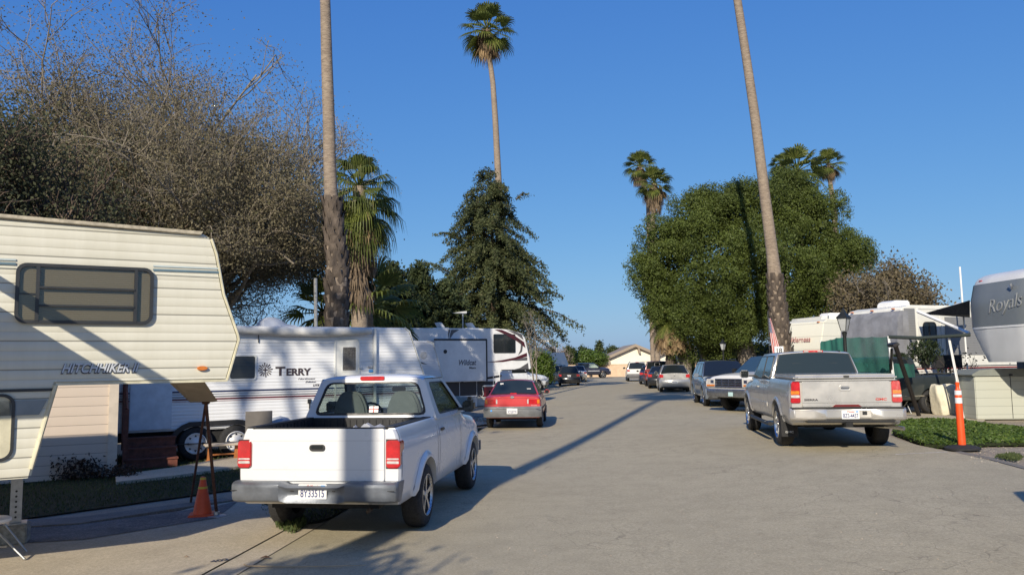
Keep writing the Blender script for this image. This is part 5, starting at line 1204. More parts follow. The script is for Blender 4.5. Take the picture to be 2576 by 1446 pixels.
# cooler, buckets, gas bottle near it
def at_g(u, v): p_ = gp(u, v); return p_
g_ = at_g(1215, 1021); cb = thing('storage_chest', 'pale grey plastic chest on the ground with a red cooler on top', 'chest', (g_.x, g_.y, 0), R(10))
B('box', mat('pale_plastic', (.5, .5, .48), .6), cb, (-.30, .62, 0, .5, 0, .36), bev=.03); B('lid', mat('pale_plastic_lid', (.55, .54, .5), .6), cb, (-.33, .65, -.03, .53, .36, .42), bev=.02)
ck = thing('cooler', 'red cooler with white lid and handle on the pale chest', 'cooler', (g_.x+.02, g_.y+.05, .42), R(10)); B('box', mat('cooler_red', (.22, .015, .025), .45), ck, (-.18, .58, 0, .42, 0, .46), bev=.03); B('lid', M_white, ck, (-.21, .61, -.02, .44, .46, .54), bev=.02)
mb = MB(); mb.tube([(-.16, -.03, .46), (-.19, -.05, .1), (-.1, -.05, 0), (-.0, -.05, .1), (-.05, -.04, .44)], .02, 6); mb.build('handle', M_white, ck, smooth=60)
g2_ = at_g(1193, 1022); bk = thing('bucket', 'white plastic bucket beside the pale chest', 'bucket', (g2_.x, g2_.y, 0)); mb = MB(); mb.lathe([(0, .13), (.38, .155), (.40, .17), (.42, .17), (.42, .15), (.05, .12)], 22, 'z'); mb.build('bucket_body', M_white, bk, smooth=40)
g3 = at_g(1182, 1019); gb = thing('gas_bottle', 'white gas bottle with collar beside the plastic bucket', 'gas bottle', (g3.x, g3.y+.1, 0)); mb = MB(); mb.lathe([(0, .10), (.03, .15), (.3, .15), (.38, .10), (.40, .03), (.40, .001)], 20, 'z'); mb.build('tank', M_white, gb, smooth=50); mb = MB(); mb.lathe([(.36, .09), (.52, .10), (.52, .085), (.36, .075)], 16, 'z'); mb.build('collar', M_white, gb)

# ---------- far small trailers on the left
F6 = Fr(at(1400, 940, 92), 20); F6.o.z = 0
t = rv('travel_trailer', 'far white trailer with slanted front beside the bare tree, above the black hatchback', 'trailer', F6)
Sf = siding('far_siding', (.74, .74, .72), .2, 2, .3)
body_prism(F6, t, [(F6.pl(1394, 930)[0], F6.pl(1394, 930)[1])]+F6.pts([(1412, 930), (1427, 926), (1430, 916), (1419, 886), (1380, 886)])+[(F6.pl(1380, 930)[0], 1.4)], 2.4, Sf, bev=.02); B('chassis', M_under, t, (-1.6, .8, .3, 2, 0, 1.5))
F7 = Fr(at(1370, 940, 84), 24); F7.o.z = 0
t = rv('travel_trailer', 'far cream trailer with a round emblem between the ivy bush and the farthest trailer', 'trailer', F7)
body_prism(F7, t, F7.pts([(1310, 929), (1401, 930), (1394, 905), (1386, 884), (1376, 877), (1310, 866)]), 2.4, siding('far_cream', (.66, .65, .58), .25, 2, .3), bev=.02); x_, z_ = F7.pl(1379, 894); mb = MB(); mb.lathe([(-.02, .001), (-.02, .2), (0, .2)], 14, 'y', (x_, 0, z_)); mb.build('round_emblem', mat('tan_emblem', (.4, .28, .18), .6), t); B('chassis', M_under, t, (-2.5, 1.2, .3, 2, 0, 1.4))
# grey awning hanging beside the black and white fifth wheel
aw = thing('awning', 'blue grey awning panel hanging beyond the nose of the black and white fifth wheel', 'awning', at(1352, 895, 66)-Vector((0, 0, 0)))
L = [at(u, v, Y_)-aw.location for u, v, Y_ in ((1322, 864, 66), (1337, 866, 66), (1370, 905, 61), (1340, 906, 60.5))]; q = Vector((0, 0, -.06)); mb = MB(); mb.add(L+[a+q for a in L], [(0, 1, 2, 3), (7, 6, 5, 4), (0, 4, 5, 1), (1, 5, 6, 2), (2, 6, 7, 3), (3, 7, 4, 0)]); mb.build('fabric', mat('slate_fabric', (.16, .20, .25), .8), aw)
for i in (2, 3): mb = MB(); mb.tube([L[i], Vector((L[i].x, L[i].y, -aw.location.z))], .04, 6); mb.build('pole', M_galv, aw)

# ---------- right side: near trailer with script lettering
S_ry = mat('light_gelcoat', (.66, .66, .64), .35, 0, .08, 1.5); S_gy = mat('grey_gelcoat', (.18, .20, .21), .35, 0, .08, 1.5)
GR = gz(12)
F8 = Fr((at(2441, 900, 22.0).x, 22.0, GR), -84)   # face along the street, reading direction towards us
t = thing('fifth_wheel_trailer', 'white and grey fifth wheel nose with pale script lettering at the right picture edge', 'trailer', F8.o, F8.a)
# side view outline seen from the street is nearly flat; the cap bulges a little
def cap(zz): return interp([(1.55, .10), (1.8, .06), (2.2, .02), (2.52, .0), (3.2, -.02), (3.75, .12), (3.95, .30), (4.02, .6)], zz)[0]
def capx(zz): return interp([(1.5, .42), (2.38, .0), (5, 0)], zz)[0]
mb = MB(); rings = []
for zz in (1.52, 1.60, 1.8, 2.0, 2.2, 2.4, 2.6, 2.9, 3.2, 3.5, 3.7, 3.8, 3.88, 3.92): rings.append([(x, cap(zz+.1)+d, zz) for x, d in ((capx(zz), 7), (capx(zz), .25), (capx(zz)+.05, .10), (capx(zz)+.2, .03), (.75, 0), (1.8, 0), (2.3, .03), (2.42, .12), (2.45, .3), (2.45, 7))])
mb.loft(rings); o = mb.build('body', S_ry, t, smooth=40)
def capdecal(name, z0, z1, m, x0_=0.04, x1_=2.42, off=.012):
    mb = MB(); vs = []; zs_ = [lerp(z0, z1, i/8) for i in range(9)]
    for zz in zs_:
        for x, d in ((x0_-.02, .14), (.05, .10), (.2, .03), (.6, 0), (1.8, 0), (2.3, .03), (x1_, .12)): vs.append((x, cap(zz+.1)+d-off, zz))
    mb.add(vs, [(i*7+j, i*7+j+1, (i+1)*7+j+1, (i+1)*7+j) for i in range(8) for j in range(6)]); return mb.build(name, m, t, smooth=60)
capdecal('grey_panel', 2.46, 3.62, S_gy); capdecal('white_band', 2.41, 2.46, M_white)
x_, z_ = F8.pl(2488, 808); lt = text('side_lettering', 'Royals', .50, mat('script_silver', (.33, .34, .34), .4), t, Matrix.Translation((.86, cap(3.1)-.02, 2.80)) @ Mface(0, 0, 0) @ Matrix.Rotation(R(6), 4, 'Z'), shear=.4, bold=-.004, sx=.95, ext=.006)
mb = MB()
for k in range(5): a = R(90+(k-2)*24); mb.tube([(1.75, cap(3.3)-.02, 3.36), (1.75+.13*math.cos(a), cap(3.3)-.02, 3.36+.15*math.sin(a))], .010, 5)
o = mb.build('crown_mark', M_alu, t); o['kind'] = 'stuff'
B('marker_light', M_red, t, (.30, .42, cap(3.85)-.03, cap(3.85)+.1, 3.69, 3.735), bev=.01)
mb = MB(); mb.box(.2, 2.3, 1.2, 7, 1.1, 1.55); mb.build('lower_body', S_gy, t)
# dark awning opening towards the left with white arm
aw = thing('awning', 'black awning with a white folding arm beside the script lettered trailer', 'awning', at(2440, 800, 23.5))
L = [at(2440, 755, 22.6), at(2322, 789, 26.5), at(2440, 797, 27.5), at(2440, 790, 23.2)]; L = [a-aw.location for a in L]
mb = MB(); q = Vector((0, 0, -.02)); mb.add(L[:1]+[L[1], L[2], L[3]]+[a+q for a in L], [(0, 1, 2, 3), (7, 6, 5, 4), (0, 4, 5, 1), (1, 5, 6, 2), (2, 6, 7, 3), (3, 7, 4, 0)]); mb.build('fabric', mat('black_canvas', (.012, .012, .015), .9), aw)
mb = MB(); mb.tube([at(2308, 783, 25.5)-aw.location, at(2400, 822, 24)-aw.location, at(2438, 838, 23)-aw.location], .055, 4); mb.build('arm', M_white, aw)
# tall white pole
pl_ = thing('antenna_pole', 'slender white pole rising behind the script lettered trailer roof', 'pole', at(2432, 900, 27)*1); pl_.location.z = GR
mb = MB(); mb.tube([(0, 0, 0), (-.02, 0, at(2427, 671, 27).z-GR)], .03, 8); mb.build('shaft', M_white, pl_)
# storage bench chest
g_ = gp(2458, 1055); cb = thing('storage_shed', 'grey green plastic storage box with a lid at the right edge behind ground cover', 'storage box', (g_.x, g_.y, gz(g_.x)), R(-4))
S_pl = siding('resin_panel', (.43, .44, .37), .22, 1, .45, .6, .15, dirt=.1)
hb = 1.15; B('box', S_pl, cb, (0, 3.4, 0, 1.1, 0, hb), bev=.02); mb = MB(); mb.prism([(-.06, hb), (-.08, hb+.04), (.12, hb+.16), (.5, hb+.19), (3.5, hb+.19), (3.5, hb)], -.05, 1.15); mb.build('lid', mat('resin_lid', (.20, .215, .19), .6), cb, bev=.01)
B('door_gap', M_blk, cb, (.92, .93, -.012, 0, .03, hb-.02)); B('hasp', M_blk, cb, (.88, .96, -.07, -.045, hb, hb+.05))

# ---------- motorhome with grey front cover
d9 = 27.0; F9 = Fr((at(2272, 900, d9).x, d9, GR), 20)
t = thing('motorhome', 'white motorhome with grey windshield cover, roof unit and black side windows, behind the green screen', 'motorhome', F9.o, F9.a)
Z = lambda u, v: tuple(a-(GR if i else 0) for i, a in enumerate(F9.pl(u, v)))
def Zp(L): return [F9.pl(u, v) for u, v in L]
z1 = F9.pl(2275, 768)[1]+.02
mb = MB(); mb.prism([(0, .5), (9, .5), (9, z1), (0.5, z1), (.1, z1-.08), (-.12, z1-.55), (-.05, 1.6), (-.05, .5)], 0, 2.5); mb.build('body', mat('motorhome_white', (.72, .71, .64), .4, 0, .1, 2), t, bev=.05, seg=3)
S_gs = siding('grey_siding', (.20, .205, .21), .085, 1, .5, .5, .3)
on('siding_panel', Zp([(2208+12, 773), (2271, 770), (2279, 884), (2225, 884)]) if 0 else [(.15, 1.75), (.62, 1.75), (.62, z1-.12), (.15, z1-.12)], S_gs, t, .012)
on('siding_panel', [(1.95, 1.75), (3.75, 1.75), (3.75, z1-.40), (1.95, z1-.40)], S_gs, t, .012)
on('siding_panel', [(.1, .62), (9, .62), (9, 1.05), (.1, 1.05)], S_gs, t, .012)
f = win(t, F9, 2308, 789, 2336, 832, M_trimw, M_gd, .10, .03, 'window') if 0 else None
xa = .78; O = rrect(.72, 1.80, 1.72, z1-.10, .05); I = rrect(.76, 1.76, 1.76, z1-.14, .05); f = ringp('cab_door', O, I, M_trimw, t, 0, .02)
O = rrect(.95, 1.55, 2.10, 2.90, .14, 6); I = rrect(.99, 1.51, 2.14, 2.86, .11, 6); f = ringp('window', O, I, M_blk, t, .005, .02); mb = MB(); mb.prism(I, -.018, -.012); mb.build('pane', M_gd, f)
O = rrect(4.0, 5.0, 1.9, z1-.4, .05); I = rrect(4.05, 4.95, 1.95, z1-.45, .05); f = ringp('window', O, I, M_trimw, t, .005, .02); mb = MB(); mb.prism(I, -.018, -.012); mb.build('pane', mat('maroon_curtain', (.06, .02, .02), .3), f)
for z_, hh, cc in ((1.28, .05, (.22, .03, .03)), (1.36, .03, (.05, .05, .055)), (1.20, .02, (.4, .3, .3))): on('side_stripe', [(.1, z_), (9, z_), (9, z_+hh), (.1, z_+hh)], mat('mh_stripe', cc, .5), t)
# front: cover over the windshield
mb = MB(); rings = []
for y in np.linspace(-.06, 2.56, 12):
    sag = .03*math.sin(y*7); rings.append([(-.16-.02+sag, y, 1.55), (-.26+sag, y, 2.2), (-.20, y, z1-.45), (-.02, y, z1-.20), (.04, y, z1-.20), (.0, y, 1.55)])
mb.loft(rings); mb.build('windshield_cover', mat('cover_grey', (.22, .225, .245), .85, 0, .25, 2.5, .6, 6), t, smooth=50)
mb = MB(); mb.box(-.05, .30, -.035, -.01, 1.6, z1-.2); mb.build('cover_flap', mat('cover_grey_side', (.24, .245, .26), .85, 0, .2, 3), t)
for x_ in (1.0, 4.6):
    mb = MB(); mb.prism([(x_-.45, z1-.03), (x_-.42, z1+.16), (x_-.2, z1+.24), (x_+.4, z1+.24), (x_+.45, z1-.03)], .9, 1.6); mb.build('air_conditioner', M_white, t, bev=.04)
for y in (.3, 1.25, 2.2): B('marker_light', M_amb, t, (-.05, .04, y-.05, y+.05, z1-.14, z1-.10), bev=.01)
B('chassis', M_under, t, (.3, 8.5, .2, 2.3, .2, .5))

# ---------- trailer behind the palm with thin red lettering
F10 = Fr((at(1968, 900, 36).x, 36.0, GR), -62)
t = thing('travel_trailer', 'cream white trailer with slanted nose and faint red lettering behind the leaning palm', 'trailer', F10.o, F10.a)
z1 = F10.pl(2060, 802)[1]; xw = F10.pl(2070, 850)[0]
S_wd = siding('cream_nose', (.76, .74, .62), .55, 1, .35, .4, .05, dirt=.15)
mb = MB(); z0_ = .6; mb.add([(x, y, z) for x, y, z in ((0, -.35, 1.5), (xw, -.35, 1.5), (xw, .12, z1-.12), (0, .12, z1-.12), (0, .35, z1), (xw, .35, z1), (0, 7, z1), (xw, 7, z1), (0, -.05, .6), (xw, -.05, .6), (0, 7, .6), (xw, 7, .6))], [(0, 1, 2, 3), (3, 2, 5, 4), (4, 5, 7, 6), (8, 9, 1, 0), (0, 3, 4, 6, 10, 8), (1, 9, 11, 7, 5, 2), (6, 7, 11, 10), (8, 10, 11, 9)]); mb.build('body', S_wd, t, bev=.03)
za = F10.pl(2015, 860)[1]; ya = lerp(-.35, .12, (za-1.5)/(z1-.12-1.5))
text('front_lettering', 'wilderness', .34, mat('faded_red', (.45, .20, .17), .6), t, Mface(xw*.20, ya-.06, za) @ Matrix.Rotation(R(-12), 4, 'X'), sx=xw*.62/(.34*4.7), ext=.004, bold=.002)
for x_ in (xw*.45+.3,): mb = MB(); mb.prism([(x_-.5, z1-.02), (x_-.42, z1+.2), (x_+.5, z1+.24), (x_+.52, z1-.02)], 1.4, 2.2); mb.build('air_conditioner', M_white, t, bev=.05)
B('marker_light', M_amb, t, (xw*.86, xw*.9, .05, .14, z1-.14, z1-.10)); B('chassis', M_under, t, (.2, xw-.2, .2, 6.5, .1, .6))
# second trailer just beyond it, side with a window
F11 = Fr((at(2064, 900, 35.0).x, 34.6, GR), 14)
t = thing('travel_trailer', 'white trailer side with a brown curtained window between the slanted nose and the lamp post', 'trailer', F11.o, F11.a)
z1 = F11.pl(2085, 795)[1]; mb = MB(); mb.prism([(0, .6), (5, .6), (5, z1), (0, z1)], 0, 2.3); mb.build('body', siding('white_lap', (.72, .71, .66), .2, 2, .4, .45, .3), t, bev=.03)
xa_ = F11.pl(2100, 840)[0]; O = rrect(xa_, xa_+.75, 1.8, z1-.35, .08); I = rrect(xa_+.05, xa_+.70, 1.85, z1-.40, .06); f = ringp('window', O, I, M_frame, t, .0, .03); mb = MB(); mb.prism(I, -.018, -.012); mb.build('pane', mat('brown_curtain', (.14, .06, .035), .4), f)
B('chassis', M_under, t, (.2, 4.5, .2, 2, .1, .6)); mb = MB(); mb.prism([(.9, z1), (.95, z1+.2), (1.9, z1+.2), (2, z1)], .8, 1.5); mb.build('air_conditioner', M_white, t, bev=.04)
mb = MB(); mb.tube([(.25, -.1, .9), (.25, -.1, z1+.02)], .03, 6); mb.build('awning_arm', M_galv, t)
# ================= vegetation kit (vectorised leaf clouds, palms, branching)
rng = np.random.default_rng(7)
def quads_obj(name, V, m, parent=None, k=4):
    """V: (n,k,3) separate faces"""
    n = len(V); me = bpy.data.meshes.new(name); me.vertices.add(n*k); me.vertices.foreach_set('co', V.astype(np.float32).ravel())
    me.loops.add(n*k); me.loops.foreach_set('vertex_index', np.arange(n*k, dtype=np.int32)); me.polygons.add(n)
    me.polygons.foreach_set('loop_start', np.arange(0, n*k, k, dtype=np.int32)); me.update(calc_edges=True); me.validate()
    me.materials.append(m); o = bpy.data.objects.new(name, me); COL.objects.link(o); o.parent = parent; return o
def rdir(n): d = rng.normal(size=(n, 3)); return d/np.linalg.norm(d, axis=1, keepdims=True)
def leafquads(P, s, Nn=None, asp=1.8, droop=0.0, jit=.9):
    """diamond leaves of length s at points P, roughly facing Nn"""
    n = len(P); s = np.broadcast_to(np.asarray(s, float), (n,)) * rng.uniform(.65, 1.35, n)
    nd = rdir(n) if Nn is None else Nn + rng.normal(size=(n, 3))*jit; nd /= np.linalg.norm(nd, axis=1, keepdims=True)
    a = np.cross(nd, rdir(n)); a[:, 2] -= droop; a -= nd*(a*nd).sum(1)[:, None]; a /= np.linalg.norm(a, axis=1, keepdims=True); b = np.cross(nd, a)
    h = s[:, None]*.5; w_ = h/asp
    return np.stack([P-a*h, P+b*w_+a*h*.1, P+a*h, P-b*w_+a*h*.1], 1)
def blob(c, r, n, shell=.45, clump=0, cs=.5):
    """points filling an ellipsoid, denser towards its skin, gathered in clumps; returns points and outward normals"""
    c = np.array(c, float); r = np.array(r, float)
    if clump:
        k = max(4, n//clump); d = rdir(k); q = d*(rng.uniform(shell, 1, k)**.6)[:, None]; idx = rng.integers(0, k, n)
        P = c+q[idx]*r + rng.normal(size=(n, 3))*cs*np.array([1, 1, .75]); Nn = d[idx]*.8+rng.normal(size=(n, 3))*.25
    else:
        d = rdir(n); q = d*(rng.uniform(shell, 1, n)**.6)[:, None]; P = c+q*r; Nn = d/r
    Nn /= np.linalg.norm(Nn, axis=1, keepdims=True); return P, Nn
def trunkobj(name, path, rad, m, parent, n=12, wob=0, smooth=50):
    mb = MB(); mb.tube(path, rad, n)
    if wob:
        mb.v = [tuple(np.array(v)+rng.normal(size=3)*wob) for v in mb.v]
    return mb.build(name, m, parent, smooth=smooth)
def bark(name, c, c2, sc=6, ring=0, bmp=.8):
    m, nt, b = newmat(name); t = N(nt, 'ShaderNodeTexCoord'); mp = N(nt, 'ShaderNodeMapping'); mp.inputs['Scale'].default_value = (1, 1, 3.5 if ring else .35); lk(nt, t.outputs['Object'], mp.inputs[0])
    n1 = noise(nt, sc, 6, .65, mp.outputs[0]); n2 = noise(nt, 1.2, 4)
    col = ramp(nt, n1, [(.3, c2), (.62, c)]); col = mixc(nt, ramp(nt, n2, [(.4, (0,)*3), (.7, (.5,)*3)]), col, c2)
    h = n1
    if ring:
        s = N(nt, 'ShaderNodeSeparateXYZ'); lk(nt, t.outputs['Object'], s.inputs[0]); h = math_(nt, 'ADD', n1, math_(nt, 'MULTIPLY', math_(nt, 'SINE', math_(nt, 'ADD', math_(nt, 'MULTIPLY', s.outputs[2], 21), math_(nt, 'MULTIPLY', n2, 9))), .10))
    lk(nt, col, b.inputs['Base Color']); b.inputs['Roughness'].default_value = .9; bump(nt, h, bmp, .05, b); return m
Bk_palm = bark('palm_bark', (.33, .265, .195), (.17, .13, .10), 5, 1)
Bk_boot = bark('palm_boot_bark', (.155, .12, .09), (.035, .027, .022), 6, 0)
Bk_grey = bark('grey_bark', (.30, .26, .21), (.12, .10, .08), 9)
Bk_brown = bark('brown_bark', (.17, .12, .085), (.06, .045, .035), 9)
L_fan = leafmat('fan_leaf', (.070, .095, .020), (.16, .19, .04), (.30, .27, .09), .38)
L_dead = leafmat('dead_frond', (.20, .125, .06), (.38, .27, .15), None, .25, .8)
L_skirt = leafmat('dead_skirt', (.11, .08, .055), (.24, .18, .12), None, .15, .9)

def fan_leaves(base, dirs, L, nseg=22, spread=R(150), droop=.35, petiole=.5, fold=.25, tip=.35):
    """palmate fronds: radiating blades folded along the middle, tips hanging; returns quads"""
    out = []; pet = []
    for d in dirs:
        d = np.array(d)/np.linalg.norm(d); p0 = np.array(base, float)
        pl = L*petiole; hub = p0 + d*pl; hub[2] -= pl*pl*.05*(1 if d[2] < .8 else 0)
        side = np.cross(d, [0, 0, 1.]); 
        if np.linalg.norm(side) < .1: side = np.array([1., 0, 0])
        side /= np.linalg.norm(side); up = np.cross(side, d)
        tw = rng.uniform(-.5, .5); s2 = side*math.cos(tw)+up*math.sin(tw); u2 = np.cross(s2, d)
        pw = .02*L; pet.append([p0-side*pw, p0+side*pw, hub+side*pw*.7, hub-side*pw*.7]); pet.append([p0-up*pw, p0+up*pw, hub+up*pw*.7, hub-up*pw*.7])
        for i in range(nseg):
            t = (i/(nseg-1)-.5); a = t*spread; Ls = L*(1-.42*abs(t*2)**1.6)*rng.uniform(.9, 1.06)*.62
            ax = d*math.cos(a)+s2*math.sin(a); ax = ax + u2*fold*abs(math.sin(a))*.4; ax /= np.linalg.norm(ax)
            wv = np.cross(ax, u2); wv /= np.linalg.norm(wv); ww = Ls*math.tan(spread/nseg*.5)*.62
            a0 = hub; a1 = hub+ax*Ls*.55-np.array([0, 0, droop*Ls*.10]); a2 = a1+ax*Ls*.30-np.array([0, 0, droop*Ls*.35]); a3 = a2+ax*Ls*tip*.30-np.array([0, 0, droop*Ls*.60])
            f = u2*ww*.35
            out.append([a0-wv*ww*.1, a0+wv*ww*.1, a1+wv*ww+f*(-1)**i, a1-wv*ww-f*(-1)**i])
            out.append([a1-wv*ww-f*(-1)**i, a1+wv*ww+f*(-1)**i, a2+wv*ww*.6, a2-wv*ww*.6]); out.append([a2-wv*ww*.6, a2+wv*ww*.6, a3+wv*ww*.1, a3-wv*ww*.1])
    return np.array(out), np.array(pet)
def sph(n, e0, e1, bias=0):
    r = []
    for i in range(n):
        a = i*2.39996+rng.uniform(-.2, .2); e = R(lerp(e0, e1, (i+.5)/n)+rng.uniform(-6, 6)); r.append((math.cos(a)*math.cos(e), math.sin(a)*math.cos(e), math.sin(e)))
    return r
def palm(name, label, path, rad, crown_L, n_live=34, n_dead=8, skirt=0, boots=None, group=None, live=(80, -50), seg=20, crown=True, tiers=1, step=.7):
    """path: world points from the ground to the crown"""
    p0 = Vector(path[0]); t = thing(name, label, 'palm tree', p0, 0, group); loc_ = [Vector(p)-p0 for p in path]
    trunkobj('trunk', loc_, rad, Bk_palm, t, 14)
    if boots:
        z0, z1, r0_, r1_, hh = boots; mb = MB(); nrow = int((z1-z0)/(hh*.55)); 
        def ctr(z):
            for a, b in zip(loc_, loc_[1:]):
                if a.z <= z <= b.z: return a.lerp(b, (z-a.z)/max(1e-6, b.z-a.z))
            return loc_[-1]
        core = [ctr(lerp(z0, z1, i/10)) for i in range(11)]; mb.tube(core, [lerp(r0_, r1_, i/10)*.93 for i in range(11)], 12)
        for i in range(nrow):
            z = lerp(z0, z1, i/nrow); rr = lerp(r0_, r1_, i/nrow); c = ctr(z); nb = max(7, int(rr*2*math.pi/(hh*.62)))
            for j in range(nb):
                a = 2*math.pi*(j+.5*(i % 2))/nb+rng.uniform(-.12, .12); ca, sa = math.cos(a), math.sin(a); w_ = hh*rng.uniform(.32, .45); h_ = hh*rng.uniform(.8, 1.15); o_ = rng.uniform(.02, .10)*hh/.35
                q = Vector((ca, sa, 0)); s_ = Vector((-sa, ca, 0))
                mb.add([c+q*(rr*.88)+s_*w_, c+q*(rr*.88)-s_*w_, c+q*(rr+o_)-s_*w_*.55+Vector((0, 0, h_)), c+q*(rr+o_)+s_*w_*.55+Vector((0, 0, h_)), c+q*(rr+o_*.5+.02)+Vector((0, 0, h_*.5))], [(0, 1, 4), (1, 2, 4), (2, 3, 4), (3, 0, 4)])
        bo = mb.build('boot_stubs', Bk_boot, t, clean=False)
    if crown:
        top = np.array(loc_[-1]); QQ = [fan_leaves(top-np.array([0, 0, k_*step]), sph(n_live//tiers, live[0] if k_ == 0 else 25, live[1] if k_ == tiers-1 else live[1]*.7), crown_L*(1+.06*k_), seg, droop=.35+.5*(tiers > 1)) for k_ in range(tiers)]
        Q = np.concatenate([q_[0] for q_ in QQ]); Pt = np.concatenate([q_[1] for q_ in QQ])
        quads_obj('crown', np.concatenate([Q, Pt]), L_fan, t)
        if n_dead:
            Q, Pt = fan_leaves(top-np.array([0, 0, .25*crown_L+(tiers-1)*step]), sph(n_dead, -25, -75), crown_L*.8, 16, R(110), .5, .45); quads_obj('dead_fronds', np.concatenate([Q, Pt]), L_dead, t)
        if skirt:
            Qs = []
            for k in range(int(skirt*48)):
                a = rng.uniform(0, 2*math.pi); z = rng.uniform(-skirt, -.1); rr = .2+.30*crown_L*rng.uniform(.25, 1)*(1-abs(z/skirt)*.45); L_ = rng.uniform(.8, 1.5)*crown_L*.45
                b_ = top+np.array([math.cos(a)*rr, math.sin(a)*rr, z]); s_ = np.array([-math.sin(a), math.cos(a), 0]); o_ = np.array([math.cos(a), math.sin(a), 0])
                for j in range(7):
                    sj = s_*(j-3)*.06*crown_L*.5; e_ = b_+sj*1.8+o_*rng.uniform(-.05, .25)+np.array([0, 0, -L_]); m_ = (b_+e_)/2+o_*.10+sj*.3; w_ = .028*crown_L*.5
                    Qs += [[b_-s_*w_, b_+s_*w_, m_+s_*w_*1.3, m_-s_*w_*1.3], [m_-s_*w_*1.3, m_+s_*w_*1.3, e_+s_*w_*.2, e_-s_*w_*.2]]
            Qs = np.array(Qs); Qs[:, :, 2] -= (tiers-1)*step*.6; quads_obj('dead_skirt', Qs, L_skirt, t)
    return t
def atg(u, v, Y):
    p_ = at(u, v, Y); return p_
def pth(L, Y, zbase=None):
    P_ = [at(u, v, Y) for u, v in L]
    if zbase is not None: P_ = [Vector((P_[0].x, P_[0].y, zbase))]+P_
    return P_

# -- left tall palm (rough lower trunk), crown far above the frame
L1 = pth([(846, 812), (849, 700), (841, 600), (833, 500), (829, 400), (827, 300), (822, 150), (818, 0), (806, -400), (800, -800)], 23.0, 0)
palm('fan_palm', 'tall fan palm with rough boot-covered lower trunk rising behind the white travel trailer', L1, [.36, .34, .31, .25, .20, .185, .18, .17, .155, .15, .14, .12], 2.3, 30, 6, 1.5, boots=(1.2, 6.7, .36, .225, .42))
# -- right leaning palm
L2 = pth([(1968, 890), (1955, 760), (1943, 640), (1925, 500), (1900, 300), (1878, 150), (1855, 0), (1800, -330), (1760, -600)], 33.0, gz(12))
palm('fan_palm', 'tall leaning fan palm at the right kerb with a shaggy foot beside the flag', L2, [.42, .40, .33, .245, .22, .20, .185, .17, .16, .15], 2.4, 30, 6, 1.6, boots=(1.5, 5.1, .40, .29, .40))
# -- middle palm with its whole crown in the picture
L3 = pth([(1262, 700), (1254, 460), (1246, 300), (1240, 210), (1232, 150), (1226, 75)], 72.0, 0)
palm('fan_palm', 'very tall slim fan palm with a round crown above the dark cypress', L3, [.36, .36, .31, .27, .245, .23, .21], 2.75, 36, 8, 1.3, live=(85, -60), seg=18)
# -- distant palms on the right
for lab, L_, Y, cl, sk, gr in (('twin fan palm, taller left one of the pair over the ficus edge', [(1632, 560), (1630, 500), (1610, 418)], 78, 1.75, 1.6, 0), ('twin fan palm, shorter right one of the pair, with pale skirt', [(1643, 560), (1644, 500), (1645, 462)], 74, 1.9, 2.2, 0),
                       ('bushy fan palm rising right behind the top of the ficus', [(2010, 520), (2008, 470), (2006, 430)], 62, 2.3, 0, 0), ('small fan palm head peeping over the ficus left of the bushy palm', [(1968, 500), (1966, 450), (1966, 414)], 72, 1.2, .4, 0),
                       ('slim fan palm with clear curved trunk to the right of the ficus top', [(2098, 530), (2090, 470), (2084, 412)], 70, 1.55, .8, 0)):
    P_ = pth(L_, Y, gz(20)); palm('fan_palm', lab, P_, [.26, .24, .2, .17], cl, 30, 6, sk, seg=16, live=(80, -45), group='fan palms rising behind the ficus tree')
# -- shorter fat palm behind the left palm
P_ = pth([(905, 760), (905, 620), (903, 470)], 27.5, 0)
palm('fan_palm', 'dense fan palm with bright green leaves and a brown hanging skirt beside the rough trunk', P_, [.30, .28, .26, .22], 1.45, 48, 34, 3.3, live=(85, -65), seg=22, tiers=2, step=.75)
P_ = pth([(925, 800), (925, 770)], 29, 0)
palm('fan_palm', 'low young fan palm showing above the trailer roof right of the rough trunk', P_, [.2, .2, .15], 2.1, 22, 2, 0, live=(70, -30), seg=18)
P_ = pth([(812, 812), (812, 785)], 30, 0)
palm('fan_palm', 'low young fan palm showing above the trailer roof left of the rough trunk', P_, [.2, .2, .15], 1.6, 16, 0, 0, live=(75, -20), seg=16)
# palm behind the camera whose trunk shadow falls over the pickup and road
bx = -4.13-.296*2.2
LB = [Vector((bx, -2.2, 0)), Vector((bx-.02, -2.2, 3)), Vector((bx, -2.2, 6)), Vector((bx, -2.2, 12)), Vector((bx, -2.2, 18)), Vector((bx, -2.2, 22.3))]
palm('fan_palm', 'tall fan palm standing behind the camera, known by its long shadow on the road', LB, [.40, .38, .185, .18, .17, .15], 2.5, 34, 8, 1.4, boots=(.3, 4.9, .46, .36, .40))
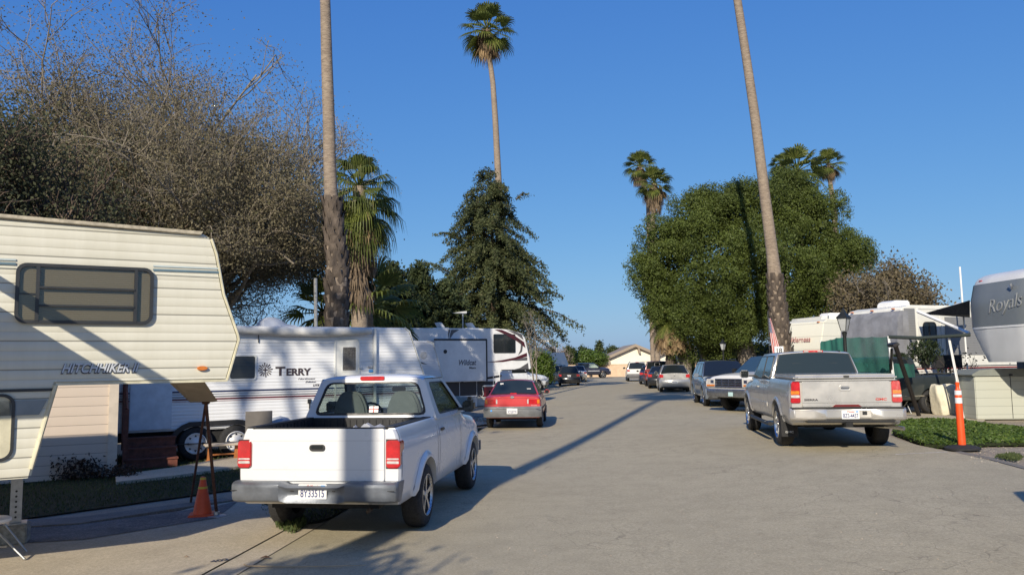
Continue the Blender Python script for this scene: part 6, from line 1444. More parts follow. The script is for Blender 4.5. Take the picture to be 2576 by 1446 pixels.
# two more low crowns near it throw the soft shade at the bottom of the picture
def shrub(name, label, cat, c, blobs, m, n, s, trunks=(), bark_=Bk_brown, clump=24, cs=.3, asp=1.8, droop=.2, group=None, kind=None, leafname='crown', jit=.9):
    """blobs: (dx,dy,z, rx,ry,rz) around ground point c"""
    t = thing(name, label, cat, c, 0, group); PP = []; NN = []; tot = sum(b[3]*b[5] for b in blobs)
    for b in blobs:
        P_, N_ = blob(b[:3], b[3:6], int(n*b[3]*b[5]/tot), .35, clump, cs); PP.append(P_); NN.append(N_)
    quads_obj(leafname, leafquads(np.concatenate(PP), s, np.concatenate(NN), asp, droop, jit), m, t)
    for path, rad in trunks: trunkobj('trunk', path, rad, bark_, t, 8, .0)
    return t
L_bs = leafmat('shade_leaf', (.04, .07, .02), (.08, .11, .03))
shrub('small_tree', 'slender small tree behind the camera, known by its soft shadow on the asphalt', 'tree', (-4.45, -1.8, 0), [(0, 0, 4.35, .6, .5, .55), (.45, 0, 4.15, .35, .4, .4), (-.4, 0, 3.9, .4, .4, .5)], L_bs, 2600, .18, [([(0, 0, 0), (0, 0, 2.5), (.1, 0, 4.2)], [.09, .07, .04])])

# ================= branching trees
def branch_tree(name, label, base, seeds, levels, m_bark, leaf_m, leaf_n, leaf_s, spread=.5, shrink=.72, r0_=.2, grav=0.0, kids=3, up=.25, cat='tree', group=None, leafsig=.35, bound=None, twigr=.006, asp=1.6, tgroup='trunk', sides=5):
    """seeds: list of (start, dir, length, radius); grows limbs into twigs and hangs leaves on the last ones"""
    t = thing(name, label, cat, base, 0, group); segs = [[] for _ in range(levels+1)]; tips = []
    def grow(p, d, L_, r_, lv):
        n = 3; pts = [p]; q = p.copy(); dd = d.copy()
        for i in range(n):
            dd = dd+rng.normal(size=3)*.16; dd[2] += up*.12-grav*lv*.05; dd /= np.linalg.norm(dd); q = q+dd*L_/n; pts.append(q.copy())
        segs[lv].append((pts, r_))
        if lv >= levels-1: tips.extend(pts[1:])
        if lv < levels:
            k = kids if lv else kids+1
            for j in range(k):
                s_ = rng.uniform(.35, 1.0) if j else 1.0; i = min(n-1, int(s_*n)); f = s_*n-i; o_ = pts[i]*(1-f)+pts[min(n, i+1)]*f if i < n else pts[n]
                nd = dd+rng.normal(size=3)*spread; nd /= np.linalg.norm(nd)
                if bound is not None and not bound(o_+nd*L_*shrink*.8): 
                    nd = dd+rng.normal(size=3)*spread; nd /= np.linalg.norm(nd)
                    if not bound(o_+nd*L_*shrink*.8): continue
                grow(o_, nd, L_*shrink*rng.uniform(.8, 1.15), max(twigr, r_*.60), lv+1)
    for p, d, L_, r_ in seeds: grow(np.array(p, float), np.array(d, float)/np.linalg.norm(d), L_, r_, 0)
    for nm, lvs, ns in (('trunk', (0,), 8), ('branches', tuple(range(1, 3)), 5), ('twigs', tuple(range(3, levels+1)), 3)):
        V = []; F = []; b_ = 0; ang = np.arange(ns)*2*math.pi/ns; ca, sa = np.cos(ang), np.sin(ang)
        for lv in lvs:
            for pts, r_ in segs[lv]:
                k = len(pts)
                for i, p in enumerate(pts):
                    d = pts[min(i+1, k-1)]-pts[max(i-1, 0)]; d = d/(np.linalg.norm(d)+1e-9); a = np.cross(d, [.3, .2, .9]); a /= np.linalg.norm(a)+1e-9; c_ = np.cross(d, a); rr = r_*(1-.38*i/(k-1))
                    V.append(p+rr*(ca[:, None]*a+sa[:, None]*c_))
                for i in range(k-1):
                    for j in range(ns): F.append((b_+i*ns+j, b_+i*ns+(j+1) % ns, b_+(i+1)*ns+(j+1) % ns, b_+(i+1)*ns+j))
                b_ += k*ns
        if V:
            me = bpy.data.meshes.new(nm); me.from_pydata(np.concatenate(V).tolist(), [], F); me.materials.append(m_bark)
            me.polygons.foreach_set('use_smooth', [True]*len(me.polygons)); o = bpy.data.objects.new(nm, me); COL.objects.link(o); o.parent = t
    T = np.array(tips)
    if leaf_n and len(T):
        idx = rng.integers(0, len(T), leaf_n); quads_obj('crown', leafquads(T[idx]+rng.normal(size=(leaf_n, 3))*leafsig, leaf_s, None, asp, .4), leaf_m, t)
    return t
rng = np.random.default_rng(101)
# ---- big greyish brown tree on the left
L_br = leafmat('brown_leaf', (.19, .165, .095), (.31, .27, .17), (.18, .19, .075), .45, .8)
L_dk = leafmat('dark_leaf', (.060, .072, .034), (.13, .135, .07), (.2, .16, .09), .4, .7)
Bk_pale = bark('pale_bark', (.31, .265, .20), (.16, .135, .105), 12)
Yb = 27.0; bs = at(330, 900, Yb); bs.z = 0
def inb(P):   # keeps the crown inside the outline it has in the photograph, in metres around the foot
    x, z = P[0], P[2]
    if x > 3.3 and z < 5.4: return False
    return ((x-.3)/7.4)**2 + ((z-7.6)/6.9)**2 < 1 or (abs(x+1.6) < 2.2 and z < 15.0)
seeds = []
for k in range(9):
    a = rng.uniform(-1, 1); seeds.append(((rng.uniform(-1.4, 1.6), rng.uniform(-.8, .8), .0), (a*.42+.05, rng.uniform(-.3, .3), 1.0), rng.uniform(5.0, 6.6), rng.uniform(.09, .16)))
branch_tree('large_tree', 'large grey brown half-bare tree with many thin trunks behind the cream trailer', bs, seeds, 5, Bk_pale, L_br, 190000, .072, spread=.52, shrink=.66, kids=4, up=.5, bound=inb, leafsig=.36, twigr=.007)
rng = np.random.default_rng(102)
# drooping right side of the same canopy: a second tree standing nearer the palm
bs = at(470, 900, 29); bs.z = 0
seeds = [((rng.uniform(-.5, .5), rng.uniform(-.5, .5), 0), (rng.uniform(.0, .32), rng.uniform(-.25, .25), 1), rng.uniform(4.6, 5.6), .13) for k in range(5)]
branch_tree('brown_tree', 'brown tree with drooping leafy skirts between the cream trailer and the rough palm trunk', bs, seeds, 5, Bk_pale, L_br, 95000, .08, spread=.6, shrink=.62, kids=4, up=.2, grav=.55, bound=lambda P: ((P[0]-2.9)/3.4)**2+((P[2]-7.6)/2.7)**2 < 1 and P[2] > 5.4, leafsig=.30, twigr=.008)
rng = np.random.default_rng(103)
# dark tree at the left edge
bs = at(40, 900, 21); bs.z = 0
seeds = [((rng.uniform(-.5, .5), 0, 0), (rng.uniform(-.3, .3), rng.uniform(-.25, .25), 1), rng.uniform(3.5, 4.5), .2) for k in range(4)]
branch_tree('dark_tree', 'dark dense tree at the left picture edge above the cream trailer roof', bs, seeds, 5, Bk_brown, L_dk, 90000, .085, spread=.6, shrink=.66, kids=4, up=.2, bound=lambda P: ((P[0]+1.0)/3.9)**2+((P[2]-6.2)/4.5)**2 < 1, leafsig=.35)
rng = np.random.default_rng(104)
# sparse tree behind the camera that dapples the white trailer
seeds = [((0, 0, 0), (rng.uniform(-.3, .3), rng.uniform(-.3, .3), 1), 8.6, .16) for k in range(4)]
branch_tree('sparse_tree', 'sparse leafy tree standing left behind the camera, dappling the white travel trailer', (-10.9, -2.5, 0), seeds, 4, Bk_brown, L_bs, 3100, .32, spread=.55, shrink=.55, kids=4, up=.5, leafsig=.45, bound=lambda P: P[2] > 10.2 and P[0]**2+P[1]**2 < 5)
rng = np.random.default_rng(105)
# brown tree on the right behind the motorhome
bs = at(2245, 900, 44); bs.z = gz(20)
seeds = [((rng.uniform(-.6, .6), 0, 0), (rng.uniform(-.5, .5), rng.uniform(-.3, .3), 1), rng.uniform(2.6, 3.4), .14) for k in range(6)]
branch_tree('brown_tree', 'airy brown tree behind the motorhome, right of the ficus', bs, seeds, 5, Bk_pale, leafmat('olive_brown_leaf', (.10, .085, .045), (.19, .15, .085), (.14, .14, .05), .25, .8), 42000, .15, spread=.65, shrink=.66, kids=4, up=.2, bound=lambda P: ((P[0]-.1)/2.9)**2+((P[2]-4.4)/3.2)**2 < 1, leafsig=.3)

rng = np.random.default_rng(106)
# ================= ficus, conifers, pines
L_fic = leafmat('ficus_leaf', (.066, .092, .018), (.105, .138, .026), (.135, .165, .034), .25, .6)
Yf = 50.0; bs = at(1880, 905, Yf); bs.z = gz(14)
def pxb(u, v, Y, r, dy=0, sq=(1, 1, 1)):
    p_ = at(u, v, Y+dy)-bs; k = r*Y/FPX; return (p_.x, p_.y, p_.z, k*sq[0], k*1.15*sq[1], k*sq[2])
bl = [pxb(*a) for a in ((1680, 620, Yf, 78), (1670, 730, Yf, 70), (1760, 560, Yf, 88), (1850, 545, Yf, 92), (1800, 680, Yf, 105, -1.5), (1745, 800, Yf, 95, -.5), (1850, 800, Yf, 85, -1), (1960, 530, Yf, 90), (1930, 660, Yf, 105, -2), (2040, 560, Yf, 82), (2080, 650, Yf, 92), (2050, 745, Yf, 85, -.5), (1960, 790, Yf, 80), (1990, 480, Yf, 45), (1855, 492, Yf, 34), (1765, 512, Yf, 36), (2120, 640, Yf, 52), (1640, 680, Yf, 42), (1668, 785, Yf, 44), (1800, 862, Yf, 40))]
ft = thing('ficus_tree', 'huge rounded dense green ficus tree filling the right middle of the picture', 'tree', bs)
PP = []; NN = []
for b in bl:
    c_ = np.array(b[:3]); r_ = np.array(b[3:6]); P_, N_ = blob(b[:3], r_*.9, int(10500*r_[0]*r_[2]/6.25)+1200, .45, 30, .24); PP.append(P_); NN.append(N_)
    for k in range(int(8+9*r_[0]*r_[2]/6)):
        d = rdir(1)[0]; d[1] = -abs(d[1]) if rng.uniform() < .7 else d[1]; sr = rng.uniform(.5, .95)
        P_, N_ = blob(c_+d*r_*.93, (sr, sr, sr*.75), int(1250*sr*sr), .6, 14, .12); P_[:, 2] -= .25*np.abs(rng.normal(size=len(P_)))*(rng.uniform() < .5); PP.append(P_); NN.append(N_)
P_ = np.concatenate(PP); N_ = np.concatenate(NN)
Pi = np.concatenate([blob(b[:3], np.array(b[3:6])*.72, 700, .1)[0] for b in bl])
quads_obj('crown', np.concatenate([leafquads(P_, .108, N_, 1.7, .5, .6), leafquads(Pi, .34, None, 1.5, .4)]), L_fic, ft)
mb = MB()
for b in bl:
    tx = min((-4.0, -2.6, -.2, .5, -4.6), key=lambda q: abs(q-b[0])); c_ = Vector(b[:3]); s0 = Vector((tx, 0, 3.5)); mb.tube([s0, s0.lerp(c_, .5)+Vector((0, .3, .5)), c_, c_+Vector((.3, -.5, b[5]*.6))], [.22, .15, .09, .03], 6)
mb.build('limbs', Bk_grey, ft, smooth=50)
for dx, dy, r_ in ((-4.0, 0, .35), (-2.6, .5, .25), (-.2, 0, .5), (.5, .8, .35), (-4.6, .6, .22)):
    trunkobj('trunk', [(dx, dy, 0), (dx+.15, dy, 1.4), (dx-.2, dy, 3), (dx+.3, dy, 4.6)], [r_*1.3, r_, r_*.8, r_*.6], Bk_grey, ft, 9, .03)
rng = np.random.default_rng(107)
# conifer (drooping cypress)
def conifer(name, label, Y, prof, cx_px, m, n_br, leaf_s, dens, seedn=3, droop=.25, extra=(), zb=0, tr=.3, group=None, cat='conifer'):
    """prof: list of (v pixel, left px, right px) outline of the crown"""
    g0 = at(cx_px, 900, Y); t = thing(name, label, cat, (g0.x, g0.y, zb), 0, group)
    topz = at(cx_px, prof[0][0], Y).z-zb; trunkobj('trunk', [(0, 0, 0), (.1, 0, topz*.5), (0, 0, topz*.97)], [tr, tr*.6, .03], Bk_brown, t, 9)
    V = []; br = MB()
    for k in range(n_br):
        f = rng.uniform(0, 1)**.8; v = lerp(prof[0][0]+6, prof[-1][0], f); l_, r_ = interp(prof, v); z = at(cx_px, v, Y).z-zb
        a = rng.uniform(0, 2*math.pi); ext = ((r_-cx_px) if math.cos(a) > 0 else (cx_px-l_))*Y/FPX; Rr = lerp((abs(r_-cx_px)+abs(cx_px-l_))*.5*Y/FPX, ext, abs(math.cos(a)))*rng.uniform(.55, 1.08)
        d = np.array([math.cos(a), math.sin(a), .0]); n_ = max(6, int(dens*Rr)); s_ = rng.uniform(.12, 1, n_)**.8
        rise = .22*Rr*(1-s_)*s_*2-droop*Rr*s_**2
        P_ = d*(Rr*s_)[:, None]; P_[:, 2] = z+rise*1.0; P_ += rng.normal(size=(n_, 3))*np.array([.22, .22, .13])*(.5+.5*(1-s_[:, None])*2)
        h_ = rng.uniform(0, .55, n_)*s_; P_[:, 2] -= h_*.5
        N_ = np.tile(d*.5+np.array([0, 0, .8]), (n_, 1)); V.append(leafquads(P_, leaf_s, N_, 1.9, .9, .7))
        if k % 3 == 0: br.tube([(0, 0, z-.2), tuple(d*Rr*.5+np.array([0, 0, z+.05*Rr])), tuple(d*Rr*.95+np.array([0, 0, z-droop*Rr*.9]))], [.05, .03, .012], 4, cap=False)
    for (u0, v0, u1, v1, w_) in extra:
        p0 = at(u0, v0, Y)-g0; p1 = at(u1, v1, Y)-g0; p0.z = at(u0, v0, Y).z-zb; p1.z = at(u1, v1, Y).z-zb; n_ = int((p1-p0).length*dens*1.3); s_ = rng.uniform(0, 1, n_)
        P_ = np.array(p0)+(np.array(p1)-np.array(p0))*s_[:, None]; P_[:, 2] += .35*np.sin(s_*3.1)-np.abs(rng.normal(size=n_))*w_*(1-s_*.4); P_[:, :2] += rng.normal(size=(n_, 2))*.15
        V.append(leafquads(P_, leaf_s, None, 1.9, 1.2)); br.tube([p0, (p0+p1)/2+Vector((0, 0, .35)), p1], [.06, .04, .012], 5, cap=False)
    quads_obj('crown', np.concatenate(V), m, t); br.build('branches', Bk_brown, t, clean=False)
    return t
L_con = leafmat('cypress_leaf', (.052, .072, .028), (.12, .135, .052), (.19, .165, .08), .35, .7)
conifer('cypress_tree', 'broad dark drooping cypress in front of the slim palm, over the black and white trailer', 66, [(412, 1210, 1224), (470, 1175, 1300), (520, 1140, 1325), (600, 1110, 1365), (660, 1085, 1400), (730, 1050, 1415), (800, 1030, 1425), (850, 1020, 1400)], 1240, L_con, 330, .19, 95, extra=[(1330, 770, 1468, 822, .45), (1330, 760, 1425, 855, .5), (1350, 740, 1415, 745, .3), (1160, 600, 1095, 590, .2), (1140, 690, 1050, 660, .25), (1300, 500, 1332, 492, .2)], tr=.35)
rng = np.random.default_rng(108)
L_pin = leafmat('pine_needle', (.038, .058, .022), (.085, .108, .038), (.12, .13, .05), .3, .7)
def pine(label, u, Y, prof, n): 
    return conifer('pine_tree', label, Y, prof, u, L_pin, n, .20, 75, droop=-.18, tr=.22, group='dark pines behind the trailers')
pine('dark pine with upright shoots just right of the brown palm skirt', 985, 44, [(655, 978, 990), (690, 955, 1020), (740, 930, 1050), (850, 915, 1060)], 230)
pine('dark pine with twin tips between the palm skirt and the cypress', 1055, 46, [(650, 1048, 1062), (690, 1025, 1090), (740, 1005, 1110), (850, 990, 1130)], 230)
pine('shaded low pine filling the gap under the cypress, left side', 1125, 47, [(700, 1110, 1140), (760, 1070, 1180), (850, 1050, 1200)], 200)
rng = np.random.default_rng(109)
# grey bare wisps around the cypress foot
bs = at(1345, 900, 52); bs.z = 0
seeds = [((0, 0, 0), (rng.uniform(-.2, .35), .1, 1), 3.0, .05) for k in range(3)]
branch_tree('bare_tree', 'bare grey twiggy tree under the drooping right branches of the cypress', bs, seeds, 4, Bk_grey, leafmat('grey_seed', (.24, .22, .16), (.34, .31, .24)), 900, .07, spread=.65, shrink=.5, kids=3, up=.3, bound=lambda P: abs(P[0]) < 1.6 and 2.6 < P[2] < 5.6, twigr=.008)
rng = np.random.default_rng(110)
bs = at(1392, 905, 112); bs.z = 0
seeds = [((rng.uniform(-.4, .4), 0, 0), (rng.uniform(-.7, .7), .1, 1), 2.0, .12) for k in range(6)]
branch_tree('bare_tree', 'far bare pinkish tree beyond the small white trailers', bs, seeds, 4, bark('pink_bark', (.36, .29, .25), (.24, .2, .18)), leafmat('pink_twig', (.30, .24, .20), (.38, .31, .27)), 6000, .14, spread=.7, shrink=.72, kids=4, up=.3, twigr=.02, bound=lambda P: abs(P[0]) < 3.2 and P[2] < 5.2)
rng = np.random.default_rng(111)
# ivy covered bush, hedges, far trees
L_ivy = leafmat('ivy_leaf', (.05, .085, .015), (.11, .17, .03), (.20, .26, .05), .3, .4)
L_far = leafmat('far_leaf', (.04, .06, .02), (.075, .10, .03), None, .25, .6)
def farbush(name, label, u0, u1, v0, v1, Y, m, n, s, cat='bush', blobs=None, zb=0, tr=False, group=None):
    c = at((u0+u1)/2, 905, Y); w_ = (u1-u0)/2*Y/FPX; zt_ = at((u0+u1)/2, v0, Y).z; zb_ = max(zb, at((u0+u1)/2, v1, Y).z); h_ = (zt_-zb_)/2
    B_ = blobs or [(0, 0, zb_+h_*.8, w_*.92, w_*.8, h_*.85), (-w_*.35, 0, zb_+h_*1.25, w_*.5, w_*.5, h_*.72), (w_*.4, 0, zb_+h_*.9, w_*.58, w_*.5, h_*.8)]
    return shrub(name, label, cat, (c.x, c.y, 0), B_, m, n, s, [([(0, 0, 0), (0, 0, zb_+h_)], [.12, .06])], clump=20, cs=.22, group=group)
farbush('ivy_bush', 'bright ivy covered bush beside the tan utility vehicle on the left', 1338, 1387, 878, 962, 60, L_ivy, 9000, .17)
farbush('round_bush', 'bright green rounded bush leaning over the tan wall', 1440, 1528, 880, 920, 104, L_ivy, 9000, .24)
farbush('far_tree', 'dull dark tree just left behind the bright round bush', 1420, 1452, 868, 918, 112, L_far, 3500, .28, 'tree')
farbush('far_tree', 'dark tree with a loose top behind the bright round bush', 1452, 1492, 872, 910, 118, L_far, 4200, .28, 'tree')
farbush('far_tree', 'dark olive tree between the narrow conifer and the house gable', 1524, 1572, 870, 905, 122, L_far, 4200, .28, 'tree')
conifer('narrow_conifer', 'narrow pointed conifer left of the house gable', 116, [(851, 1506, 1510), (862, 1503, 1514), (880, 1497, 1523), (898, 1494, 1527)], 1509, L_far, 130, .30, 40, droop=.1, tr=.15)
rng = np.random.default_rng(112)
# date palm with hanging brown fronds left of the ficus
Yd = 49.5; bs = at(1682, 905, Yd); bs.z = gz(12); dp = thing('date_palm', 'feather leaved date palm with hanging dead fronds under the left edge of the ficus', 'palm tree', bs)
trunkobj('trunk', [(0, 0, 0), (.1, 0, 2.1), (.2, 0, 4.2)], [.30, .27, .32], Bk_boot, dp, 12, .03)
def feathers(n, e0, e1, L_, top, dr):
    Q = []
    for d in sph(n, e0, e1):
        d = np.array(d); p_ = np.array(top, float); v_ = d.copy(); pts = [p_.copy()]
        for i in range(10): v_[2] -= dr; v_ /= np.linalg.norm(v_); p_ = p_+v_*L_/10; pts.append(p_.copy())
        for i in range(1, 10):
            ax = pts[i+1]-pts[i]; ax /= np.linalg.norm(ax); sd = np.cross(ax, [0, 0, 1.]); sd /= np.linalg.norm(sd)+1e-6
            for j in range(3):
                b_ = pts[i]+(pts[i+1]-pts[i])*j/3; ll = .45*math.sin(math.pi*min(.95, i/10+.12))+.12
                for sg in (1, -1):
                    e_ = b_+sd*sg*ll*.8+ax*ll*.5-np.array([0, 0, ll*.35]); Q.append([b_-ax*.025, b_+ax*.025, e_+ax*.012, e_-ax*.012])
            Q.append([pts[i]-sd*.03, pts[i]+sd*.03, pts[i+1]+sd*.02, pts[i+1]-sd*.02])
    return np.array(Q)
quads_obj('crown', feathers(30, 75, -25, 2.0, (.2, -.2, 4.3), .16), L_fan, dp); quads_obj('dead_fronds', feathers(44, 0, -50, 2.1, (.2, -.2, 4.1), .22), L_dead, dp)
def smallpalm(u, v, Y, label):
    b_ = at(u, 905, Y); b_.z = gz(b_.x); t_ = thing('date_palm', label, 'palm tree', b_); h_ = at(u, v, Y).z-b_.z
    trunkobj('trunk', [(0, 0, 0), (0, 0, h_)], [.3, .25], Bk_boot, t_, 10); quads_obj('crown', feathers(20, 60, -40, 2.2, (0, 0, h_), .16), L_fan, t_)
smallpalm(1738, 868, 56, 'small dark date palm in the shade beneath the ficus')
rng = np.random.default_rng(113)
# lawn and hedge details
def scatter(name, poly, n, m, s, h, label=None, zoff=0, asp=2.5, droop=-1.0, jit=.5, dzf=None):
    """many upright leaves over an outline on the ground"""
    P2 = np.array([(p[0], p[1]) for p in poly]); mn, mx_ = P2.min(0), P2.max(0); out = []
    while sum(len(o) for o in out) < n:
        q = rng.uniform(mn, mx_, (n*2, 2)); ins = np.zeros(len(q), bool); j = len(P2)-1
        for i in range(len(P2)):
            c = ((P2[i, 1] > q[:, 1]) != (P2[j, 1] > q[:, 1])) & (q[:, 0] < (P2[j, 0]-P2[i, 0])*(q[:, 1]-P2[i, 1])/(P2[j, 1]-P2[i, 1]+1e-12)+P2[i, 0]); ins ^= c; j = i
        out.append(q[ins])
    q = np.concatenate(out)[:n]; z = np.array([gz(x) for x in q[:, 0]])+zoff+rng.uniform(0, 1, n)*(h if dzf is None else h*dzf(q))
    P_ = np.column_stack([q, z]); N_ = np.tile([0, -.3, .9], (n, 1)) if droop >= -.5 else np.tile([0, -1., .2], (n, 1))
    o = quads_obj(name, leafquads(P_, s, N_, asp, droop, jit), m); tag(o, label, None, kind='stuff'); return o
L_gr = leafmat('grass_blade', (.035, .055, .015), (.08, .105, .03), (.16, .14, .06), .2, .7)
lawn = [lp(0, 1310), lp(600, 1228), (-3.25, 12.2), lp(640, 1262), lp(700, 1330), along(9.4, -.33), along(10.2, -.05), along(24, -.05), (-3.2, 24), (-7, 19), (-14, 14.5), (-16, 9)]
scatter('grass_blades', lawn, 45000, L_gr, .05, .02, None, 0, 5, -2.0, .5)
scatter('weed_tuft', [lp(690, 1328), lp(760, 1300), lp(770, 1325), lp(735, 1345)], 500, L_gr, .10, .06, None, .01, 7, -2.0, .7)

farbush('hedge', 'added dark hedge, coloured as deep shade behind the ficus trunks', 1745, 1965, 858, 925, 60, leafmat('shade_hedge', (.025, .04, .012), (.05, .07, .02), None, .1), 16000, .20, 'hedge')  # dark filler added, its colour stands for the shade beneath the crown
# ================= far wall, houses
stucco = mat('tan_stucco', (.60, .44, .30), .9, 0, .12, 2, .3, 30); cream_st = mat('cream_stucco', (.80, .74, .60), .9, 0, .05, 2)
def wallseg(name, label, a, b, z0, z1, th, m, cat):
    a = Vector(a); b = Vector(b); d = (b-a); L_ = d.length; an = math.atan2(d.y, d.x); t_ = thing(name, label, cat, (a.x, a.y, 0), an)
    B('wall_face', m, t_, (0, L_, 0, th, z0, z1)); B('coping', mat('wall_coping', (.50, .38, .26), .9), t_, (-.05, L_+.05, -.04, th+.04, z1, z1+.08)); return t_
wa_ = at(1440, 905, 104); wb_ = at(1690, 905, 104)
zt_ = at(1560, 917, 104).z
wallseg('garden_wall', 'long tan stucco wall across the far end of the street', (wa_.x-2, 106, 0), (wb_.x+4, 101.5, 0), -.1, zt_, .25, stucco, 'wall')
# gabled house
Yh = 112.0
def hp(u, v): q = at(u, v, Yh); return (q.x, q.z)
h = thing('house', 'cream stucco house with a wide low gable and brown fascia beyond the tan wall', 'house', (at(1600, 905, Yh).x, Yh, 0)); hx0 = h.location.x
def rel(L): return [(x-hx0, z) for x, z in L]
A_, Pk, V_, E_ = hp(1523, 902), hp(1597, 869), hp(1656, 893), hp(1700, 873)
mb = MB(); mb.prism(rel([(A_[0]+.6, 0), (A_[0]+.6, A_[1]), Pk, V_, E_, (E_[0]+3, E_[1]), (E_[0]+3, 0)]), 0, 12); mb.build('wall', cream_st, h)
fas = mat('brown_fascia', (.30, .24, .18), .7)
for a, b in ((A_, Pk), (Pk, V_), (V_, E_)):
    mb = MB(); a2, b2 = rel([a, b]); mb.prism([(a2[0], a2[1]-.18), (b2[0], b2[1]-.18), (b2[0], b2[1]+.22), (a2[0], a2[1]+.22)], -.7, 12); mb.build('roof', fas, h)
for q in (A_, Pk): x_, z_ = rel([q])[0]; mb = MB(); mb.prism([(x_+.25, z_-.15), (x_+.55, z_-.2), (x_+.7, z_-1.1), (x_+.45, z_-1.1)], -.6, -.02); mb.build('bracket', fas, h)
x_, z_ = rel([hp(1630, 909)])[0]; B('gutter_line', fas, h, (x_-1.2, x_+1.2, -.06, -.01, z_-.03, z_+.03))
h2 = thing('house', 'brown roofed house mostly hidden behind the bright bush, left of the cream gable', 'house', (at(1515, 905, 120).x, 120, 0))
z1_ = at(1510, 897, 120).z; z0_ = at(1510, 908, 120).z; mb = MB(); mb.prism([(-3.2, z0_), (4.5, z0_), (3.8, z1_), (-1.8, z1_)], 0, 4); mb.build('roof', mat('brown_roof', (.14, .10, .075), .9), h2); B('wall', cream_st, h2, (-2.8, 4, .5, 3.8, 0, z0_)); B('chimney', cream_st, h2, (1.7, 2.3, -.1, .6, z0_, z1_+.1))

# ================= lamp posts
M_post = mat('black_iron', (.022, .024, .022), .5, .3, .2)
frost = mat('frosted_lamp_glass', (.42, .43, .42), .3)
def lamp(u, vt, Y, label, grp):
    b_ = at(u, 905, Y); b_.z = gz(b_.x); H_ = at(u, vt, Y).z-b_.z; t_ = thing('street_lamp', label, 'street lamp', b_, 0, grp)
    mb = MB(); mb.lathe([(0, .10), (.35, .08), (.40, .05), (H_-.75, .042), (H_-.62, .07), (H_-.60, .02)], 14, 'z'); mb.build('post', M_post, t_, smooth=40)
    hd = MB(); z = H_-.60; hd.lathe([(z, .07), (z+.02, .09), (z+.34, .17), (z+.34, .16), (z+.03, .08)], 4, 'z'); o = hd.build('lamp_glass', frost, t_)
    for k in range(4):
        a = math.pi/2*k; mb = MB(); mb.tube([(.09*math.cos(a), .09*math.sin(a), z+.02), (.175*math.cos(a), .175*math.sin(a), z+.35)], .010, 5); mb.build('glass_bar', M_post, o)
    mb = MB(); mb.lathe([(z+.34, .205), (z+.37, .20), (z+.50, .07), (z+.56, .05), (z+.60, .015), (z+.66, .001)], 4, 'z'); mb.build('lamp_roof', M_post, t_); return t_
lamp(2128, 776, 21, 'tall black lantern lamp post in front of the grey motorhome cover', 'black lantern lamp posts'); lamp(1820, 853, 45, 'lantern lamp post standing in the shade under the ficus above the blue crossover', 'black lantern lamp posts'); lamp(1651, 888, 76, 'far lantern lamp post against the cream gable wall', 'black lantern lamp posts')
g_ = at(1401, 905, 100); t_ = thing('street_light', 'far pale street light pole with a cobra head above the small trailers', 'street light', (g_.x, g_.y, 0)); z_ = at(1400, 863, 100).z
mb = MB(); mb.tube([(0, 0, 0), (0, 0, z_)], [.12, .09], 8); mb.build('pole', M_galv, t_); mb = MB(); x2 = (1379-1401)*100/FPX; mb.tube([(0, 0, z_-.1), (x2*.6, 0, at(1385, 857, 100).z), (x2, 0, at(1379, 857, 100).z)], .05, 6); mb.build('arm', M_galv, t_); B('lamp_head', M_white, t_, (x2-.9, x2+.3, -.15, .15, at(1379, 858, 100).z-.08, at(1379, 858, 100).z+.14), bev=.05)
g_ = at(790, 820, 26); t_ = thing('pole', 'thin grey metal pole between the brown tree and the rough palm trunk', 'pole', (at(798, 900, 26).x, 26, 0)); z_ = at(790, 700, 26).z; mb = MB(); mb.tube([(0, 0, 0), (-.08, 0, z_)], .06, 8); mb.build('shaft', M_galv, t_)

# ================= flag beside the leaning palm
b_ = at(1945, 905, 30); b_.z = gz(b_.x); zt_ = at(1938, 783, 30).z-b_.z
fl = thing('flag', 'american flag hanging in folds from a dark pole against the shaggy palm foot', 'flag', b_)
mb = MB(); mb.tube([(-.12, 0, 0), (-.12, 0, zt_)], .02, 8); mb.build('pole', M_blk, fl)
def flagmat():
    m, nt, b = newmat('flag_cloth'); t = N(nt, 'ShaderNodeTexCoord'); uv = N(nt, 'ShaderNodeUVMap'); s = N(nt, 'ShaderNodeSeparateXYZ'); lk(nt, uv.outputs[0], s.inputs[0])
    f = math_(nt, 'FRACT', math_(nt, 'MULTIPLY', s.outputs[0], 6.5)); st = math_(nt, 'LESS_THAN', f, .5)
    c = mixc(nt, st, (.72, .70, .66), (.48, .03, .035))
    can = math_(nt, 'MULTIPLY', math_(nt, 'GREATER_THAN', s.outputs[1], .60), math_(nt, 'LESS_THAN', s.outputs[0], .60))
    mp = N(nt, 'ShaderNodeMapping'); mp.inputs['Scale'].default_value = (18, 26, 1); lk(nt, uv.outputs[0], mp.inputs[0]); v = N(nt, 'ShaderNodeTexVoronoi'); v.inputs['Randomness'].default_value = .1; v.inputs['Scale'].default_value = 1; lk(nt, mp.outputs[0], v.inputs[0])
    star = math_(nt, 'LESS_THAN', v.outputs['Distance'], .28)
    lk(nt, mixc(nt, can, c, mixc(nt, star, (.03, .05, .16), (.7, .7, .7))), b.inputs['Base Color']); b.inputs['Roughness'].default_value = .85; return m
n1, n2 = 14, 18; V = []; F = []; UV = []
zt2 = at(1942, 800, 30).z-b_.z; zb2 = at(1950, 892, 30).z-b_.z
for i in range(n2+1):
    v = i/n2; z = lerp(zb2, zt2, v)
    for j in range(n1+1):
        u = j/n1; wd = lerp(.50, .12, v**1.3); x = -.10+u*wd*.62+ (1-v)*.10; V.append((x, .07*math.sin(u*11+v*2)*(1-.5*v), z-u*.12*(1-v))); UV.append((u, v))
me = bpy.data.meshes.new('cloth'); 
for i in range(n2):
    for j in range(n1): a = i*(n1+1)+j; F.append((a, a+1, a+n1+2, a+n1+1))
me.from_pydata(V, [], F); ul = me.uv_layers.new(name='UVMap')
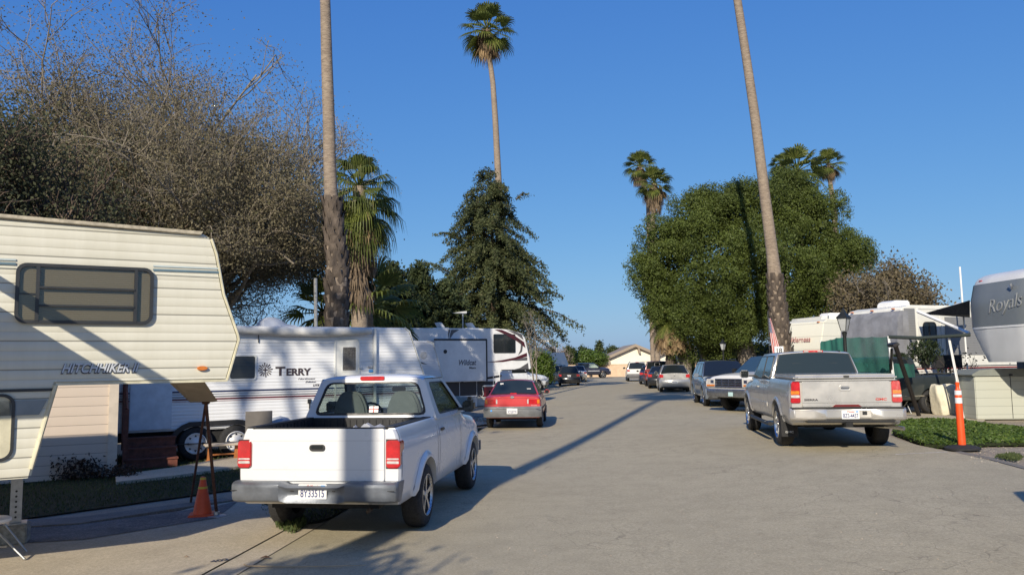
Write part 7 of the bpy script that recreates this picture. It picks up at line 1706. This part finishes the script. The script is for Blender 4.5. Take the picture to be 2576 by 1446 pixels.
for l in me.loops: ul.data[l.index].uv = UV[l.vertex_index]
me.materials.append(flagmat()); me.polygons.foreach_set('use_smooth', [True]*len(me.polygons)); o = bpy.data.objects.new('cloth', me); COL.objects.link(o); o.parent = fl
sg = thing('number_sign', 'small white site number sign reading 18 on a post at the palm foot', 'sign', (at(1961, 905, 24).x, 24, gz(9))); zs = at(1961, 881, 24).z-gz(9)
B('post', M_galv, sg, (-.02, .02, .02, .05, 0, zs)); p_ = B('plate', M_white, sg, (-.13, .13, -.01, .02, zs-.10, zs+.12)); text('sign_number', '18', .2, M_inkk, p_, Mface(-.11, -.012, zs-.07), bold=.003)

# ================= green privacy screen and what stands around it
def lw(P_, t_): return P_-t_.location
M_green = mat('green_mesh_cloth', (.022, .125, .095), .8, 0, .3, 1.2, .5, 8)
m_, nt_, b_s = newmat('green_screen_sheer'); b_s.inputs['Base Color'].default_value = (.022, .115, .088, 1); b_s.inputs['Roughness'].default_value = .9
tr_ = N(nt_, 'ShaderNodeBsdfTransparent'); mx_ = N(nt_, 'ShaderNodeMixShader'); lk(nt_, ramp(nt_, noise(nt_, 1.2, 3), [(.3, (.68,)*3), (.7, (.88,)*3)]), mx_.inputs[0]); lk(nt_, tr_.outputs[0], mx_.inputs[1]); lk(nt_, b_s.outputs[0], mx_.inputs[2]); lk(nt_, mx_.outputs[0], nt_.nodes['Material Output'].inputs[0]); M_sheer = m_
gs = thing('privacy_screen', 'green mesh privacy screen on white pipes behind the pewter pickup', 'screen', (at(2235, 905, 22).x, 22, gz(11)))
def cloth(name, pts4, m, t_, nx=24, nz=8, amp=.03, freq=9, par=None):
    a, b, c, d = pts4; mb = MB(); vs = []; nrm = (b-a).cross(d-a).normalized()
    for i in range(nz+1):
        for j in range(nx+1):
            u, v = j/nx, i/nz; p_ = a.lerp(b, u).lerp(d.lerp(c, u), v); w_ = amp*math.sin(u*freq+v*1.7)+amp*.5*math.sin(u*freq*2.7+v*3); sg_ = -.025*math.sin(math.pi*((u*3) % 1))*v; vs.append(p_+nrm*w_+Vector((0, 0, sg_*(1 if v > .9 else 0))))
    mb.add(vs, [(i*(nx+1)+j, i*(nx+1)+j+1, (i+1)*(nx+1)+j+1, (i+1)*(nx+1)+j) for i in range(nz) for j in range(nx)]); return mb.build(name, m, par or t_, smooth=60, clean=False)
q = lambda u, v, Y: at(u, v, Y)-gs.location
cloth('upper_cloth', (q(2066, 925, 25), q(2126, 928, 24), q(2126, 845, 24), q(2066, 858, 25)), M_green, gs)
cloth('upper_cloth', (q(2124, 935, 24), q(2237, 935, 22.3), q(2233, 846, 22.3), q(2124, 848, 24)), M_sheer, gs)
cloth('lower_cloth', (q(2066, 960, 25.1), q(2240, 952, 22.4), q(2237, 915, 22.4), q(2066, 905, 25.1)), M_green, gs, amp=.05)
cloth('side_cloth', (q(2237, 952, 22.3), q(2302, 948, 23.5), q(2300, 915, 23.5), q(2235, 912, 22.3)), M_green, gs)
for u, Y, vt in ((2234, 22.2, 845), (2385, 22.2, 845), (2064, 25, 856)):
    P0 = q(u, vt, Y); P1 = Vector((P0.x+(.28 if u > 2300 else .12), P0.y, 0)); mb = MB(); mb.tube([P0, P1], .022, 7); mb.tube([P0+Vector((.03, 0, 0)), P1+Vector((.10, .1, 0))], .016, 6); o = mb.build('frame_pipe', M_white, gs, smooth=60)
mb = MB(); mb.tube([q(2234, 847, 22.2), q(2310, 850, 22.2), q(2440, 842, 22.0)], .05, 7); mb.build('rolled_top', mat('dark_green_roll', (.02, .03, .028), .8), gs, smooth=60)
# dark pickup or van in the yard behind it
dk2 = Car(W=1.85, wb=3.0, ro=1.0, fo=.85, r=.36, z0=.42, tw=.22, endr=.2, taper=.05, arch=.06, rimstyle='five', top=[(-1, 1.15, 1.2), (2.5, 1.12, 1.16), (3.85, 1.0, 1.05)], gh=dict(belt=1.14, roof=1.7, wb=.84, wt=.68, y=(.3, .45, 2.0, 2.8)), bed=(-.95, .25, .8))
P_grn = paint('dark_teal_paint', (.035, .045, .048), .3, .3, .03)
t_ = thing('pickup_truck', 'dark grey pickup side parked behind the green screen and folding frame', 'pickup truck'); dk2.body(P_grn, t_); dk2.cabin(P_grn, t_); dk2.wheels_all(t_, M_chr); dk2.strip(M_chr, t_, -.9, 2.4, .52, .56); dk2.side_glass([[(.6, 1.17), (2.3, 1.17), (1.9, 1.63), (.65, 1.63)]], M_gd, t_)
g_ = at(2300, 905, 24.6); setp(t_, g_.x+.05, g_.y+.3, 262)
# A frame stand (dark), folding chairs, covered barbecue, bin, hanging plants, planters
af = thing('step_ladder', 'dark wooden folding frame leaning open in front of the dark pickup', 'folding frame', (at(2290, 905, 20.3).x, 20.3, gz(10)))
q2 = lambda u, v, Y: at(u, v, Y)-af.location
def onG(u, v): p_ = gp(u, v); return p_-af.location
for a_, b_2 in (((2245, 873), (2313, 1048)), ((2258, 868), (2316, 1046))):
    pass
mb = MB(); mb.tube([q2(2252, 868, 20.6), onG(2312, 1046)], .06, 4); mb.build('leg', mat('dark_stained_wood', (.02, .015, .013), .7), af)
mb = MB(); mb.tube([q2(2243, 878, 21.2), onG(2250, 1040)+Vector((0, .3, 0))], .035, 4); mb.build('leg', M_blk, af); mb = MB(); mb.tube([q2(2236, 868, 21.2), q2(2258, 866, 20.6)], .06, 4); mb.build('head', M_blk, af)
def chair(u, v, rz, label):
    p_ = gp(u, v); t_ = thing('folding_chair', label, 'chair', p_, rz, 'folding chairs on the patio'); mb = MB(); mb.box(-.22, .22, -.2, .2, .42, .45); mb.build('seat', mat('chair_seat', (.35, .33, .28), .7), t_); mb = MB(); mb.box(-.22, .22, .18, .21, .6, .88); mb.build('backrest', mat('chair_back', (.10, .10, .10), .7), t_)
    for a, b in (((-.22, -.2, 0), (-.22, .2, .88)), ((.22, -.2, 0), (.22, .2, .88)), ((-.2, .2, 0), (-.2, -.18, .45)), ((.2, .2, 0), (.2, -.18, .45))): mb = MB(); mb.tube([a, b], .014, 6); mb.build('leg', M_galv, t_)
chair(2266, 1040, .5, 'folding chair nearest the pewter pickup, under the leaning dark frame'); chair(2300, 1028, -.3, 'folding chair just behind the foot of the dark frame')
p_ = gp(2380, 1042); bb = thing('covered_barbecue', 'barbecue under a crumpled cream cloth cover beside the orange post', 'covered barbecue', p_, .1)
mb = MB(); rings = []
for z, wx, wy in ((0, .30, .30), (.1, .33, .32), (.35, .34, .33), (.60, .38, .30), (.78, .36, .26), (.86, .33, .22), (.88, .25, .14)):
    rings.append([(math.copysign(abs(math.cos(a))**.6, math.cos(a))*wx*(1+.07*math.sin(a*5+z*3)), math.copysign(abs(math.sin(a))**.6, math.sin(a))*wy*(1+.06*math.sin(a*7)), z+.02*math.sin(a*3)) for a in np.linspace(0, 2*math.pi, 40, endpoint=False)])
mb.loft(rings); mb.build('cover', mat('cream_cloth', (.72, .66, .50), .85, 0, .2, 4, .9, 7), bb, smooth=60); 
p_ = gp(2320, 1030); bi = thing('bucket', 'pale bin beside the chrome wheel of the dark pickup', 'bin', p_); mb = MB(); mb.lathe([(0, .14), (.32, .19), (.34, .2), (.34, .17)], 18, 'z'); mb.build('bin_body', mat('beige_plastic', (.42, .40, .34), .6), bi, smooth=40)
L_pl = leafmat('potted_leaf', (.02, .035, .015), (.05, .07, .025), None, .25, .6)
def fern(u, v, Y, r, label, hang=True, name='hanging_plant', n=900):
    p_ = at(u, v, Y); t_ = thing(name, label, 'plant', p_); P_, N_ = blob((0, 0, 0), (r, r, r*.8), n, .2); quads_obj('foliage', leafquads(P_, .16, N_, 4, 1.5, .8), L_pl, t_)
    mb = MB(); mb.lathe([(-r*1.0, .10), (-r*.6, .15), (-r*.55, .13)], 14, 'z'); mb.build('pot', M_blk, t_, smooth=40)
    if hang: mb = MB(); mb.tube([(0, 0, 0), (0, 0, at(u, 848, Y).z-p_.z)], .006, 5); mb.build('wire', M_blk, t_)
fern(2326, 884, 24.6, .52, 'bushy hanging plant under the dark rolled screen top'); fern(2262, 905, 24.4, .30, 'smaller dark plant behind the leaning wooden frame', False, 'potted_plant', 500)
pr = thing('plant_stand', 'dark slatted planter rack with a wire arch between the hanging plant and the grey trailer', 'plant stand', (at(2385, 905, 25.6).x, 25.6, gz(12))); q3 = lambda u, v, Y: at(u, v, Y)-pr.location
a0 = q3(2352, 925, 25.6); a1 = q3(2415, 892, 25.6); B('planter_box', M_blk, pr, (a0.x, a1.x, -.1, .2, a0.z, a1.z))
for u in (2358, 2368, 2378, 2388, 2398, 2410): x_ = q3(u, 900, 25.6).x; B('slat', M_blk, pr, (x_-.02, x_+.02, -.02, .02, 0, a0.z))
P_, N_ = blob((a0.x+.4, 0, .55), (.45, .3, .5), 700, .2); quads_obj('foliage', leafquads(P_, .15, N_, 3, .6), L_pl, pr)
mb = MB(); cx_ = q3(2400, 885, 25.6); mb.tube([(cx_.x+.22*math.cos(a), 0, a1.z+.30*math.sin(a)) for a in np.linspace(0, math.pi, 12)], .012, 5); mb.build('wire_arch', M_galv, pr)
br_ = gp(2445, 1035); bn_s = [((rng.uniform(-.1, .1), 0, 0), (rng.uniform(-.5, .5), .1, 1), .75, .02) for k in range(5)]
branch_tree('bare_shrub', 'leggy bare shrub in front of the motorhome stripes left of the storage box', (br_.x, br_.y+.6, gz(12)), bn_s, 3, Bk_brown, L_pl, 350, .08, spread=.6, kids=3, up=.3, cat='shrub')
# orange delineator post
p_ = gp(2421, 1129); op = thing('delineator_post', 'orange delineator post with two white bands on a black rubber base', 'bollard', p_); op.rotation_euler = (0, R(-.6), 0)
mb = MB(); mb.lathe([(.05, .066), (.9, .058), (1.04, .058), (1.06, .045), (1.08, .033), (1.15, .030), (1.16, .036), (1.19, .036), (1.20, .02), (1.20, .001)], 24, 'z'); mb.build('post', mat('fluorescent_orange', (.85, .09, .015), .45, 0, .12, 5), op, smooth=40)
for z0_, z1_ in ((.97, 1.07-.02), (.82, .92)): mb = MB(); mb.lathe([(z0_, .0615), (z1_, .0612)], 24, 'z'); mb.build('reflective_band', mat('reflective_white', (.70, .70, .70), .35), op, smooth=60)
mb = MB(); mb.lathe([(0, .30), (.03, .30), (.06, .22), (.08, .10), (.08, .06)], 26, 'z'); mb.build('rubber_base', M_rub, op, smooth=35)
# ground cover, weeds, soil
L_gc = leafmat('ground_cover_leaf', (.055, .095, .018), (.11, .17, .03), (.22, .26, .06), .35, .5)
gcp = [lp(u, v) for u, v in ((2246, 1092), (2262, 1063), (2330, 1060), (2420, 1062), (2500, 1075), (2576, 1082), (2750, 1088), (2750, 1130), (2576, 1120), (2480, 1121), (2420, 1130), (2330, 1123))]
scatter('ground_cover', gcp, 26000, L_gc, .075, .10, 'low green leafy ground cover between the asphalt and the patio', 0, 1.5, -.3, .9)
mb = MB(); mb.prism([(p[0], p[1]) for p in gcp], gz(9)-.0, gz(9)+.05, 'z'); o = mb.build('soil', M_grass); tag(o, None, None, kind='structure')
scatter('weeds', [lp(2500, 1150), lp(2545, 1142), lp(2576, 1150), lp(2560, 1160)], 700, L_gr, .06, .04, None, 0, 5, -2, .6)
# white painted line and stones
a = gp(2255, 1143); b = gp(2385, 1137); mb = MB(); mb.add([(a.x, a.y, gz(a.x)+.004), (b.x, b.y, gz(b.x)+.004), (b.x, b.y+.06, gz(b.x)+.004), (a.x, a.y+.06, gz(a.x)+.004)], [(0, 1, 2, 3)]); o = mb.build('road_marking', mat('worn_white_line', (.62, .58, .5), .8, 0, .4, 20)); tag(o, None, None, kind='structure')
mb = MB()
def pebble(x, y, r, z=None):
    k = []; 
    for i in range(6): a = 2*math.pi*i/6; k.append((x+r*math.cos(a)*rng.uniform(.7, 1.1), y+r*math.sin(a)*rng.uniform(.6, 1)))
    zz = gz(x) if z is None else z; vs = [(px_, py_, zz) for px_, py_ in k]+[(x+(px_-x)*.6, y+(py_-y)*.6, zz+r*.7) for px_, py_ in k]
    mb.add(vs, [tuple(range(6, 12))]+[(i, (i+1) % 6, 6+(i+1) % 6, 6+i) for i in range(6)])
for k in range(260):
    p_ = gp(rng.uniform(2440, 2700), rng.uniform(1122, 1165)); pebble(p_.x, p_.y, rng.uniform(.005, .015))
for k in range(200):
    p_ = gp(rng.uniform(1160, 1235), rng.uniform(1050, 1062)); pebble(p_.x, p_.y, rng.uniform(.02, .06))
for k in range(260): p_ = gp(rng.uniform(1150, 2560), rng.uniform(1130, 1446)); pebble(p_.x, p_.y, rng.uniform(.004, .010), gz(p_.x)+.002)
o = mb.build('pebbles', mat('pebble_stone', (.36, .31, .25), .9, 0, .4, 6), clean=False); tag(o, 'loose pebbles on the soil and asphalt edges', None, kind='stuff')
# strips of concrete, gravel and kerb on the left
G_ = lambda L: [lp(*a) for a in L]
sheet('gravel_bed', G_([(0, 1372), (0, 1330), (200, 1322), (545, 1275), (600, 1262), (545, 1305), (210, 1360)]), .018, M_grav)
sheet('kerb', G_([(0, 1335), (0, 1316), (200, 1306), (560, 1258), (590, 1262), (200, 1322)]), .035, M_conc2, thick=.05)
sheet('path', G_([(290, 1200), (440, 1180), (600, 1150), (800, 1130), (800, 1155), (600, 1178), (450, 1200), (292, 1218)]), .045, M_conc, thick=.06)
sheet('path', G_([(1160, 1075), (1165, 1060), (1240, 1045), (1250, 1065)]), .014, M_conc)
sheet('gravel_bed', G_([(1140, 1062), (1150, 1049), (1250, 1042), (1245, 1056)]), .010, M_grav)
# dark shrub against the cabin
p_ = gp(185, 1205); shrub('low_shrub', 'low dark dry shrub against the tan cabin wall', 'shrub', (p_.x, p_.y, 0), [(0, 0, .15, .38, .2, .22), (.6, .1, .08, .5, .15, .10), (-.5, 0, .08, .3, .15, .1)], leafmat('dry_shrub_leaf', (.03, .022, .014), (.07, .045, .03)), 1800, .06, [([(0, 0, 0), (0, 0, .2)], [.02, .01])], cs=.08)
# litter of the pewter pickup side: faint utility wire far down the road is left to the shadows
